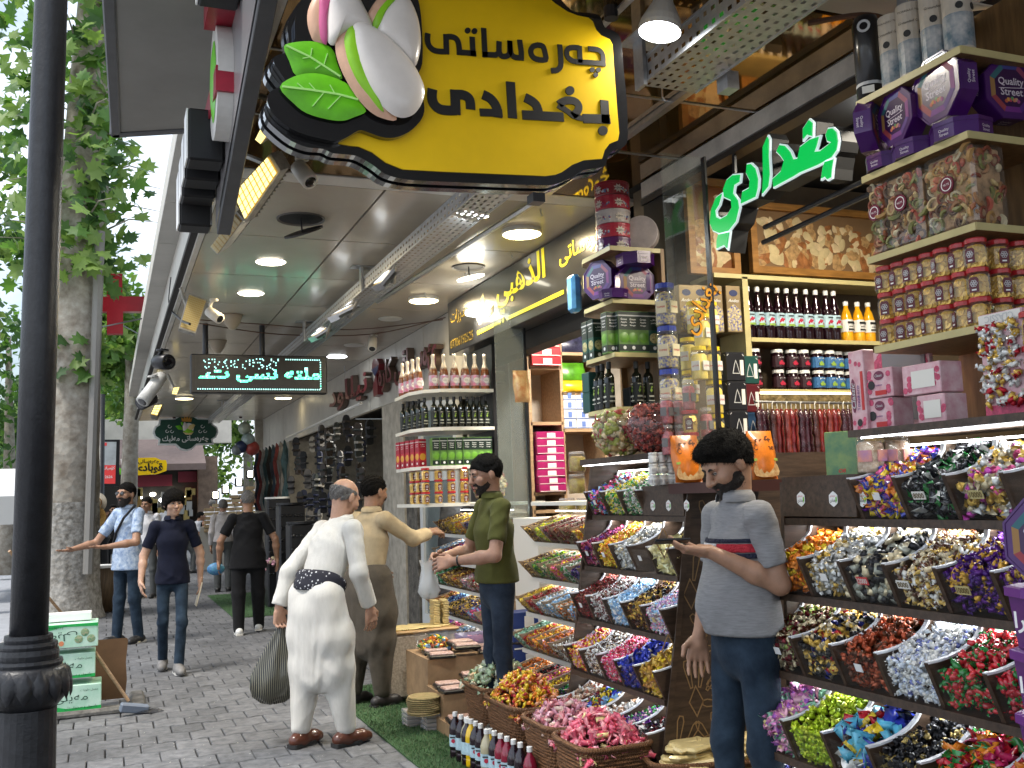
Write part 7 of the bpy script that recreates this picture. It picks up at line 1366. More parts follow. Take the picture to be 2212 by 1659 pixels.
 if trousers is not None:
  s=SDF(res);bag=trouser_style=='shalwar';s.cone(PC+up*.10*K,PC+np.array((0,0,-.05)),.124*K*g,.134*K*g,.05,(1,.78,1))
  for q in(-1,1):
   hp,kn,an,to=Lg[q]
   if bag:
    mid=(hp+kn)/2+np.array((q*.022,.0,0));s.cone(hp+np.array((q*.01,0,.04)),mid,.108*K*g,.118*K*g,.06);s.cone(mid,kn+np.array((q*.01,.02,.02)),.118*K*g,.104*K*g,.05);s.cone(kn+np.array((q*.01,.02,.02)),an+np.array((0,.0,.04)),.104*K*g,.066*K,.05)
   else:w_={'jeans':1.,'wide':1.22,'slim':.88}[trouser_style];s.cone(hp+np.array((0,0,.02)),kn,.080*K*g,.064*K*w_*(.6+.4*g),.03);s.cone(kn,an+np.array((0,0,-.03)),.065*K*w_*(.6+.4*g),.054*K*w_,.03)
  if bag:s.cone(PC+np.array((0,.0,-.1)),PC+np.array((0,.0,-.50*K)),.12*K*g,.095*K*g,.07)
  fd2=folds(.0045 if not bag else.005,30,shirt_seed+5)
  def tpost(F,X,Y,Z):
   if bag:th=np.arctan2(Y-PC[1],X-PC[0]);F=F+.005*np.sin(15*th+3*np.sin(5*Z)+2*np.sin(3*th))*(.6+.4*np.sin(2*th+1))*np.clip((1.02*K-Z)*3,.25,1)*np.clip((Z-.1)*4,0,1)+.6*fd2(X,Y,Z)
   else:F=F+fd2(X,Y,Z)*(.35+.65*np.clip(np.abs(Z-.52*K)*-4+1.3,0,1))
   top=(X-PC[0])*up[0]+(Y-PC[1])*up[1]+(Z-PC[2])*up[2]-.13*K;return np.maximum(np.maximum(F,top),min(Lg[-1][2][2],Lg[1][2][2])*.0+.035-Z)
  skin_mesh('trousers',[s.mesh(tpost)],trousers,t)
 if shoe is not None:
  for q in(-1,1):
   hp,kn,an,to=Lg[q];s=SDF(min(res,.010));f=np.array((to[0],to[1],0));f=f/max(1e-6,np.linalg.norm(f));dn=to[2];heel=an-f*.055*K;toe=an+f*.165*K+np.array((0,0,dn*.16));z0=an[2]-.085*K+.0
   hz_,tz=z0+.045,z0+.038+dn*.12;s.cone((heel[0],heel[1],hz_),(toe[0]-f[0]*.05,toe[1]-f[1]*.05,tz),.044*K,.046*K,.03);s.cone((toe[0]-f[0]*.05,toe[1]-f[1]*.05,tz),(toe[0],toe[1],tz-.006),.046*K,.034*K,.02);s.cone(an+np.array((0,0,.01)),(an[0],an[1],hz_),.046*K,.05*K,.03)
   so=skin_mesh('shoe',[s.mesh(lambda F,X,Y,Z:np.maximum(F,(z0+.006+np.minimum(0,0*X)+max(0,dn)*0+((X-heel[0])*f[0]+(Y-heel[1])*f[1])*dn*.55)-Z))],shoe[0],t)
   g_=MB();side=np.array((-f[1],f[0],0));out=[(-.005,-.036),(.02,-.043),(.10,-.042),(.16,-.048),(.215,-.036),(.243,0),(.215,.036),(.16,.048),(.10,.042),(.02,.043),(-.005,.036)]
   pts=[np.array((heel[0],heel[1],z0))+f*x*K*.97+side*y*K+np.array((0,0,x*dn*.55))for x,y in smooth_poly([(a-.035,b)for a,b in out],2)];g_.add([tuple(p+np.array((0,0,.0)))for p in pts]+[tuple(p+np.array((0,0,.024*K)))for p in pts],[tuple(range(len(pts)))[::-1],tuple(range(len(pts),2*len(pts)))]+[(i,(i+1)%len(pts),(i+1)%len(pts)+len(pts),i+len(pts))for i in range(len(pts))]);g_.build('sole',shoe[1],so)
 return t,dict(PC=PC,sh=shl,nk=nk,A=A,hc=hc,Hm=Hm,K=K,up=up,L=Lg,torso=torso)
M_rub=mat('sole_dark',(.02,.02,.02),.7);M_rubw=mat('sole_white',(.62,.60,.55),.6);M_denim=cloth('denim',(.010,.019,.033),var=.35,scale=9,col2=(.028,.048,.074));M_denimd=cloth('denim_dark',(.012,.018,.030),var=.35,scale=7,col2=(.035,.050,.075))
def stand(u,ppm_,zref=1.0,off=0):
 """ground point under picture column u where one metre shows ppm_ pixels"""
 best=None
 for k in range(40,400):
  y=k*.05;p=PY(u,1100,y)
  d=abs(ppm(p)-ppm_)
  if best is None or d<best[0]:best=(d,p)
 return(best[1].x,best[1].y,off)
M_polo=cloth('grey_melange',(.20,.20,.205),var=.22,scale=60,col2=(.27,.27,.275),stretch=(.4,.4,3));l1=stand(1592,535,off=.12)
hd1=(-.99,.06)
K=1.70/1.75
t1p,i1=person('man in grey striped polo and jeans looking down at a phone',l1,hd1,H=1.70,res=.010,hres=.005,girth=1.08,belly=.06,head=(-.05,.58,0),lean=.0,sk=skin('near',(.37,.21,.135)),hair_style='thick',beard='full',shirt=M_polo,hem=.955,trousers=M_denim,trouser_style='jeans',shoe=(mat('shoe_black',(.02,.02,.02),.5),M_rub),fold=.005,arms={1:((.19,.055,1.125),(.115,-.20,1.26)),'h1':dict(d=(-.30,-.95,.12),n=(-.2,-.1,1),curl=(.35,.55,.6,.65),side=1,grip=.25),-1:((-.20,-.02,1.12),(-.19,-.10,.90)),'h-1':dict(d=(0,-.12,-1),n=(1,-.2,0),curl=.4,side=1)},legs={1:((.12,-.01,.5),(.13,.03,.085),(.2,-1,0)),-1:((-.11,-.04,.5),(-.12,-.02,.085),(-.25,-1,0))})
M_st={0:mat('stripe_navy',(.008,.010,.028),.8),1:mat('stripe_red',(.34,.012,.025),.8),2:mat('stripe_white',(.62,.61,.6),.8)}
def chest_band(t,info,z0,z1,y_lim,xlo,xhi,m,name,ex=.004,girth=1.16,belly=.055):
 s=info['torso'](SDF(.006))
 fd=folds(.005,38,1)
 def post(F,X,Y,Z):F=F-.0036-.007+fd(X,Y,Z);F=np.maximum(F,-(F+.006));F=np.maximum(np.maximum(F,z0-Z),Z-z1);return np.maximum(np.maximum(F,Y-y_lim),np.maximum(xlo-X,X-xhi))
 V,Q=s.mesh(post)
 if len(V):skin_mesh(name,[(V,Q)],m,t)
zc_=1.265
chest_band(t1p,i1,zc_+.018,zc_+.040,.03,-.3,.2,M_st[0],'navy_stripe');chest_band(t1p,i1,zc_-.040,zc_-.018,.03,-.3,.2,M_st[0],'navy_stripe');chest_band(t1p,i1,zc_-.018,zc_+.018,.03,.035,.2,M_st[1],'red_stripe');chest_band(t1p,i1,zc_-.018,zc_+.018,.03,-.3,.035,M_st[2],'white_stripe')
w_=i1['A'][1][1];ph=thing('mobile_phone','black mobile phone held in the hand of the man in grey','mobile phone',(0,0,0));M4=t1p.matrix_basis.copy();ph.matrix_world=M4@Matrix.Translation(tuple(w_+np.array((-.035,-.14,.045))))@Matrix.Rotation(R(72),4,'Z')@Matrix.Rotation(R(-14),4,'X')
ph.location,ph.rotation_euler=ph.matrix_world.to_translation(),ph.matrix_world.to_euler();g=MB();g.rbox((0,0,0),(.135,.066,.009),.003);g.build('phone_body',M_blk,ph);g=MB();g.box((-.062,-.030,.0045),(.062,.030,.0055));g.build('screen',mat('phone_screen',(.02,.02,.025),.05,coat=1),ph)
l2=tuple(PZ(700,1612,0));M_linen=cloth('white_linen',(.58,.56,.51),var=.04,scale=60,col2=(.63,.61,.56),stretch=(1,1,.2),bump=.35)
hd2=(.88,.42)
t2p,i2=person('stooped bald old man in a loose white suit with a black spotted sash',l2,hd2,H=1.80,res=.011,hres=.006,girth=1.08,lean=.42,pelvis=(0,.05,.0),head=(.05,.45,0),sk=skin('old',(.42,.24,.16)),hair=M_hairg,hair_style='side',shirt=M_linen,sleeve='long',hem=1.0,trousers=M_linen,trouser_style='shalwar',shoe=(mat('shoe_brown',(.085,.026,.014),.32,coat=.4,var=.3),M_rub),collar=True,fold=.004,long_shirt_sc=1.15,arms={1:((.26,.08,1.15),(.29,.15,.91)),'h1':dict(d=(0,-.1,-1),n=(-1,0,0),curl=1.2,side=-1),-1:((-.25,-.12,1.14),(-.21,-.24,.90)),'h-1':dict(d=(0,-.15,-1),n=(1,0,0),curl=.5,side=1)},legs={1:((.11,.02,.50),(.13,.09,.09),(.2,-1,0)),-1:((-.10,-.05,.50),(-.11,-.10,.09),(-.1,-1,0))})
def sash(t,info,z,r,m,girth=1.1,name='sash'):
 PC,up,K=info['PC'],info['up'],info['K'];c=PC+up*z;g=MB();g.smooth=True;X,Y,Z=basis(up,(1,0,0));vs=[];n=36
 for j,(rr,h_)in enumerate(((.94,-.075),(1.03,-.062),(1.06,-.03),(1.03,.0),(1.06,.03),(1.03,.055),(.94,.068))):
  for i in range(n):a=2*PI*i/n;q=r*rr*(1+.02*math.sin(5*a+j));vs.append(Vector(c)+X*(q*math.cos(a))+Y*(q*.76*math.sin(a))+Z*(h_+.006*math.sin(3*a)))
 g.add(vs,[(j*n+i,j*n+(i+1)%n,(j+1)*n+(i+1)%n,(j+1)*n+i)for j in range(6)for i in range(n)]);return g.build(name,m,t)
M_sash=mat('spotted_sash',(.012,.012,.02),.8);tt_=M_sash.node_tree;v_=tt_.nodes.new('ShaderNodeTexVoronoi');v_.inputs['Scale'].default_value=42;tco=tt_.nodes.new('ShaderNodeTexCoord');r_=tt_.nodes.new('ShaderNodeValToRGB');r_.color_ramp.elements[0].position=.22;r_.color_ramp.elements[0].color=(.5,.5,.52,1);r_.color_ramp.elements[1].position=.30;r_.color_ramp.elements[1].color=(.010,.010,.018,1);tt_.links.new(tco.outputs['Object'],v_.inputs['Vector']);tt_.links.new(v_.outputs['Distance'],r_.inputs[0]);tt_.links.new(r_.outputs[0],tt_.nodes['Principled BSDF'].inputs['Base Color'])
sash(t2p,i2,.095,.196,M_sash)
hw=t2p.matrix_basis@Vector(i2['A'][1][1]+np.array((0,-.02,-.10)));bgm=mat('striped_carrier',(.006,.006,.006),.3,coat=.3);tt_=bgm.node_tree;wv=tt_.nodes.new('ShaderNodeTexWave');wv.inputs['Scale'].default_value=24;wv.inputs['Distortion'].default_value=.8;tco=tt_.nodes.new('ShaderNodeTexCoord');r_=tt_.nodes.new('ShaderNodeValToRGB');r_.color_ramp.elements[0].position=.70;r_.color_ramp.elements[0].color=(.008,.008,.008,1);r_.color_ramp.elements[1].position=.88;r_.color_ramp.elements[1].color=(.22,.21,.15,1);tt_.links.new(tco.outputs['Object'],wv.inputs['Vector']);tt_.links.new(wv.outputs['Fac'],r_.inputs[0]);tt_.links.new(r_.outputs[0],tt_.nodes['Principled BSDF'].inputs['Base Color'])
cb2=thing('carrier_bag','black and cream striped plastic bag hanging from the old man\'s hand','carrier bag',tuple(hw));g=MB();g.smooth=True;vs=[];n=32
for j,(r,z)in enumerate(((.012,.03),(.018,-.01),(.035,-.06),(.075,-.14),(.125,-.24),(.16,-.34),(.165,-.42),(.14,-.48),(.08,-.52),(.01,-.53))):
 for i in range(n):a=2*PI*i/n;q=r*(1+.10*math.sin(7*a+j*.5)*(1 if j<6 else.4));vs.append((q*math.cos(a)-.12*max(0,-z),q*.62*math.sin(a),z+.012*math.sin(4*a)))
g.add(vs,[(j*n+i,j*n+(i+1)%n,(j+1)*n+(i+1)%n,(j+1)*n+i)for j in range(9)for i in range(n)]);g.build('bag_film',bgm,cb2)
l3=tuple(PZ(800,1525,0));M_beige=cloth('beige_shirt',(.46,.36,.22),var=.08,bump=.3);M_brn=cloth('brown_shalwar',(.075,.062,.046),var=.12)
t3p,i3=person('man in beige shirt and baggy brown trousers reaching out to pay',l3,(.90,.44),H=1.80,res=.012,hres=.006,girth=1.10,lean=.08,head=(.0,.18,0),sk=skin('weather',(.33,.18,.11)),hair=M_hair,hair_style='short',beard='moustache',shirt=M_beige,sleeve='rolled',sleeve_at={-1:.72,1:.72},hem=1.0,trousers=M_brn,trouser_style='shalwar',shoe=(mat('sandal_leather',(.016,.013,.012),.5),M_rub),fold=.004,arms={-1:((-.24,-.28,1.30),(-.17,-.56,1.34)),'h-1':dict(d=(.1,-1,.05),n=(.5,0,-.8),curl=.95,side=1),1:((.26,-.05,1.17),(.18,-.22,1.05))},legs={1:((.13,-.02,.5),(.14,.05,.09),(.1,-1,0)),-1:((-.11,-.03,.5),(-.12,-.02,.09),(-.1,-1,0))})
l4=stand(1068,330);M_olv=cloth('olive_cotton',(.085,.085,.022),var=.10)
t4p,i4=person('shopkeeper in olive T-shirt putting sweets into a clear bag',(l4[0],l4[1],.12),(-1,.02),H=1.75,res=.011,hres=.006,girth=1.06,head=(.0,.28,0),lean=.03,sk=skin('keeper',(.38,.21,.14)),hair_style='short',beard='short',shirt=M_olv,hem=.945,trousers=M_denimd,trouser_style='slim',shoe=(mat('shoe_black'),M_rub),collar=True,arms={1:((.26,-.10,1.13),(.10,-.32,1.10)),'h1':dict(d=(-.3,-.9,-.1),n=(-.8,0,-.5),curl=.9,side=-1),-1:((-.27,-.10,1.14),(-.12,-.33,1.12)),'h-1':dict(d=(.4,-.9,-.1),n=(.8,0,-.5),curl=.9,side=1)})
p=t4p.matrix_basis@Vector((0,-.46,1.05));cbg=thing('sweet_bag','clear plastic bag held open by the shopkeeper in olive','bag',tuple(p));g=MB();g.smooth=True;vs=[];n=20
for j,(r,z)in enumerate(((.05,.05),(.04,.0),(.055,-.06),(.07,-.12),(.05,-.16),(.005,-.17))):
 for i in range(n):a=2*PI*i/n;q=r*(1+.16*math.sin(5*a+j));vs.append((q*math.cos(a),q*.6*math.sin(a),z+.015*math.sin(3*a)))
g.add(vs,[(j*n+i,j*n+(i+1)%n,(j+1)*n+(i+1)%n,(j+1)*n+i)for j in range(5)for i in range(n)]);g.build('clear_film',glass('bag_film',(.86,.86,.84),.45,.2),cbg)
g=MB();w2=i4['A'][1][1]+(i4['A'][1][0]-i4['A'][1][1])*.12;g.lathe([(.034,-.006),(.036,0),(.034,.006)],16,tuple(w2),tuple(i4['A'][1][0]-i4['A'][1][1]),cap=False);g.build('bracelet',M_blk,t4p)
l5=tuple(PZ(372,1452,0));M_navy=cloth('navy_pique',(.006,.008,.020),var=.15)
t5p,i5=person('young man in navy polo and jeans walking towards the camera',l5,(.0,-1),H=1.76,res=.011,hres=.007,girth=.90,shoulders=1.06,head=(.22,.06,0),sk=skin('pale',(.44,.27,.19)),hair_style='bowl',shirt=M_navy,hem=.86,trousers=M_denim,trouser_style='slim',shoe=(mat('trainer_grey',(.17,.165,.16),.7,var=.2),M_rubw),arms={1:((.27,.05,1.15),(.27,.05,.90)),-1:((-.27,.03,1.15),(-.30,-.08,.91)),'h-1':dict(d=(.1,-.2,-1),n=(1,0,0),curl=.5,side=1)},legs={-1:((-.09,-.02,.50),(-.08,.22,.12),(-.1,-1,-.25)),1:((.08,-.14,.50),(.05,-.16,.085),(.1,-1,.05))})
p=t5p.matrix_basis@Vector((.27,.03,.80));pk=thing('paper_pack','flat paper pack carried by the young man in navy','paper pack',tuple(p));g=MB();g.rbox((0,.02,-.06),(.012,.16,.24),.004,Matrix.Rotation(.25,4,'Y'));g.build('paper_cover',mat('kraft',(.55,.48,.36),.7),pk)
l6=tuple(PZ(275,1388,0));M_haw=cloth('blue_floral',(.50,.58,.66),var=.5,scale=22,col2=(.16,.24,.40))
t6p,i6=person('bearded man in blue patterned shirt and sunglasses gesturing with open hands',l6,(-.75,-.62),H=1.92,res=.012,hres=.008,girth=1.08,head=(.1,.02,0),sk=skin('tan',(.36,.20,.125)),hair_style='short',beard='full',glasses=True,shirt=M_haw,hem=.80,trousers=M_denim,trouser_style='jeans',shoe=(mat('shoe_black'),M_rubw),arms={1:((.30,-.14,1.22),(.12,-.42,1.18)),'h1':dict(d=(-.4,-.9,.0),n=(0,.3,1),curl=.2,side=1,spread=.3),-1:((-.33,-.20,1.22),(-.38,-.50,1.16)),'h-1':dict(d=(-.3,-.9,-.1),n=(0,.3,1),curl=.2,side=-1,spread=.3)},legs={1:((.12,0,.52),(.13,.06,.09),(.3,-1,0)),-1:((-.11,-.03,.52),(-.12,-.06,.09),(-.1,-1,0))})
g=MB();K6=i6['K'];g.tube([(.185,-.05,1.52*K6),(.09,-.145,1.38*K6),(-.03,-.155,1.22*K6),(-.15,-.10,1.08*K6),(-.17,.02,1.03*K6)],.016,6);g.build('shoulder_strap',M_blk,t6p)
def passer(label,u,v,h,top,heading,**k):
 l=tuple(PZ(u,v,0));return person(label,l,heading,H=h,res=.018,hres=.011,**k)
M_wsh=cloth('white_shirt',(.62,.62,.64),var=.06);M_gtr=cloth('grey_trousers',(.085,.09,.09),var=.1);M_blksh=cloth('black_cotton',(.010,.010,.011),var=.2)
sb=(mat('shoe_black'),M_rub)
t8p,i8=person('heavy man in black T-shirt and trousers walking away on white trainers',tuple(PZ(537,1368,0)),(.12,1),H=1.78,res=.012,hres=.009,girth=1.22,shoulders=1.05,head=(.0,.08,0),sk=skin('weather'),hair=M_hairg,hair_style='buzz',shirt=M_blksh,hem=.80,trousers=M_blksh,trouser_style='wide',shoe=(mat('trainer_white',(.66,.66,.64),.6),M_rubw),collar=False,arms={1:((.34,.02,1.17),(.36,-.06,.92)),-1:((-.34,.02,1.17),(-.36,-.04,.92))},legs={1:((.12,.06,.50),(.12,.14,.09),(.15,-1,0)),-1:((-.12,-.06,.50),(-.13,-.16,.10),(-.1,-1,0))})
p=t8p.matrix_basis@Vector((.40,-.10,.82));g=MB();g.smooth=True;g.ball((0,0,0),(.11,.06,.08),14,9);o=g.build('bundle',mat('blue_bundle',(.04,.10,.30),.5,var=.8,scale=14,col2=(.10,.35,.45)),label='folded blue cloth in the hand of the man in black',cat='cloth bundle');o.location=p
passer('man in white shirt with a black belt standing behind the patterned shirt',318,1292,1.80,0,(-.35,-1),girth=1.0,sk=skin('weather'),hair_style='short',shirt=M_wsh,hem=.93,trousers=M_gtr,shoe=(mat('shoe_black'),M_rubw),head=(-.2,.1,0))
passer('man in pale striped shirt and grey trousers seen from behind',482,1278,1.72,0,(.15,1),girth=1.08,hair=M_hairg,hair_style='short',shirt=cloth('pale_stripe',(.48,.45,.44),var=.12),sleeve='long',hem=.95,trousers=M_gtr,trouser_style='wide',shoe=sb)
passer('grey haired man in white short sleeved shirt and beige baggy trousers',458,1225,1.78,0,(.5,1),girth=1.05,hair=M_hairg,shirt=M_wsh,hem=.95,trousers=cloth('beige_trouser',(.34,.28,.23),var=.1),trouser_style='shalwar',shoe=sb)
passer('boy in white T-shirt bowing his head by the brick steps',507,1215,1.86,0,(.6,-.6),girth=.85,head=(0,.6,0),hair_style='thick',shirt=M_wsh,trousers=M_gtr,shoe=sb)
passer('man in white shirt bending forward among the crowd',418,1238,1.60,0,(1,.1),girth=.95,lean=.9,pelvis=(0,.2,0),hair_style='short',shirt=M_wsh,trousers=M_gtr,shoe=sb)
passer('man in white shirt and dark trousers with his back turned, left of the bending man',362,1235,1.76,0,(.3,1),girth=1.0,hair=M_hairg,hair_style='short',shirt=M_wsh,sleeve='long',hem=.95,trousers=M_gtr,shoe=sb)
passer('man in dark plum shirt farther back in the crowd',432,1205,1.80,0,(-1,.2),girth=1.05,hair=M_hairg,hair_style='short',shirt=cloth('plum',(.045,.025,.035),var=.2),trousers=M_gtr,shoe=sb)
passer('person in black top with sunglasses walking far behind the patterned shirt',243,1235,1.72,0,(.1,-1),girth=.85,glasses=True,hair_style='thick',shirt=M_blksh,trousers=M_blksh,shoe=sb)
passer('man in pale pink top half hidden in the far crowd',340,1215,1.78,0,(-.6,.6),girth=.9,hair_style='short',shirt=cloth('pink_top',(.50,.36,.33),var=.1),trousers=M_gtr,shoe=sb)
lh=tuple(PZ(172,1290,0));t9p,i9=person('hat seller standing behind the plane tree with an arm raised to the hats',lh,(.9,-.3),H=1.70,res=.016,hres=.008,girth=.95,hair_style='short',shirt=cloth('pale_check',(.50,.55,.60),var=.2),sleeve='long',hem=.9,trousers=M_gtr,shoe=sb,arms={1:((.2,-.28,1.20),(.16,-.40,1.42)),'h1':dict(d=(0,-.2,1),n=(-.3,-1,0),curl=.25,side=1,spread=.35)})
M_straw=mat('straw',(.50,.33,.14),.8,var=.25,scale=40,bump=.7,bscale=160,kind='wave',stretch=(1,1,1));M_strawl=mat('straw_pale',(.60,.52,.40),.8,var=.15,scale=40,bump=.5,bscale=160)
def hat(p,rot,r,m,label):
 t=thing('straw_hat',label,'straw hat',p);t.rotation_euler=rot;g=MB();g.smooth=True;g.lathe([(r,.0),(r*.98,.008),(r*.55,.0),(r*.48,.02),(r*.44,.09),(r*.34,.125),(.01,.13)],28,cap=False);g.lathe([(r,.0),(r*.5,-.006),(r*.4,.10),(.01,.12)],28,cap=False);g.build('hat_body',m,t)
 g=MB();g.lathe([(r*.50,.015),(r*.475,.045)],28,cap=False);g.build('hat_band',mat('hat_band',(.30,.15,.05),.7),t)
Yh=lh[1]-.45
hat(tuple(PY(196,1098,Yh)),(R(78),R(12),R(-35)),.20,M_straw,'straw hat tilted highest in the bunch beside the tree');hat(tuple(PY(207,1118,Yh+.1)),(R(80),R(-30),R(-20)),.20,mat('straw_gold',(.42,.25,.07),.8,var=.25,scale=40,bump=.6,bscale=150),'golden straw hat hanging lowest in the bunch beside the tree');hat(tuple(PY(212,1085,Yh+.16)),(R(95),R(20),R(-30)),.18,M_strawl,'pale hat behind the other straw hats')
lk=PX(1760,1060,2.75);hl=(lk.x+.32,lk.y-.05,.06);hh=Vector((2.64,PX(1790,1036,2.64).y,1.66))
tk,ik=person('helper seated behind the counter resting a hand on its edge',hl,(-1,.1),H=1.50,res=.016,hres=.006,girth=.95,pelvis=(0,0,-.35),hair_style='short',shirt=M_blksh,sleeve='short',hem=.45,trousers=M_gtr,shoe=None,head=(0,.2,0),legs={1:((.12,-.12,.45),(.12,-.05,.09),(0,-1,0)),-1:((-.12,-.12,.45),(-.12,-.05,.09),(0,-1,0))},arms={1:((.30,-.05,1.20),tuple(Matrix(thing('tmp','x','x',hl,math.atan2(-1,-.1)).matrix_basis).inverted()@(hh+Vector((.07,-.09,.02))))),'h1':dict(d=(-.7,-.7,-.25),n=(0,-.3,-1),curl=.35,side=-1,spread=.2)})
bpy.data.objects.remove(bpy.data.objects['tmp'])
YD=8.45;tw_=thing('shelf_unit','rounded bottle shelves of the second shop behind the man in olive','shelf',(3.1,8.6,0));xd=lambda u:PY(u,900,YD).x;x0,x1=xd(917),xd(1068)
zD=[PY(1068,v,YD).z for v in(840,921,1003,1083)]
for z in zD:board(tw_,[(x1,YD),(x1,YD+.6),(x0-.02,YD+.9),(x0-.04,YD+.35),(x0+.03,YD+.12),(x0+.16,YD+.02),(x0+.3,YD)],z,.03,mat('white_rail'),edge=False)
g=MB();g.box((x1,YD+.02,1.55),(x1+.04,YD+.7,3.0));g.build('upright',M_blk,tw_,world=True)
def rowD(pr,n,z,lab,grp,y=YD+.08,back=4,rz=PI/2,sc=None):
 for i in range(n+back):
  if i<back:p=(x0+.02+.01*i,YD+.75-.14*i,z)
  else:p=(x0+.13+(x1-x0-.18)*(i-back)/(n-1),y+.10*max(0,.5-(i-back)/n),z)
  pr(p,lab%od(i),rz,grp,sc=sc)
rowD(champ,6,zD[0],'sparkling drink bottle with round label, %s from the left','sparkling bottles on the rounded shelf');rowD(oil,9,zD[1],'dark oil bottle on the rounded shelf, %s from the left','oil bottles on the rounded shelf',back=5);rowD(carton_g,8,zD[2],'green apple vinegar carton on the rounded shelf, %s from the left','green cartons on the rounded shelf',back=0)
for i in range(5):carton_r((x0-.01+.012*i,YD+.75-.12*i,zD[2]),'red vinegar carton, %s from the left on the rounded shelf'%od(i),.2,'red cartons on the rounded shelf')
for r in range(3):
 for i in range(6):goldjar((x0+.03+(.11*(i-2)if i>1 else 0),YD+.5-.16*min(i,2)-.03*i,zD[3]+.105*r),'red lidded coin jar on the rounded shelf, %s from the left in the %s row'%(od(i),('lower','middle','upper')[r]),PI/2,'coin jars on the rounded shelf',sc=.9)
fishbowl((xd(1060),YD+.1,zD[3]),.16,'round glass bowl behind the head of the shopkeeper in olive',pl((.5,.4,.25),2,(.4,.1,.08),2,GOLD,1),.04,'cube',160)
Y2=8.6;s2=thing('wall_shelf','pale wood wall shelving of the second shop with boxes','shelf',(4,Y2,0));X2=lambda u:PY(u,900,Y2).x;Z2=lambda v:PY(1210,v,Y2).z
M_oak=mat('oak_board',(.36,.23,.13),.5,var=.25,scale=5,stretch=(1,9,9))
for u in(1142,1211,1300):g=MB();g.box((X2(u)-.015,Y2-.05,.8),(X2(u)+.015,Y2+.4,3.1));g.build('upright',M_oak,s2,world=True)
for a,b,v in((1142,1211,793),(1142,1211,912),(1142,1211,1062),(1211,1300,762),(1211,1300,848),(1211,1300,927),(1142,1300,1100)):g=MB();g.box((X2(a),Y2-.05,Z2(v)-.03),(X2(b),Y2+.4,Z2(v)));g.build('shelf_board',M_oak,s2,world=True)
g=MB();g.box((X2(1140),Y2+.4,.5),(X2(1420),Y2+.43,3.4));g.build('back_panel',mat('oak_back',(.46,.40,.34),.6,var=.2,scale=4),s2,world=True)
def flatbox(m,pm):
 def deco(t,d):
  g=MB();fr=((0,-d[1]/2-.001,d[2]/2),(1,0,0),(0,0,1),(0,-1,0));g.prism([(-d[0]*.12,-d[2]*.3),(d[0]*.18,-d[2]*.3),(d[0]*.18,d[2]*.3),(-d[0]*.12,d[2]*.3)],fr,0,.001);g.prism([(-d[0]*.47,-d[2]*.44),(d[0]*.47,-d[2]*.44),(d[0]*.47,-d[2]*.36),(-d[0]*.47,-d[2]*.36)],fr,0,.001);g.build('label_print',pm,t)
 return deco
rbx=mk_box('sweet_box','box',(.30,.2,.085),mat('gloss_red',(.42,.012,.02),.3,coat=.4,var=.2),flatbox(0,M_tag));mbx=mk_box('sweet_box','box',(.28,.2,.068),mat('gloss_magenta',(.30,.015,.10),.3,coat=.4,var=.2),flatbox(0,M_tag));tbx=mk_box('tissue_box','box',(.135,.1,.088),mat('white_box',(.60,.60,.62),.5,var=.08),flatbox(0,mat('print_blue',(.10,.16,.38),.5)))
for i in range(6):rbx((X2(1176),Y2,Z2(793)+.088*i),'glossy red sweet box in the second shop, %s from the bottom of its stack'%od(i),random.uniform(-.05,.05),'red boxes in the second shop')
for i in range(8):mbx((X2(1178),Y2,Z2(1062)+.070*i),'magenta sweet box in the second shop, %s from the bottom of its stack'%od(i),random.uniform(-.08,.08),'magenta boxes in the second shop')
for r in range(4):
 for i in range(3):tbx((X2(1226)+.14*i,Y2,Z2(927)+.09*r),'white and blue box, %s row from the bottom, %s from the left'%(od(r),od(i)),0,'white and blue boxes')
bag((X2(1240),Y2,Z2(848)+.09),.28,.2,'green crisps bag on the white and blue boxes',mat('green_crisps',(.06,.20,.01),.3,var=.5,scale=9));bag((X2(1243),Y2-.05,Z2(848)),.3,.11,'yellow packs under the green crisps bag',mat('yellow_packs',(.65,.38,.01),.3,var=.4,scale=9));bag((X2(1250),Y2,Z2(762)),.4,.18,'dark foil bags on the upper shelf of the second shop',mat('dark_foil',(.03,.03,.06),.25,var=.6,scale=14))
p=PY(1128,830,7.6);bag((p.x,7.6,p.z-.15),.14,.27,'brown and orange snack bag hanging on the shop glass',mat('snack_bag',(.30,.10,.03),.35,var=.7,scale=12,col2=(.45,.36,.18)))
g=MB();a,b=PY(1066,660,7.9),PY(1146,1120,7.9);g.box((a.x,7.9,b.z),(b.x,7.91,a.z));gp=g.build('shop_window',glass('shop_glass',(.75,.80,.78),.12,.02),label='tall clear shop window beside the hanging snack bag',cat='shop window')
g=MB();g.box((b.x-.01,7.885,b.z),(b.x+.01,7.92,a.z));g.build('glass_edge',M_blk,gp)
fj=jar('fruit_jar',.07,.16,None,mat('mixed_fruit_fill',(.18,.10,.03),.5,var=.6,scale=22,col2=(.28,.24,.04)),M_clid,None)
for i,(u,v)in enumerate(((1246,1040),(1246,992),(1225,1092),(1262,1092),(1230,1140))):q=PY(u,v,7.4);fj((q.x,7.4,q.z-.1),'clear jar of dried fruit on the second shop counter, %s one'%('middle','topmost','left','right','front')[i],0,'fruit jars on the second counter')
ct=thing('shop_counter','white counter of the second shop with jars on it','counter',(3.7,7.4,0));g=MB();q=PY(1160,1120,7.2);g.box((q.x,7.2,.06),(q.x+1.2,7.7,q.z));g.build('counter_body',mat('white_rail'),ct,world=True)
def G_(u,v,z=0):p=PZ(u,v,z);return(p.x,p.y,z)
M_wick=mat('wicker',(.22,.10,.04),.65,var=.35,scale=40,bump=1,bscale=90,kind='wave',stretch=(.3,.3,4))
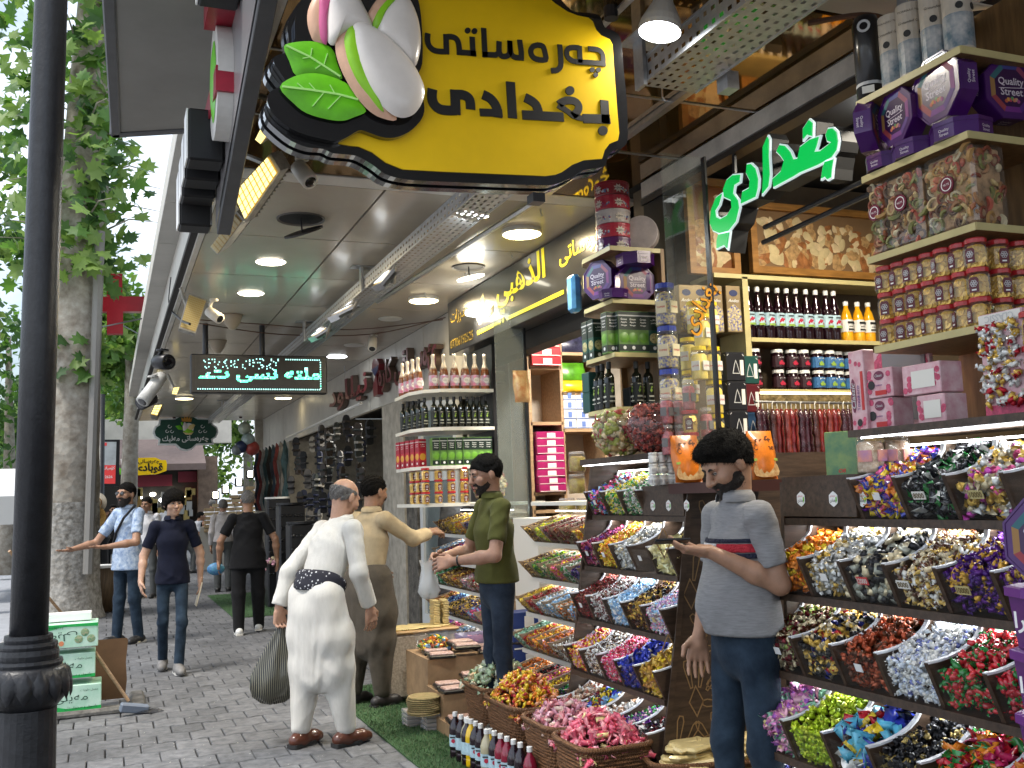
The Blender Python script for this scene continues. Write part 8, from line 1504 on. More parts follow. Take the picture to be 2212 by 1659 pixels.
def basket(c,w_,d,h,label,rz=0,tray_=False):
 t=thing('wicker_basket',label,'basket',c,rz);rr=lambda k:[(w_/2*k*(abs(math.cos(a))**.45)*(1 if math.cos(a)>0 else-1),d/2*k*(abs(math.sin(a))**.45)*(1 if math.sin(a)>0 else-1))for a in[j*2*PI/40 for j in range(40)]]
 n=40;rows=max(4,int(h/.017))
 for j in range(rows):
  g=MB();z=h*(j+.5)/rows;k=.84+.16*z/h;pts=[Vector((x*(1+.012*(1 if(i+j)%2 else-1)),y*(1+.012*(1 if(i+j)%2 else-1)),z))for i,(x,y)in enumerate(rr(k))];g.tube(pts+[pts[0]],.0085,5,False);g.build('woven_strand',M_wick,t)
 g=MB();pts=[Vector((x,y,h+.006))for x,y in rr(1.02)];g.smooth=True;g.tube(pts+[pts[0]],.014,6,False);g.build('rim',M_wick,t);g=MB();g.prism(rr(.84),((0,0,0),(1,0,0),(0,1,0),(0,0,1)),.004,.02);g.build('base',M_wick,t)
 return t
def pile(c,w_,d,h0,top,n,kind,size,pal,m,label,fl=None):
 x,y=NR.uniform(-1,1,n),NR.uniform(-1,1,n);z=h0+top*np.clip(1-.75*(np.abs(x)**2.2+np.abs(y)**2.2),.0,1)*NR.uniform(.25,1,n)**.35;return candies('candy_heap',np.stack([c[0]+x*w_/2,c[1]+y*d/2,c[2]+z],1),size,kind,pal,m,label,(c[0],c[1],c[2]+h0),flatten=fl)
bn_=thing('basket_bench','low plank bench the wicker baskets stand on','bench',(2.3,5.4,0));g=MB();g.rbox((2.31,5.45,.07),(.28,2.1,.14),.01);g.build('plank',M_wood,bn_,world=True)
c1=(2.27,4.60,.14);basket(c1,.38,.44,.27,'wicker basket in front, heaped with pink wrapped sweets');pile(c1,.36,.42,.22,.19,520,'flat',.024,pl((.74,.16,.24),5,(.78,.32,.36),3,(.62,.08,.14),2,PALE,.5),M_clear,'big heap of pink wrapped sweets in the front basket')
c2=(2.31,5.12,.14);basket(c2,.36,.46,.26,'second wicker basket, behind the front pink one');pile(c2,.34,.44,.20,.17,420,'flat',.023,pl((.74,.30,.33),3,LPNK,3,(.8,.6,.5),1),M_clear,'pale pink sweets in the second basket')
c3=(2.33,5.72,.14);basket(c3,.36,.58,.26,'long wicker basket with orange and yellow sweets');pile(c3,.36,.56,.22,.22,620,'twist',.024,pl(ORG,4,YEL,4,RED,2,(.8,.38,.22),2),M_clear,'orange and yellow sweets in the long basket')
c4=(2.40,6.32,.14);basket(c4,.40,.50,.26,'farthest wicker basket, with pale green sweets');pile(c4,.40,.5,.24,.18,420,'flat',.026,pl((.45,.58,.36),3,(.62,.66,.52),2,(.7,.5,.3),1),M_clear,'pale green clear wrapped sweets in the farthest basket')
M_pbot={}
def pbottle(c,col,label,lab=None,sc=1.):
 if col not in M_pbot:M_pbot[col]=mk_bottle('juice_bottle','bottle',[(.038,0),(.041,.008),(.041,.05),(.039,.055),(.041,.06),(.041,.13),(.039,.135),(.041,.14),(.041,.19),(.03,.225),(.015,.25),(.014,.268)],mat('juice_%d'%len(M_pbot),col,.1,coat=.6),M_wlid,(.262,.288),(.075,.15,.0418,lab or M_labblue),prints=[(pr_red,[circle(0,0,.014,8)]),(pr_blk,[[(-.022,.018),(.02,.018),(.02,.026),(-.022,.026)]])])
 M_pbot[col](c,label,random.uniform(.6,1.6),'juice bottles on the turf',sc=sc)
DK,CL,YL,RD=(.012,.004,.010),(.42,.38,.25),(.72,.46,.01),(.22,.008,.03)
for i,(u,v,c,nm)in enumerate([(994,1606,DK,'dark juice bottle at the back of the left row'),(1007,1618,DK,'second dark juice bottle of the left row'),(1018,1625,CL,'first pale clear bottle of the left row'),(1027,1634,YL,'yellow juice bottle of the left row'),(1036,1646,DK,'third dark juice bottle of the left row'),(1046,1655,DK,'fourth dark juice bottle of the left row'),(1056,1662,DK,'fifth dark juice bottle, beside the front clear one'),(1066,1676,CL,'front clear bottle of the left row'),(1103,1668,YL,'yellow bottle at the back of the right row'),(1112,1680,DK,'dark bottle beside the yellow one in the right row'),(1124,1688,RD,'dark red bottle of the right row'),(1136,1696,RD,'second dark red bottle of the right row'),(1148,1702,DK,'dark bottle of the right row'),(1160,1710,DK,'dark bottle near the front of the right row'),(1176,1718,RD,'red bottle at the front of the right row')]):k_='left row'in nm;f_=(u-994)/72 if k_ else(u-1103)/73;pbottle((2.03+.04*f_-(.03 if f_>.8 else 0),6.16-.54*f_,.012)if k_ else(2.06+.04*f_,5.62-.50*f_,.012),c,nm,sc=.95)
M_bread=mat('flat_bread',(.34,.24,.11),.8,var=.4,scale=30,col2=(.22,.18,.07),bump=.8,bscale=60)
bd_=Proto(lambda:(lambda t:(lambda g:(g.lathe([(.10,0),(.118,.006),(.112,.013),(.02,.015)],20),g.build('bread_disc',M_bread,t),t)[2])(MB()))(thing('flat_bread','','flat bread')))
for s_,(u,v,z,n)in enumerate(((915,1582,.12,9),(960,1560,.13,5),(985,1572,.12,6))):
 for i in range(n):c=G_(u,v-40,z);bd_((c[0]+random.uniform(-.008,.008),c[1],z+.014*i),'crusty seeded flat bread, %s from the bottom of the %s stack'%(od(i),('left','back','right')[s_]),random.uniform(0,6),'stacked flat breads')
trp=Proto(lambda:(lambda t:(MB().rbox((0,0,.015),(.21,.15,.03),.006).build('tray_shell',glass('tray_clear',(.8,.8,.8),.3,.1),t),MB().rbox((0,0,.014),(.19,.13,.018),.005).build('pastry',mat('pastry',(.45,.25,.15),.7,var=.4,scale=30,col2=(.6,.5,.4)),t),t)[2])(thing('pastry_tray','','tray')))
for s_,(u,v,n)in enumerate(((908,1580,4),(950,1588,4))):
 for i in range(n):c=G_(u,v-10);trp((c[0],c[1]+.05,.03*i),'clear tray of wafers under the flat breads, %s from the ground in the %s pile'%(od(i),('left','right')[s_]),0,'clear wafer trays')
btr=Proto(lambda:(lambda t:(MB().rbox((0,0,.012),(.20,.15,.024),.006).build('tray_shell',mat('black_tray',(.012,.012,.012),.3),t),MB().rbox((0,0,.03),(.17,.12,.018),.006).build('sweets',mat('tray_sweets',(.35,.18,.12),.5,var=.6,scale=45,col2=(.62,.48,.45)),t),t)[2])(thing('sweet_tray','','tray')))
stb=thing('display_stand','low stepped stand under the sweet trays','stand',G_(1060,1560));c=G_(1075,1585);g=MB();g.box((c[0]-.35,c[1]-.1,0),(c[0]+.5,c[1]+.5,.10));g.box((c[0]-.32,c[1]+.2,.1),(c[0]+.5,c[1]+.62,.26));g.box((c[0]-.30,c[1]+.62,.1),(c[0]+.55,c[1]+1.2,.44));g.build('stand_body',mat('cardboard',(.30,.19,.10),.8,var=.2),stb,world=True)
k=0
for j in range(5):
 for i in range(4):
  z=.10 if j<1 else.26 if j<3 else.44;btr((c[0]-.24+.20*i+.02*j,c[1]+.06+.2*j,z+.05*(i%2)),'black tray of wrapped nougat and sweets, %s in row %s from the front'%(od(i),od(j)),random.uniform(-.25,.25),'black sweet trays on the stand')
bowl=thing('glass_bowl','clear glass bowl of bright foil chocolate balls','glass bowl',(c[0]-.12,c[1]+1.0,.44));g=MB();g.smooth=True;g.lathe([(.10,0),(.15,.03),(.165,.13),(.168,.14)],28,cap=False);g.build('glass_wall',M_jar,bowl);pile((c[0]-.12,c[1]+1.0,.44),.23,.23,.03,.08,120,'ball',.034,pl(ORG,4,GRN,1.5,YEL,1.5,LBLU,1,COPP,2),M_foil,'orange, green and yellow foil chocolate balls in the clear bowl')
tb=thing('plastic_tub','lilac clear plastic tub of pink sweets','tub',(c[0]+.24,c[1]+1.05,.44));g=MB();q4=[(-.15,-.11),(.15,-.11),(.15,.11),(-.15,.11)];g.add([(x*.85,y*.85,0)for x,y in q4]+[(x,y,.10)for x,y in q4],[(0,1,2,3),(0,1,5,4),(1,2,6,5),(2,3,7,6),(3,0,4,7)]);g.build('tub_shell',glass('lilac_plastic',(.66,.60,.85),.4,.1),tb);pile((c[0]+.24,c[1]+1.05,.45),.2,.15,.01,.06,90,'flat',.024,pl((.7,.25,.3),1,LPNK,1),M_clear,'pink sweets in the lilac tub')
def storage(c,d,label,m):
 t=thing('storage_box',label,'storage box',c);g=MB();g.rbox((0,0,d[2]/2),d,.02);g.build('box_shell',m,t);g=MB();g.rbox((0,0,d[2]+.012),(d[0]*1.05,d[1]*1.05,.025),.01);g.build('lid',mat('board_beech',(.45,.28,.12),.5,var=.2),t);return c[2]+d[2]+.026
cA,cB=G_(872,1500,.04),G_(935,1492,.04);hA=storage(cA,(.34,.36,.50),'translucent tub of nuts carrying the wafer board at left',mat('tub_nuts',(.42,.34,.26),.5,var=.3,scale=60,bump=.3));hB=storage(cB,(.36,.34,.50),'translucent empty storage tub under the piled wafers',mat('tub_grey',(.30,.31,.32),.3,var=.15,scale=4))
M_wafer=mat('pale_wafer',(.66,.52,.24),.6,var=.15,scale=20);wf=Proto(lambda:(lambda t:(MB().rbox((0,0,.006),(.15,.055,.012),.004).build('wafer_pack',M_wafer,t),t)[1])(thing('wafer_pack','','wafer pack')))
for i in range(44):a=i%2;wf(((cA if i<22 else cB)[0]+random.uniform(-.12,.12),(cA if i<22 else cB)[1]+random.uniform(-.12,.12),hA+.012*(i%22)//3*.9),'pale wafer pack on the %s beech board, %s up'%(('left','right')[i//22],od(i%22)),random.uniform(-.5,.5),'loose wafer packs on the beech boards')
for j in range(2):
 for i in range(15):wf((cB[0]+.04+.08*j,cB[1]+.02,hB+.014*i),'pale wafer pack, %s from the bottom of the %s neat stack'%(od(i),('left','right')[j]),1.5+random.uniform(-.1,.1),'neatly stacked wafer packs')
cy=G_(1572,1622,.36);cy=(cy[0],cy[1],.14);q=MB();q.rbox((cy[0],cy[1],.07),(.7,.3,.14),.01);q.build('crate',M_woodpale,label='low wooden crate under the tray of yellow packets',cat='crate');basket(cy,.80,.34,.20,'wicker tray of pale yellow packets at the bottom edge',-.25)
yp=Proto(lambda:(lambda t:(MB().rbox((0,0,.012),(.15,.075,.024),.010).build('packet_film',mat('packet_yellow',(.66,.53,.25),.35,coat=.4,var=.12,scale=14),t),t)[1])(thing('yellow_packet','','packet')))
for i in range(84):j=i//14;yp((cy[0]+random.uniform(-.34,.34)*(1-.06*j),cy[1]+random.uniform(-.13,.13)*(1-.06*j),.30+.019*j),'pale yellow packet in the tray, layer %s, %s in it'%(od(j),od(i%14)),-.25+random.uniform(-.5,.5),'pale yellow packets in the tray',rot=(random.uniform(-.12,.12),random.uniform(-.15,.15),random.uniform(-.8,.4)))
bl_=mk_box('blue_carton','carton',(.26,.2,.14),mat('navy_carton',(.012,.035,.16),.5,var=.15),flatbox(0,M_tag))
for i in range(5):q=G_(1075,1440);bl_((3.0,7.35,.02+.142*i),'navy carton with white print behind the man in olive, %s from the floor'%od(i),PI/2*0,'navy cartons stacked behind the man in olive')
pt=Proto(lambda:(lambda t:(MB().lathe([(.085,0),(.10,.135)],8).build('tub_body',mat('tub_purple',(.10,.015,.15),.35,coat=.3),t),MB().lathe([(.108,.128),(.108,.15),(.098,.153)],8).build('lid',mat('tub_purple2',(.13,.022,.19),.35),t),(lambda g:(put_text(g,'تمارا',((-.094,-.02,.07),(.2,-.98,0),(0,0,1),(-.98,-.2,0)),w=.09,d=.006,bold=.02),g.build('lettering',M_wht,t)))(MB()),t)[3])(thing('sweet_tub','','tub')))
q=PX(2212,1500,2.14)
for i in range(5):pt((2.17,q.y-.085,.58+.155*i),'purple octagonal sweet tub at the right edge, %s from the bottom of the stack'%od(i),0,'purple tubs stacked at the right edge')
tin((2.17,q.y-.10,1.36),'purple octagonal chocolate box standing on the purple tubs',.2,sc=.9)
g=thing('tub_stand','box stand under the purple tubs','stand',(2.14,q.y,0));b_=MB();b_.box((2.07,q.y-.15,0),(2.28,q.y+.05,.58));b_.build('stand_body',M_wood,g,world=True)
M_post=mat('post_paint',(.014,.015,.018),.38,var=.3,scale=25,bump=.15,bscale=90)
lp_=PY(45,1500,3.55);lp=thing('lamp_post','black cast iron lamp post with leaf collar at the left edge, closest to the camera','lamp post',(lp_.x,lp_.y,0));lp.rotation_euler=(0,R(.9),0);zP=lambda v:PY(45,v,3.55).z;rP=lambda px:px/ppm(lp_)/2
g=MB();g.smooth=True;g.lathe([(rP(78),zP(1380)),(rP(76),zP(700)),(rP(70),zP(-200)),(rP(68),5)],24);g.build('shaft',M_post,lp)
for a,b,r in((1372,1388,96),(1388,1402,116),(1402,1425,122),(1425,1438,138)):g=MB();g.lathe([(rP(r),zP(b)),(rP(r*1.03),(zP(a)+zP(b))/2),(rP(r),zP(a))],28);g.build('collar_ring',M_post,lp)
g=MB();g.smooth=True;g.lathe([(rP(120),zP(1530)),(rP(160),zP(1505)),(rP(172),zP(1475)),(rP(160),zP(1447)),(rP(132),zP(1436))],28);g.build('bulb_collar',M_post,lp)
for k in range(16):
 a=2*PI*k/16;n=Vector((math.cos(a),math.sin(a),0));g=MB();pillow(g,[(0,-.055),(.022,-.02),(.024,.015),(0,.05),(-.024,.015),(-.022,-.02)],(n*rP(164)+Vector((0,0,zP(1475))),(-n.y,n.x,0),(n.x*-.1,n.y*-.1,1),n),0,.012,3);g.build('leaf_ornament',M_post,lp)
g=MB();g.lathe([(rP(150),0),(rP(138),.1),(rP(122),zP(1530))],28);g.build('base',M_post,lp)
tb_=PZ(140,1338,0);tr=thing('plane_tree','tall plane tree with pale whitewashed lower trunk and leafy shoots','tree',(tb_.x,tb_.y,0));M_bark=mat('plane_bark',(.20,.165,.125),.9,var=.5,scale=6,col2=(.42,.39,.33),bump=1,bscale=9,kind='voronoi');M_lime=mat('limewash_bark',(.16,.145,.12),.9,var=.5,scale=13,col2=(.46,.44,.40),bump=1,bscale=14,kind='voronoi')
def trunk(zs,rs,xs,m,nm):
 g=MB();g.smooth=True;n=28;vs=[]
 for z,r,x in zip(zs,rs,xs):
  for i in range(n):a=2*PI*i/n;q=r*(1+.05*math.sin(3*a+z)+.03*math.sin(7*a+2*z)+.02*math.sin(17*a+9*z));vs.append((x+q*math.cos(a),q*math.sin(a),z))
 g.add(vs,[(j*n+i,j*n+(i+1)%n,(j+1)*n+(i+1)%n,(j+1)*n+i)for j in range(len(zs)-1)for i in range(n)]);g.build(nm,m,tr)
trunk([0,.2,.6,1.2,1.75],[.56,.50,.47,.46,.455],[0,0,0,0,0],M_lime,'limewashed_trunk');trunk([1.7]+[2+.5*k for k in range(20)],[.45]+[.45-.010*k for k in range(20)],[0]+[.006*k*k*.12+.012*k for k in range(20)],M_bark,'trunk')
def leafmat(n,c,c2):
 m=mat(n,c,.5,var=.3,scale=3,col2=c2);nt_=m.node_tree;o=nt_.nodes['Material Output'];b_=nt_.nodes['Principled BSDF'];tl=nt_.nodes.new('ShaderNodeBsdfTranslucent');tl.inputs[0].default_value=(c2[0]*1.6,c2[1]*1.8,c2[2],1);mx_=nt_.nodes.new('ShaderNodeMixShader');mx_.inputs[0].default_value=.38;nt_.links.new(b_.outputs[0],mx_.inputs[1]);nt_.links.new(tl.outputs[0],mx_.inputs[2]);nt_.links.new(mx_.outputs[0],o.inputs[0]);return m
LM=[leafmat('leaf_mid',(.05,.12,.025),(.10,.20,.04)),leafmat('leaf_light',(.12,.20,.04),(.19,.28,.07)),leafmat('leaf_dark',(.022,.065,.018),(.05,.11,.028))]
lo_=[(0,-.5),(.16,-.30),(.46,-.34),(.36,-.12),(.62,.10),(.34,.12),(.36,.36),(.16,.26),(0,.62),(-.16,.26),(-.36,.36),(-.34,.12),(-.62,.10),(-.36,-.12),(-.46,-.34),(-.16,-.30)]
def leaf_geo():return[(0,0,.0)]+[(x,y,-.28*abs(x)-.12*y*y)for x,y in lo_],[(0,1+i,1+(i+1)%16)for i in range(16)]
lms=[]
for m in LM:me=bpy.data.meshes.new('leaf');me.from_pydata(*[leaf_geo()[0],[],leaf_geo()[1]]);me.materials.append(m);lms.append(me)
LV,LF=leaf_geo();LV=np.array(LV)
def leafpos(v):
 z=5.1+6.4*random.random();a=random.uniform(0,2*PI);r=.42+abs(random.gauss(0,.34));x=.012*(z-2)*2+r*math.cos(a)*(1.3 if math.cos(a)<0 else.80);return(x,r*math.sin(a),z+random.gauss(0,.05))
for i in range(300):
 a=random.uniform(PI,2*PI);z=5.0+6.2*random.random()if i>16 else random.uniform(3.6,4.3);r=.47+abs(random.gauss(0,.38))if i>16 else.5;o=bpy.data.objects.new('leaf',lms[random.choice((0,0,1,1,2))]);COL.objects.link(o);o.parent=tr;o.location=(.022*(z-2)+r*math.cos(a)*(1.2 if math.cos(a)<0 else.85),r*math.sin(a),z);o.scale=(random.uniform(.22,.34),)*3;o.rotation_euler=(random.uniform(.5,1.5),random.uniform(-.7,.7),random.uniform(-.9,.9))
def leafmass(name,pts,size,m,parent,cup=True):
 n=len(pts);q=NR.normal(size=(n,4));q/=np.linalg.norm(q,axis=1,keepdims=True);w_,x,y,z=q.T
 Rm=np.stack([1-2*(y*y+z*z),2*(x*y-z*w_),2*(x*z+y*w_),2*(x*y+z*w_),1-2*(x*x+z*z),2*(y*z-x*w_),2*(x*z-y*w_),2*(y*z+x*w_),1-2*(x*x+y*y)],1).reshape(n,3,3);V,F=(LV,np.array(LF))if cup else(np.array([(0,-.5,0),(.3,0,-.06),(0,.5,0),(-.3,0,-.06)]),np.array([(0,1,2),(0,2,3)]))
 W=np.einsum('nij,kj->nki',Rm,V*size)*NR.uniform(.7,1.3,(n,1,1))+np.array(pts)[:,None];me=bpy.data.meshes.new(name);Fa=(F[None]+(np.arange(n)*len(V))[:,None,None]).reshape(-1,3);me.from_pydata(W.reshape(-1,3).tolist(),[],Fa.tolist());me.materials.append(m);return link(name,me,parent,kind='stuff')
for k,n in((0,190),(1,210),(2,90)):leafmass('crown',[leafpos(0)for _ in range(n)],.28,LM[k],tr)
for k in range(26):z=random.uniform(5,11);a=random.uniform(0,2*PI);g=MB();g.tube([(.022*(z-2)+.4*math.cos(a),.4*math.sin(a),z),(.022*(z-2)+.8*math.cos(a),.8*math.sin(a),z+.2),(.022*(z-2)+1.25*math.cos(a),1.2*math.sin(a),z+.15)],[.018,.012,.005],5);g.build('shoot',M_bark,tr)
def far_tree(u,y,z0,z1,r,label,n,m,bare=False):
 p=PY(u,900,y);t=thing('tree',label,'tree',(p.x,y,0));g=MB();g.smooth=True;g.tube([(0,0,0),(.1,.05,z0),(.0,0,z1*.8)],[.22,.17,.06],8);g.build('trunk',M_bark,t);cl=[(random.gauss(0,.5)*r,random.gauss(0,.5)*r,random.uniform(z0,z1))for _ in range(26)]
 for mm_,fr_ in((LM[m],.6),(LM[(m+1)%3],.4)):leafmass('crown',[tuple(np.array(random.choice(cl))+NR.normal(size=3)*r*.17)for _ in range(int(n*fr_))],.26,mm_,t,False)
far_tree(275,26,4.2,7.2,1.3,'leafy tree behind the red cross sign',3000,0);far_tree(300,46,3.5,8.5,3,'dark tree beyond the awning',3600,2);far_tree(225,40,3,7,2.6,'pale green tree beyond the advertising lightbox',3600,1);far_tree(15,30,2.2,8.0,2.0,'dark tree filling the left edge behind the lamp post',2200,2);far_tree(70,38,1.6,6,2.4,'bushy tree low at the left, across the road',3600,1);far_tree(530,34,2.4,6.8,2.0,'bright leafy tree over the brick steps',4200,1);far_tree(-40,20,5,11,1.1,'light green tree at the far left edge',900,1)
gp2=thing('steel_post','slim leaning grey steel post beside the plane tree','post',PZ(190,1250,0));g=MB();a,b=PY(190,1240,16.4),PY(216,500,16.4);g.tube([a,b],.075,8);g.build('shaft',M_gray,gp2,world=True)
l2_=PZ(215,1262,0);s_=thing('lamp_post','second black lamp post with thick base, behind the man in the patterned shirt','lamp post',l2_);g=MB();g.smooth=True;g.lathe([(.19,0),(.17,.9),(.22,1.0),(.19,1.1),(.08,1.2),(.075,4.2)],18);g.build('shaft',M_post,s_)
AY=27;ad=thing('advert_lightbox','street advertising lightbox with red lower half','lightbox',PY(222,1000,AY));A1=crop(0,960,.5787,Y=AY,o=tuple(ad.location));g=MB();g.prism(A1([(548,1180),(775,1180),(768,1482),(548,1482)]),F0,-.15,0);g.build('frame',M_blk,ad);g=MB();g.prism(A1([(560,1195),(752,1195),(748,1345),(558,1345)]),F0,0,.01);g.build('photo_panel',mat('ad_photo',(.45,.48,.50),.3,var=.3,scale=1.5),ad);g=MB();g.prism(A1([(558,1345),(748,1345),(744,1465),(556,1465)]),F0,0,.01);g.build('red_panel',mat('ad_red',(.62,.05,.05),.3,emit=(.6,.05,.05),es=.15),ad)
g=MB();kx=lambda a,b:abs(A1([(a,0)])[0][0]-A1([(b,0)])[0][0]);put_text(g,'کۆمپانیای نیکس',F0,w=kx(570,740),at=A1([(655,1368)])[0],d=.014,bold=.02);put_text(g,'+964 735 2626',F0,w=kx(575,725),at=A1([(650,1422)])[0],d=.014,bold=.02);g.build('lettering',M_wht,ad);g=MB();g.prism(A1([(620,1200),(690,1200),(690,1220),(620,1220)]),F0,.01,.014);g.build('red_tag',mat('ad_red'),ad);g=MB();q=A1([(650,1482)])[0];g.box((q[0]-.08,0,-1.9),(q[0]+.08,.1,q[1]));g.build('leg',M_blk,ad)
rc=thing('cross_sign','red cross pharmacy sign fixed to the building edge','sign',PY(275,655,18.2));Rc=crop(0,960,.5787,Y=18.2,o=tuple(rc.location));g=MB();g.prism(Rc([(690,108),(790,108),(790,255),(945,255),(945,352),(795,352),(795,495),(690,495),(690,352),(560,352),(560,255),(690,255)]),F0,-.18,0);g.build('cross_box',mat('cross_red',(.34,.010,.022),.3,var=.15,scale=3),rc);g=MB();[g.tube([(a[0],.08,a[1]),(b[0],.08,b[1])],.03)for a,b in(Rc([(945,280),(1090,285)]),Rc([(945,345),(1090,348)]))];g.build('bracket',M_blk,rc)
M_cgr=mat('carton_mint',(.30,.56,.40),.7,var=.2,scale=5,col2=(.58,.74,.64));M_cgd=mat('print_green',(.01,.36,.07),.6)
def sbox(u0,v0,u1,v1,y,label,top=False,txt=('مەیلی','باسوق و سجوق دلی','معمل حلويات')):
 a,b=PY(u0,v1,y),PY(u1,v0,y);w_,h=b.x-a.x,b.z-a.z;t=thing('carton',label,'carton',((a.x+b.x)/2,y,a.z));g=MB();g.rbox((0,.17,h/2),(w_,.34,h),.004);g.build('carton_body',M_cgr,t);fr=((0,-.0005,h/2),(1,0,0),(0,0,1),(0,-1,0));s_=-1 if top else 1
 g=MB();g.prism([(-w_/2,-s_*h*.5),(w_/2,-s_*h*.5),(w_/2,-s_*h*.36),(0,-s_*h*.40),(-w_*.2,-s_*h*.28),(-w_/2,-s_*h*.22)],fr,0,.002);bd=g.build('green_band',M_cgd,t);f2=(fr[0],(s_,0,0),(0,0,s_),(0,-1,0));g=MB();put_text(g,txt[0],f2,w=w_*.5,h=h*.4,at=(-w_*.05*s_ if top else w_*.05,0),d=.003,bold=-.005);put_text(g,txt[1],f2,w=w_*.48,h=h*.13,at=(w_*.2,-h*.37),d=.004);put_text(g,txt[2],f2,w=w_*.26,h=h*.11,at=(w_*.32,h*.28),d=.003);g.build('lettering',mat('ink_green',(.01,.05,.03),.6),t)
 g=MB();g.prism(circle(-w_*.38 if not top else-w_*.03,h*.3*s_,h*.11,8),fr,0,.002);g.build('orange_stamp',mat('stamp',(.62,.22,.10),.6),t)
 if top:
  for x,z in((.22,-.16),(.40,-.16),(.31,.12)):g=MB();pillow(g,circle(w_*x,h*z,h*.17,12),fr,.001,.003,3);g.build('sweet_print',mat('print_nougat',(.45,.40,.25),.6,var=.5,scale=60,col2=(.06,.25,.12)),t)
sbox(70,1475,219,1545,8.9,'green and white sweets carton at the bottom of the pile');sbox(62,1408,206,1474,8.92,'green and white sweets carton in the middle of the pile');sbox(60,1344,212,1407,8.9,'upside down green and white carton on top of the pile',True)
q=PY(150,1343,9.05);t=thing('white_carton','small white carton lying on top of the green pile','carton',q);g=MB();g.rbox((0,.08,.035),(.33,.14,.065),.004);g.build('carton_body',M_wht,t)
a,b=PY(196,1515,9.3),PY(277,1378,9.35);cs=thing('cardboard_sheet','brown cardboard sheet leaning behind the green cartons','cardboard',((a.x+b.x)/2,9.3,a.z));g=MB();w_,h=b.x-a.x,b.z-a.z;g.prism([(-w_/2,0),(w_*.42,0),(w_*.47,h*.3),(w_*.44,h*.6),(w_/2,h*.96),(w_*.46,h),(-w_/2,h)],((0,0,0),(1,0,0),(0,.15,1),(0,-1,.15)),-.01,0);g.build('sheet',mat('brown_card',(.115,.062,.03),.9,var=.2,scale=4),cs)
br=thing('broom','broom with wooden handle lying against the cardboard','broom',PZ(295,1525,0));g=MB();g.tube([PY(205,1408,9.1),PY(278,1515,9.0)],.014,8);g.build('handle',M_oak,br,world=True);g=MB();c=PZ(290,1530,.05);M_=Matrix.Translation(c)@Euler((R(10),R(12),.2)).to_matrix().to_4x4();g.rbox((0,0,0),(.22,.06,.07),.01,M_);g.build('broom_head',mat('grey_plastic',(.16,.19,.24),.5),br,world=True);g=MB()
for k in range(160):p0=M_@Vector((random.uniform(-.02,.11),random.uniform(-.03,.03),-.03));p1=p0+Vector((random.uniform(.05,.14),random.uniform(-.03,.03),random.uniform(-.04,.02)));p1.z=max(.005,p1.z);g.add([p0,p1,p1+Vector((0,.004,.003))],[(0,1,2)])
g.build('bristles',M_blk,br,world=True,kind='stuff')
ws=thing('wooden_stick','wooden stick leaning against the plane tree','stick',PZ(150,1322,0));g=MB();g.tube([PY(20,1190,11),PY(142,1335,11.5)],.016,6);g.build('shaft',M_oak,ws,world=True)
ks_=thing('tree_pit_edging','broken concrete edging of the tree pit under the cartons','edging',PZ(200,1550,0));g=MB();a,b=PZ(100,1560,0),PZ(316,1545,0);g.rbox(((a.x+b.x)/2,a.y+.1,.02),(b.x-a.x,.14,.06),.02);g.rbox((b.x-.05,a.y+.45,.02),(.12,.7,.05),.02);g.build('edging_stone',mat('broken_concrete',(.12,.115,.105),.95,var=.5,scale=12,bump=1,bscale=25),ks_,world=True)
bn=thing('waste_bin','brown wooden clad round bin beside the tree','bin',PZ(216,1322,0));g=MB();g.smooth=True;g.lathe([(.20,0),(.26,.72)],24);g.build('cladding',mat('bin_wood',(.10,.065,.035),.6,var=.4,scale=4,stretch=(9,9,1)),bn);g=MB();g.lathe([(.275,.70),(.275,.735),(.25,.74)],24);g.build('rim',M_wht,bn)
dg_=thing('drain_grate','small black drain grate in the pavement by the bin','drain grate',PZ(235,1322,.002));g=MB();[g.box((-.2+.08*k,-.2,0),(-.16+.08*k,.2,.012))for k in range(6)];g.build('grate_bars',M_blk,dg_,kind='stuff')
FY=31;fs_=thing('corner_shop','shop with brown awning and dark lit front at the end of the pavement','building',PY(330,1050,FY));P3=lambda u,v,y=FY:PY(u,v,y)
def fbx(nm,u0,v0,u1,v1,y,d,m):a,b=P3(u0,v1,y),P3(u1,v0,y);g=MB();g.box((a.x,y,a.z),(b.x,y+d,b.z));return g.build(nm,m,fs_,world=True)
fbx('shop_front',180,985,470,1200,FY,.4,M_dark);fbx('parapet',175,905,500,960,FY+1.2,.4,M_frz);a,b=P3(236,950,FY+.3),P3(445,1014,FY-1.2);g=MB();g.add([(a.x,FY+.3,a.z),(b.x,FY+.3,a.z),(b.x,FY-1.2,b.z+.18),(a.x,FY-1.2,b.z+.18),(b.x,FY-1.2,b.z),(a.x,FY-1.2,b.z)],[(0,1,2,3),(3,2,4,5)]);g.build('awning',mat('brown_awning',(.16,.12,.11),.8,var=.1),fs_,world=True)
fbx('maroon_fascia',275,1025,372,1052,FY-.05,.1,mat('far_maroon',(.14,.015,.03),.5));fbx('maroon_fascia',385,1018,425,1042,FY-.05,.1,mat('far_maroon'));fbx('brick_pillar',428,985,470,1130,FY-.3,.5,mat('far_brick',(.20,.14,.10),.8,var=.3,scale=6))
for i,(u,v,m)in enumerate(((285,1062,E_soft),(300,1075,E_white),(330,1068,E_soft),(350,1080,E_white),(372,1062,E_soft),(395,1075,E_warm),(318,1090,E_soft),(410,1060,emis('far_red',(1,.05,.05),2)))):a=P3(u,v,FY-.15);g=MB();g.ball(a,(.09,.05,.06),8,5);g.build('shop_light',m,fs_,world=True)
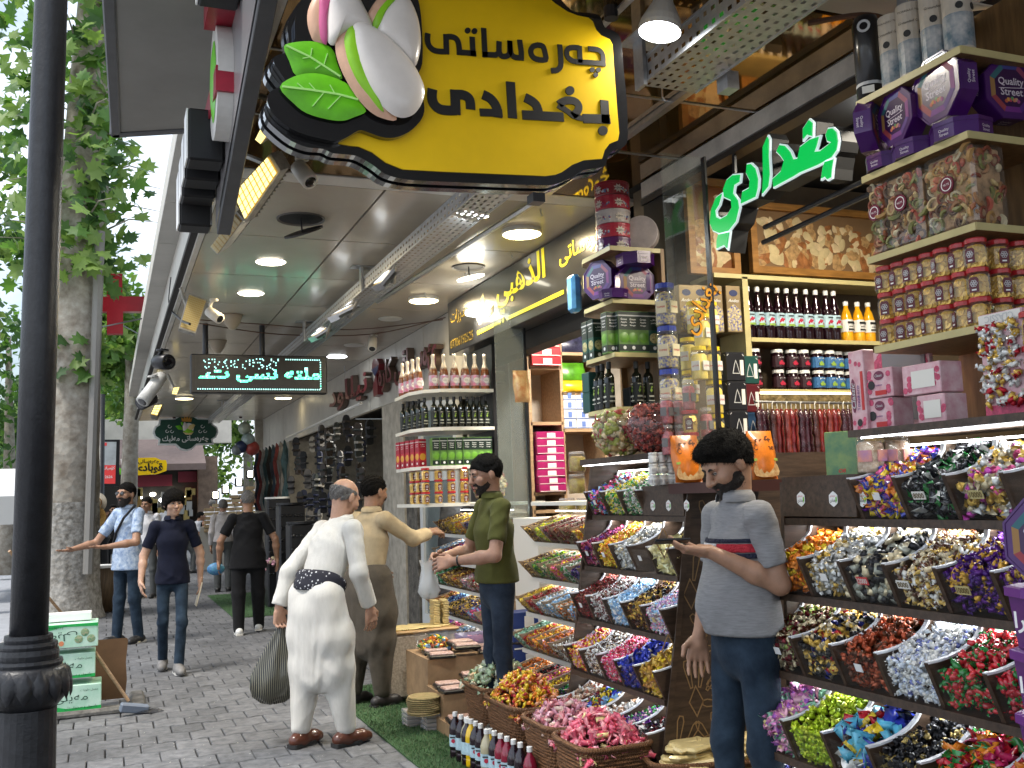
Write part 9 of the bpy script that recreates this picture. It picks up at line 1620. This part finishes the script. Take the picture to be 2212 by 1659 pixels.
for i in range(26):u=random.uniform(280,425);v=random.uniform(1062,1120);a=P3(u,v,FY-.2);g=MB();g.rbox(a,(.16,.1,random.uniform(.15,.4)),.01);g.build('stock',mat('stock_%d'%(i%5),random.choice([(.3,.05,.05),(.4,.3,.1),(.05,.1,.25),(.4,.4,.38),(.3,.18,.05)]),.5),fs_,world=True)
QY=29;qs=thing('hanging_sign','small yellow pistachio sign far away under the brown awning','sign',PY(310,1010,QY));Q3=crop(400,1300,700/1936,Y=QY,o=tuple(qs.location));g=MB();g.prism(Q3([(230,1140),(500,1133),(560,1160),(610,1160),(620,1200),(615,1270),(520,1305),(260,1320),(200,1300)]),F0,-.1,0);g.build('yellow_board',mat('sign_yellow'),qs);g=MB();put_text(g,'قوبادی',F0,w=abs(Q3([(580,0)])[0][0]-Q3([(290,0)])[0][0]),at=Q3([(430,1245)])[0],d=.006,bold=.04);put_text(g,'چەرەساتی',F0,w=abs(Q3([(540,0)])[0][0]-Q3([(325,0)])[0][0]),at=Q3([(430,1178)])[0],d=.006,bold=.02);g.build('lettering',M_ink,qs)
for p_,m in(([(140,1150),(170,1145),(200,1190),(190,1240),(150,1220)],M_shell),([(200,1150),(240,1138),(265,1170),(250,1230),(215,1240)],M_shell),([(165,1220),(190,1200),(240,1230),(265,1290),(235,1315),(190,1280)],M_shell),([(125,1240),(165,1260),(190,1310),(130,1310)],M_leafg)):g=MB();pillow(g,Q3(p_),F0,.01,.03,3);g.build('pistachio'if m is M_shell else'leaf',m,qs)
st2=thing('brick_steps','stepped pale brick wall with square lamps at the far right of the pavement','wall',PY(520,1080,27));bm_=[mat('pale_brick',(.50,.38,.22),.85,var=.2,scale=9),mat('tan_brick',(.40,.28,.15),.85,var=.2,scale=9)];nb_=0;base=PY(440,1130,27)
g=MB();g.box((base.x-.1,27.05,0),(base.x+4,27.4,base.z-.1));g.build('core',mat('mortar',(.50,.47,.40),.9),st2,world=True)
for r in range(16):
 z=1.0+.105*r;x=base.x+(max(0,r-5))*.21
 while x<base.x+3.4:g=MB();w_=random.uniform(.24,.3);g.rbox((x+w_/2,27,z),(w_-.02,.16,.085),.006);g.build('brick',bm_[random.random()<.4],st2,world=True);x+=w_
for u,v in((465,1070),(487,1058),(516,1042),(540,1025)):a=PY(u,v,26.9);g=MB();g.rbox(a,(.2,.12,.22),.01);l_=g.build('lamp_case',M_blk,st2,world=True);g=MB();g.box((a.x-.06,26.83,a.z-.07),(a.x+.06,26.835,a.z+.09));g.build('lamp_glass',E_soft,l_,world=True)
sh_c=[(.010,.010,.011),(.02,.02,.022),(.30,.28,.24),(.010,.014,.04),(.04,.028,.02),(.10,.09,.08),(.007,.008,.008),(.035,.04,.036)]
def mk_shoe(c,i):
 t=thing('hanging_sandal','','sandal');g=MB();out=smooth_poly([(-.045,-.13),(.045,-.13),(.04,-.03),(.055,.06),(.035,.14),(-.03,.145),(-.055,.06),(-.04,-.03)],2);g.prism(out,((0,0,-.15),(1,0,0),(0,0,1),(0,-1,0)),-.015,.015);g.build('sole',mat('sandal_%d'%i,c,.6,var=.2),t);g=MB()
 for z in(-.10,-.20):g.tube([(-.05,0,z),(-.035,-.06,z),(.035,-.06,z),(.05,0,z)],.018,6)
 g.build('strap',mat('sandal_%d'%((i+3)%8),sh_c[(i+3)%8],.6),t,kind='stuff');return t
SP=[Proto((lambda c,i:(lambda:mk_shoe(c,i)))(c,i))for i,c in enumerate(sh_c)];CW=['black','charcoal','cream','navy','brown','beige','dull black','grey green']
for i in range(84):
 y=13.2+(i%14)*.34;z=2.75-.31*(i//14)+random.uniform(-.06,.06);k=random.randrange(8);SP[k]((3.05+random.uniform(-.2,.3),y,z),'%s sandal in the %s hanging row, %s from the near end'%(CW[k],od(i//14),od(i%14)),random.uniform(-1.2,1.2),'sandals hanging at the shoe shop',sc=random.uniform(.9,1.2))
hr_=thing('hanging_rail','long pale rod the sandals hang from','rail',(3.1,14,2.82));g=MB();g.tube([(3.0,12.6,2.86),(3.1,19,2.84)],.02);g.build('rod',M_tag,hr_,world=True)
for i in range(9):
 y=18.3+.45*i;g=MB();g.smooth=True;c_=[(.05,.10,.12),(.30,.28,.27),(.16,.03,.03),(.03,.06,.10),(.02,.02,.02)][i%5];vs=[(s_*.22*(1-.2*(j==0))+.03*math.sin(j*2+s_),.03*math.sin(j*1.7+s_*2),-.18*j)for j in range(8)for s_ in(-1,-.4,.3,1)];g.add(vs,[(j*4+k,j*4+k+1,j*4+k+5,j*4+k+4)for j in range(7)for k in range(3)]);o=g.build('hanging_garment',mat('garment_%d'%(i%5),c_,.9,var=.7,scale=7,col2=tuple(min(1,q*2.5+.03)for q in c_)),label='patterned garment hanging under the walkway ceiling, %s from the near end'%od(i),cat='garment',group='garments hanging far down the arcade');o.location=(2.95,y,2.75);o.rotation_euler=(0,0,1.2)
for i,(u,v,r,c_)in enumerate(((528,925,.13,(.35,.40,.33)),(536,950,.14,(.30,.38,.38)),(522,965,.13,(.02,.03,.08)),(545,968,.15,(.32,.05,.04)),(512,972,.11,(.15,.17,.18)))):a=PY(u,v,21);g=MB();g.smooth=True;g.ball((0,0,0),(r,)*3,14,9);o=g.build('toy_ball',mat('ball_%d'%i,c_,.3,var=.5,scale=5),label='%s ball in the hanging net bunch'%('pale green','teal','navy','red','grey')[i],cat='ball');o.location=a
for i,(u,y,h)in enumerate(((628,14.6,1.6),(600,16.5,1.7),(652,13.4,1.35))):
 p=PY(u,1200,y);t=thing('sunglasses_stand',('black sunglasses stand nearest the old man','tall sunglasses stand behind the man in black','low sunglasses rack by the pillar')[i],'display stand',(p.x,y,0));g=MB();g.rbox((0,0,h/2),(.36,.36,h),.02);g.build('stand_body',M_blk,t)
 for r in range(7):
  for k in range(3):g=MB();x=-.11+.11*k;z=h-.15-.17*r;[g.ball((x+d_,-.21,z),(.028,.008,.02),8,5)for d_ in(-.032,.032)];g.tube([(x-.06,-.21,z+.015),(x+.06,-.21,z+.015)],.004);g.build('sunglasses',M_gloss,t)
 g=MB();g.lathe([(.2,h),(.2,h+.03)],20);g.build('top_disc',M_tag if i==1 else M_blk,t)
for i in range(7):c=(2.55+.05*i,16.2+.55*i,.0);t=thing('goods_table','low stall table with packed snacks down the arcade, %s from the near end'%od(i),'stall',c);g=MB();g.rbox((.25,0,.3),(.55,.5,.6),.02);g.build('table_body',M_wood,t);pile(c,.9,.45,.6,.2,60,'ball',.06,pl(*random.choice([(LPNK,2,CRM,2),(BRN,2,CRM,1),(YEL,2,RED,1),(ORG,1,GRN,1)])),M_wrap,'packed snacks on the stall table down the arcade, %s from the near end'%od(i))
pc=thing('parked_car','white car parked across the road at the far left','car',PY(5,1150,24));g=MB();g.smooth=False;pr_=[(-2,.3),(2.1,.3),(2.15,.75),(1.2,.95),(.6,1.42),(-1.1,1.42),(-1.8,.95),(-2.05,.85)];g.prism(pr_,((0,0,-.12),(0,1,0),(0,0,1),(1,0,0)),-.8,.8);g.build('body',mat('car_white',(.62,.62,.6),.25,coat=.6),pc);g=MB();g.prism([(1.05,.98),(.55,1.36),(-1.0,1.36),(-1.5,.98)],((0,0,-.12),(0,1,0),(0,0,1),(1,0,0)),.8,.806);g.build('window',M_gloss,pc)
for x,y in((-.78,-1.3),(.78,-1.3),(-.78,1.35),(.78,1.35)):g=MB();g.lathe([(.32,-.1),(.32,.1)],18,(x,y,.2),(1,0,0));w_=g.build('wheel',M_rub,pc);g=MB();g.lathe([(.2,.1),(.18,.105)],14,(x,y,.2),(1,0,0));g.build('rim',M_steel,w_)
bw=thing('street_facade','pale building across the street behind the trees','building',(-14,40,0));g=MB();g.box((-22,30,0),(-12,70,6));g.build('wall',mat('far_wall',(.16,.165,.155),.8),bw,world=True)
for k in range(24):g=MB();y=31+(k%12)*3.2;z=1.2+2.6*(k//12);g.box((-12.02,y,z),(-11.98,y+1.6,z+1.7));g.build('window',mat('far_window',(.06,.07,.08),.15),bw,world=True)
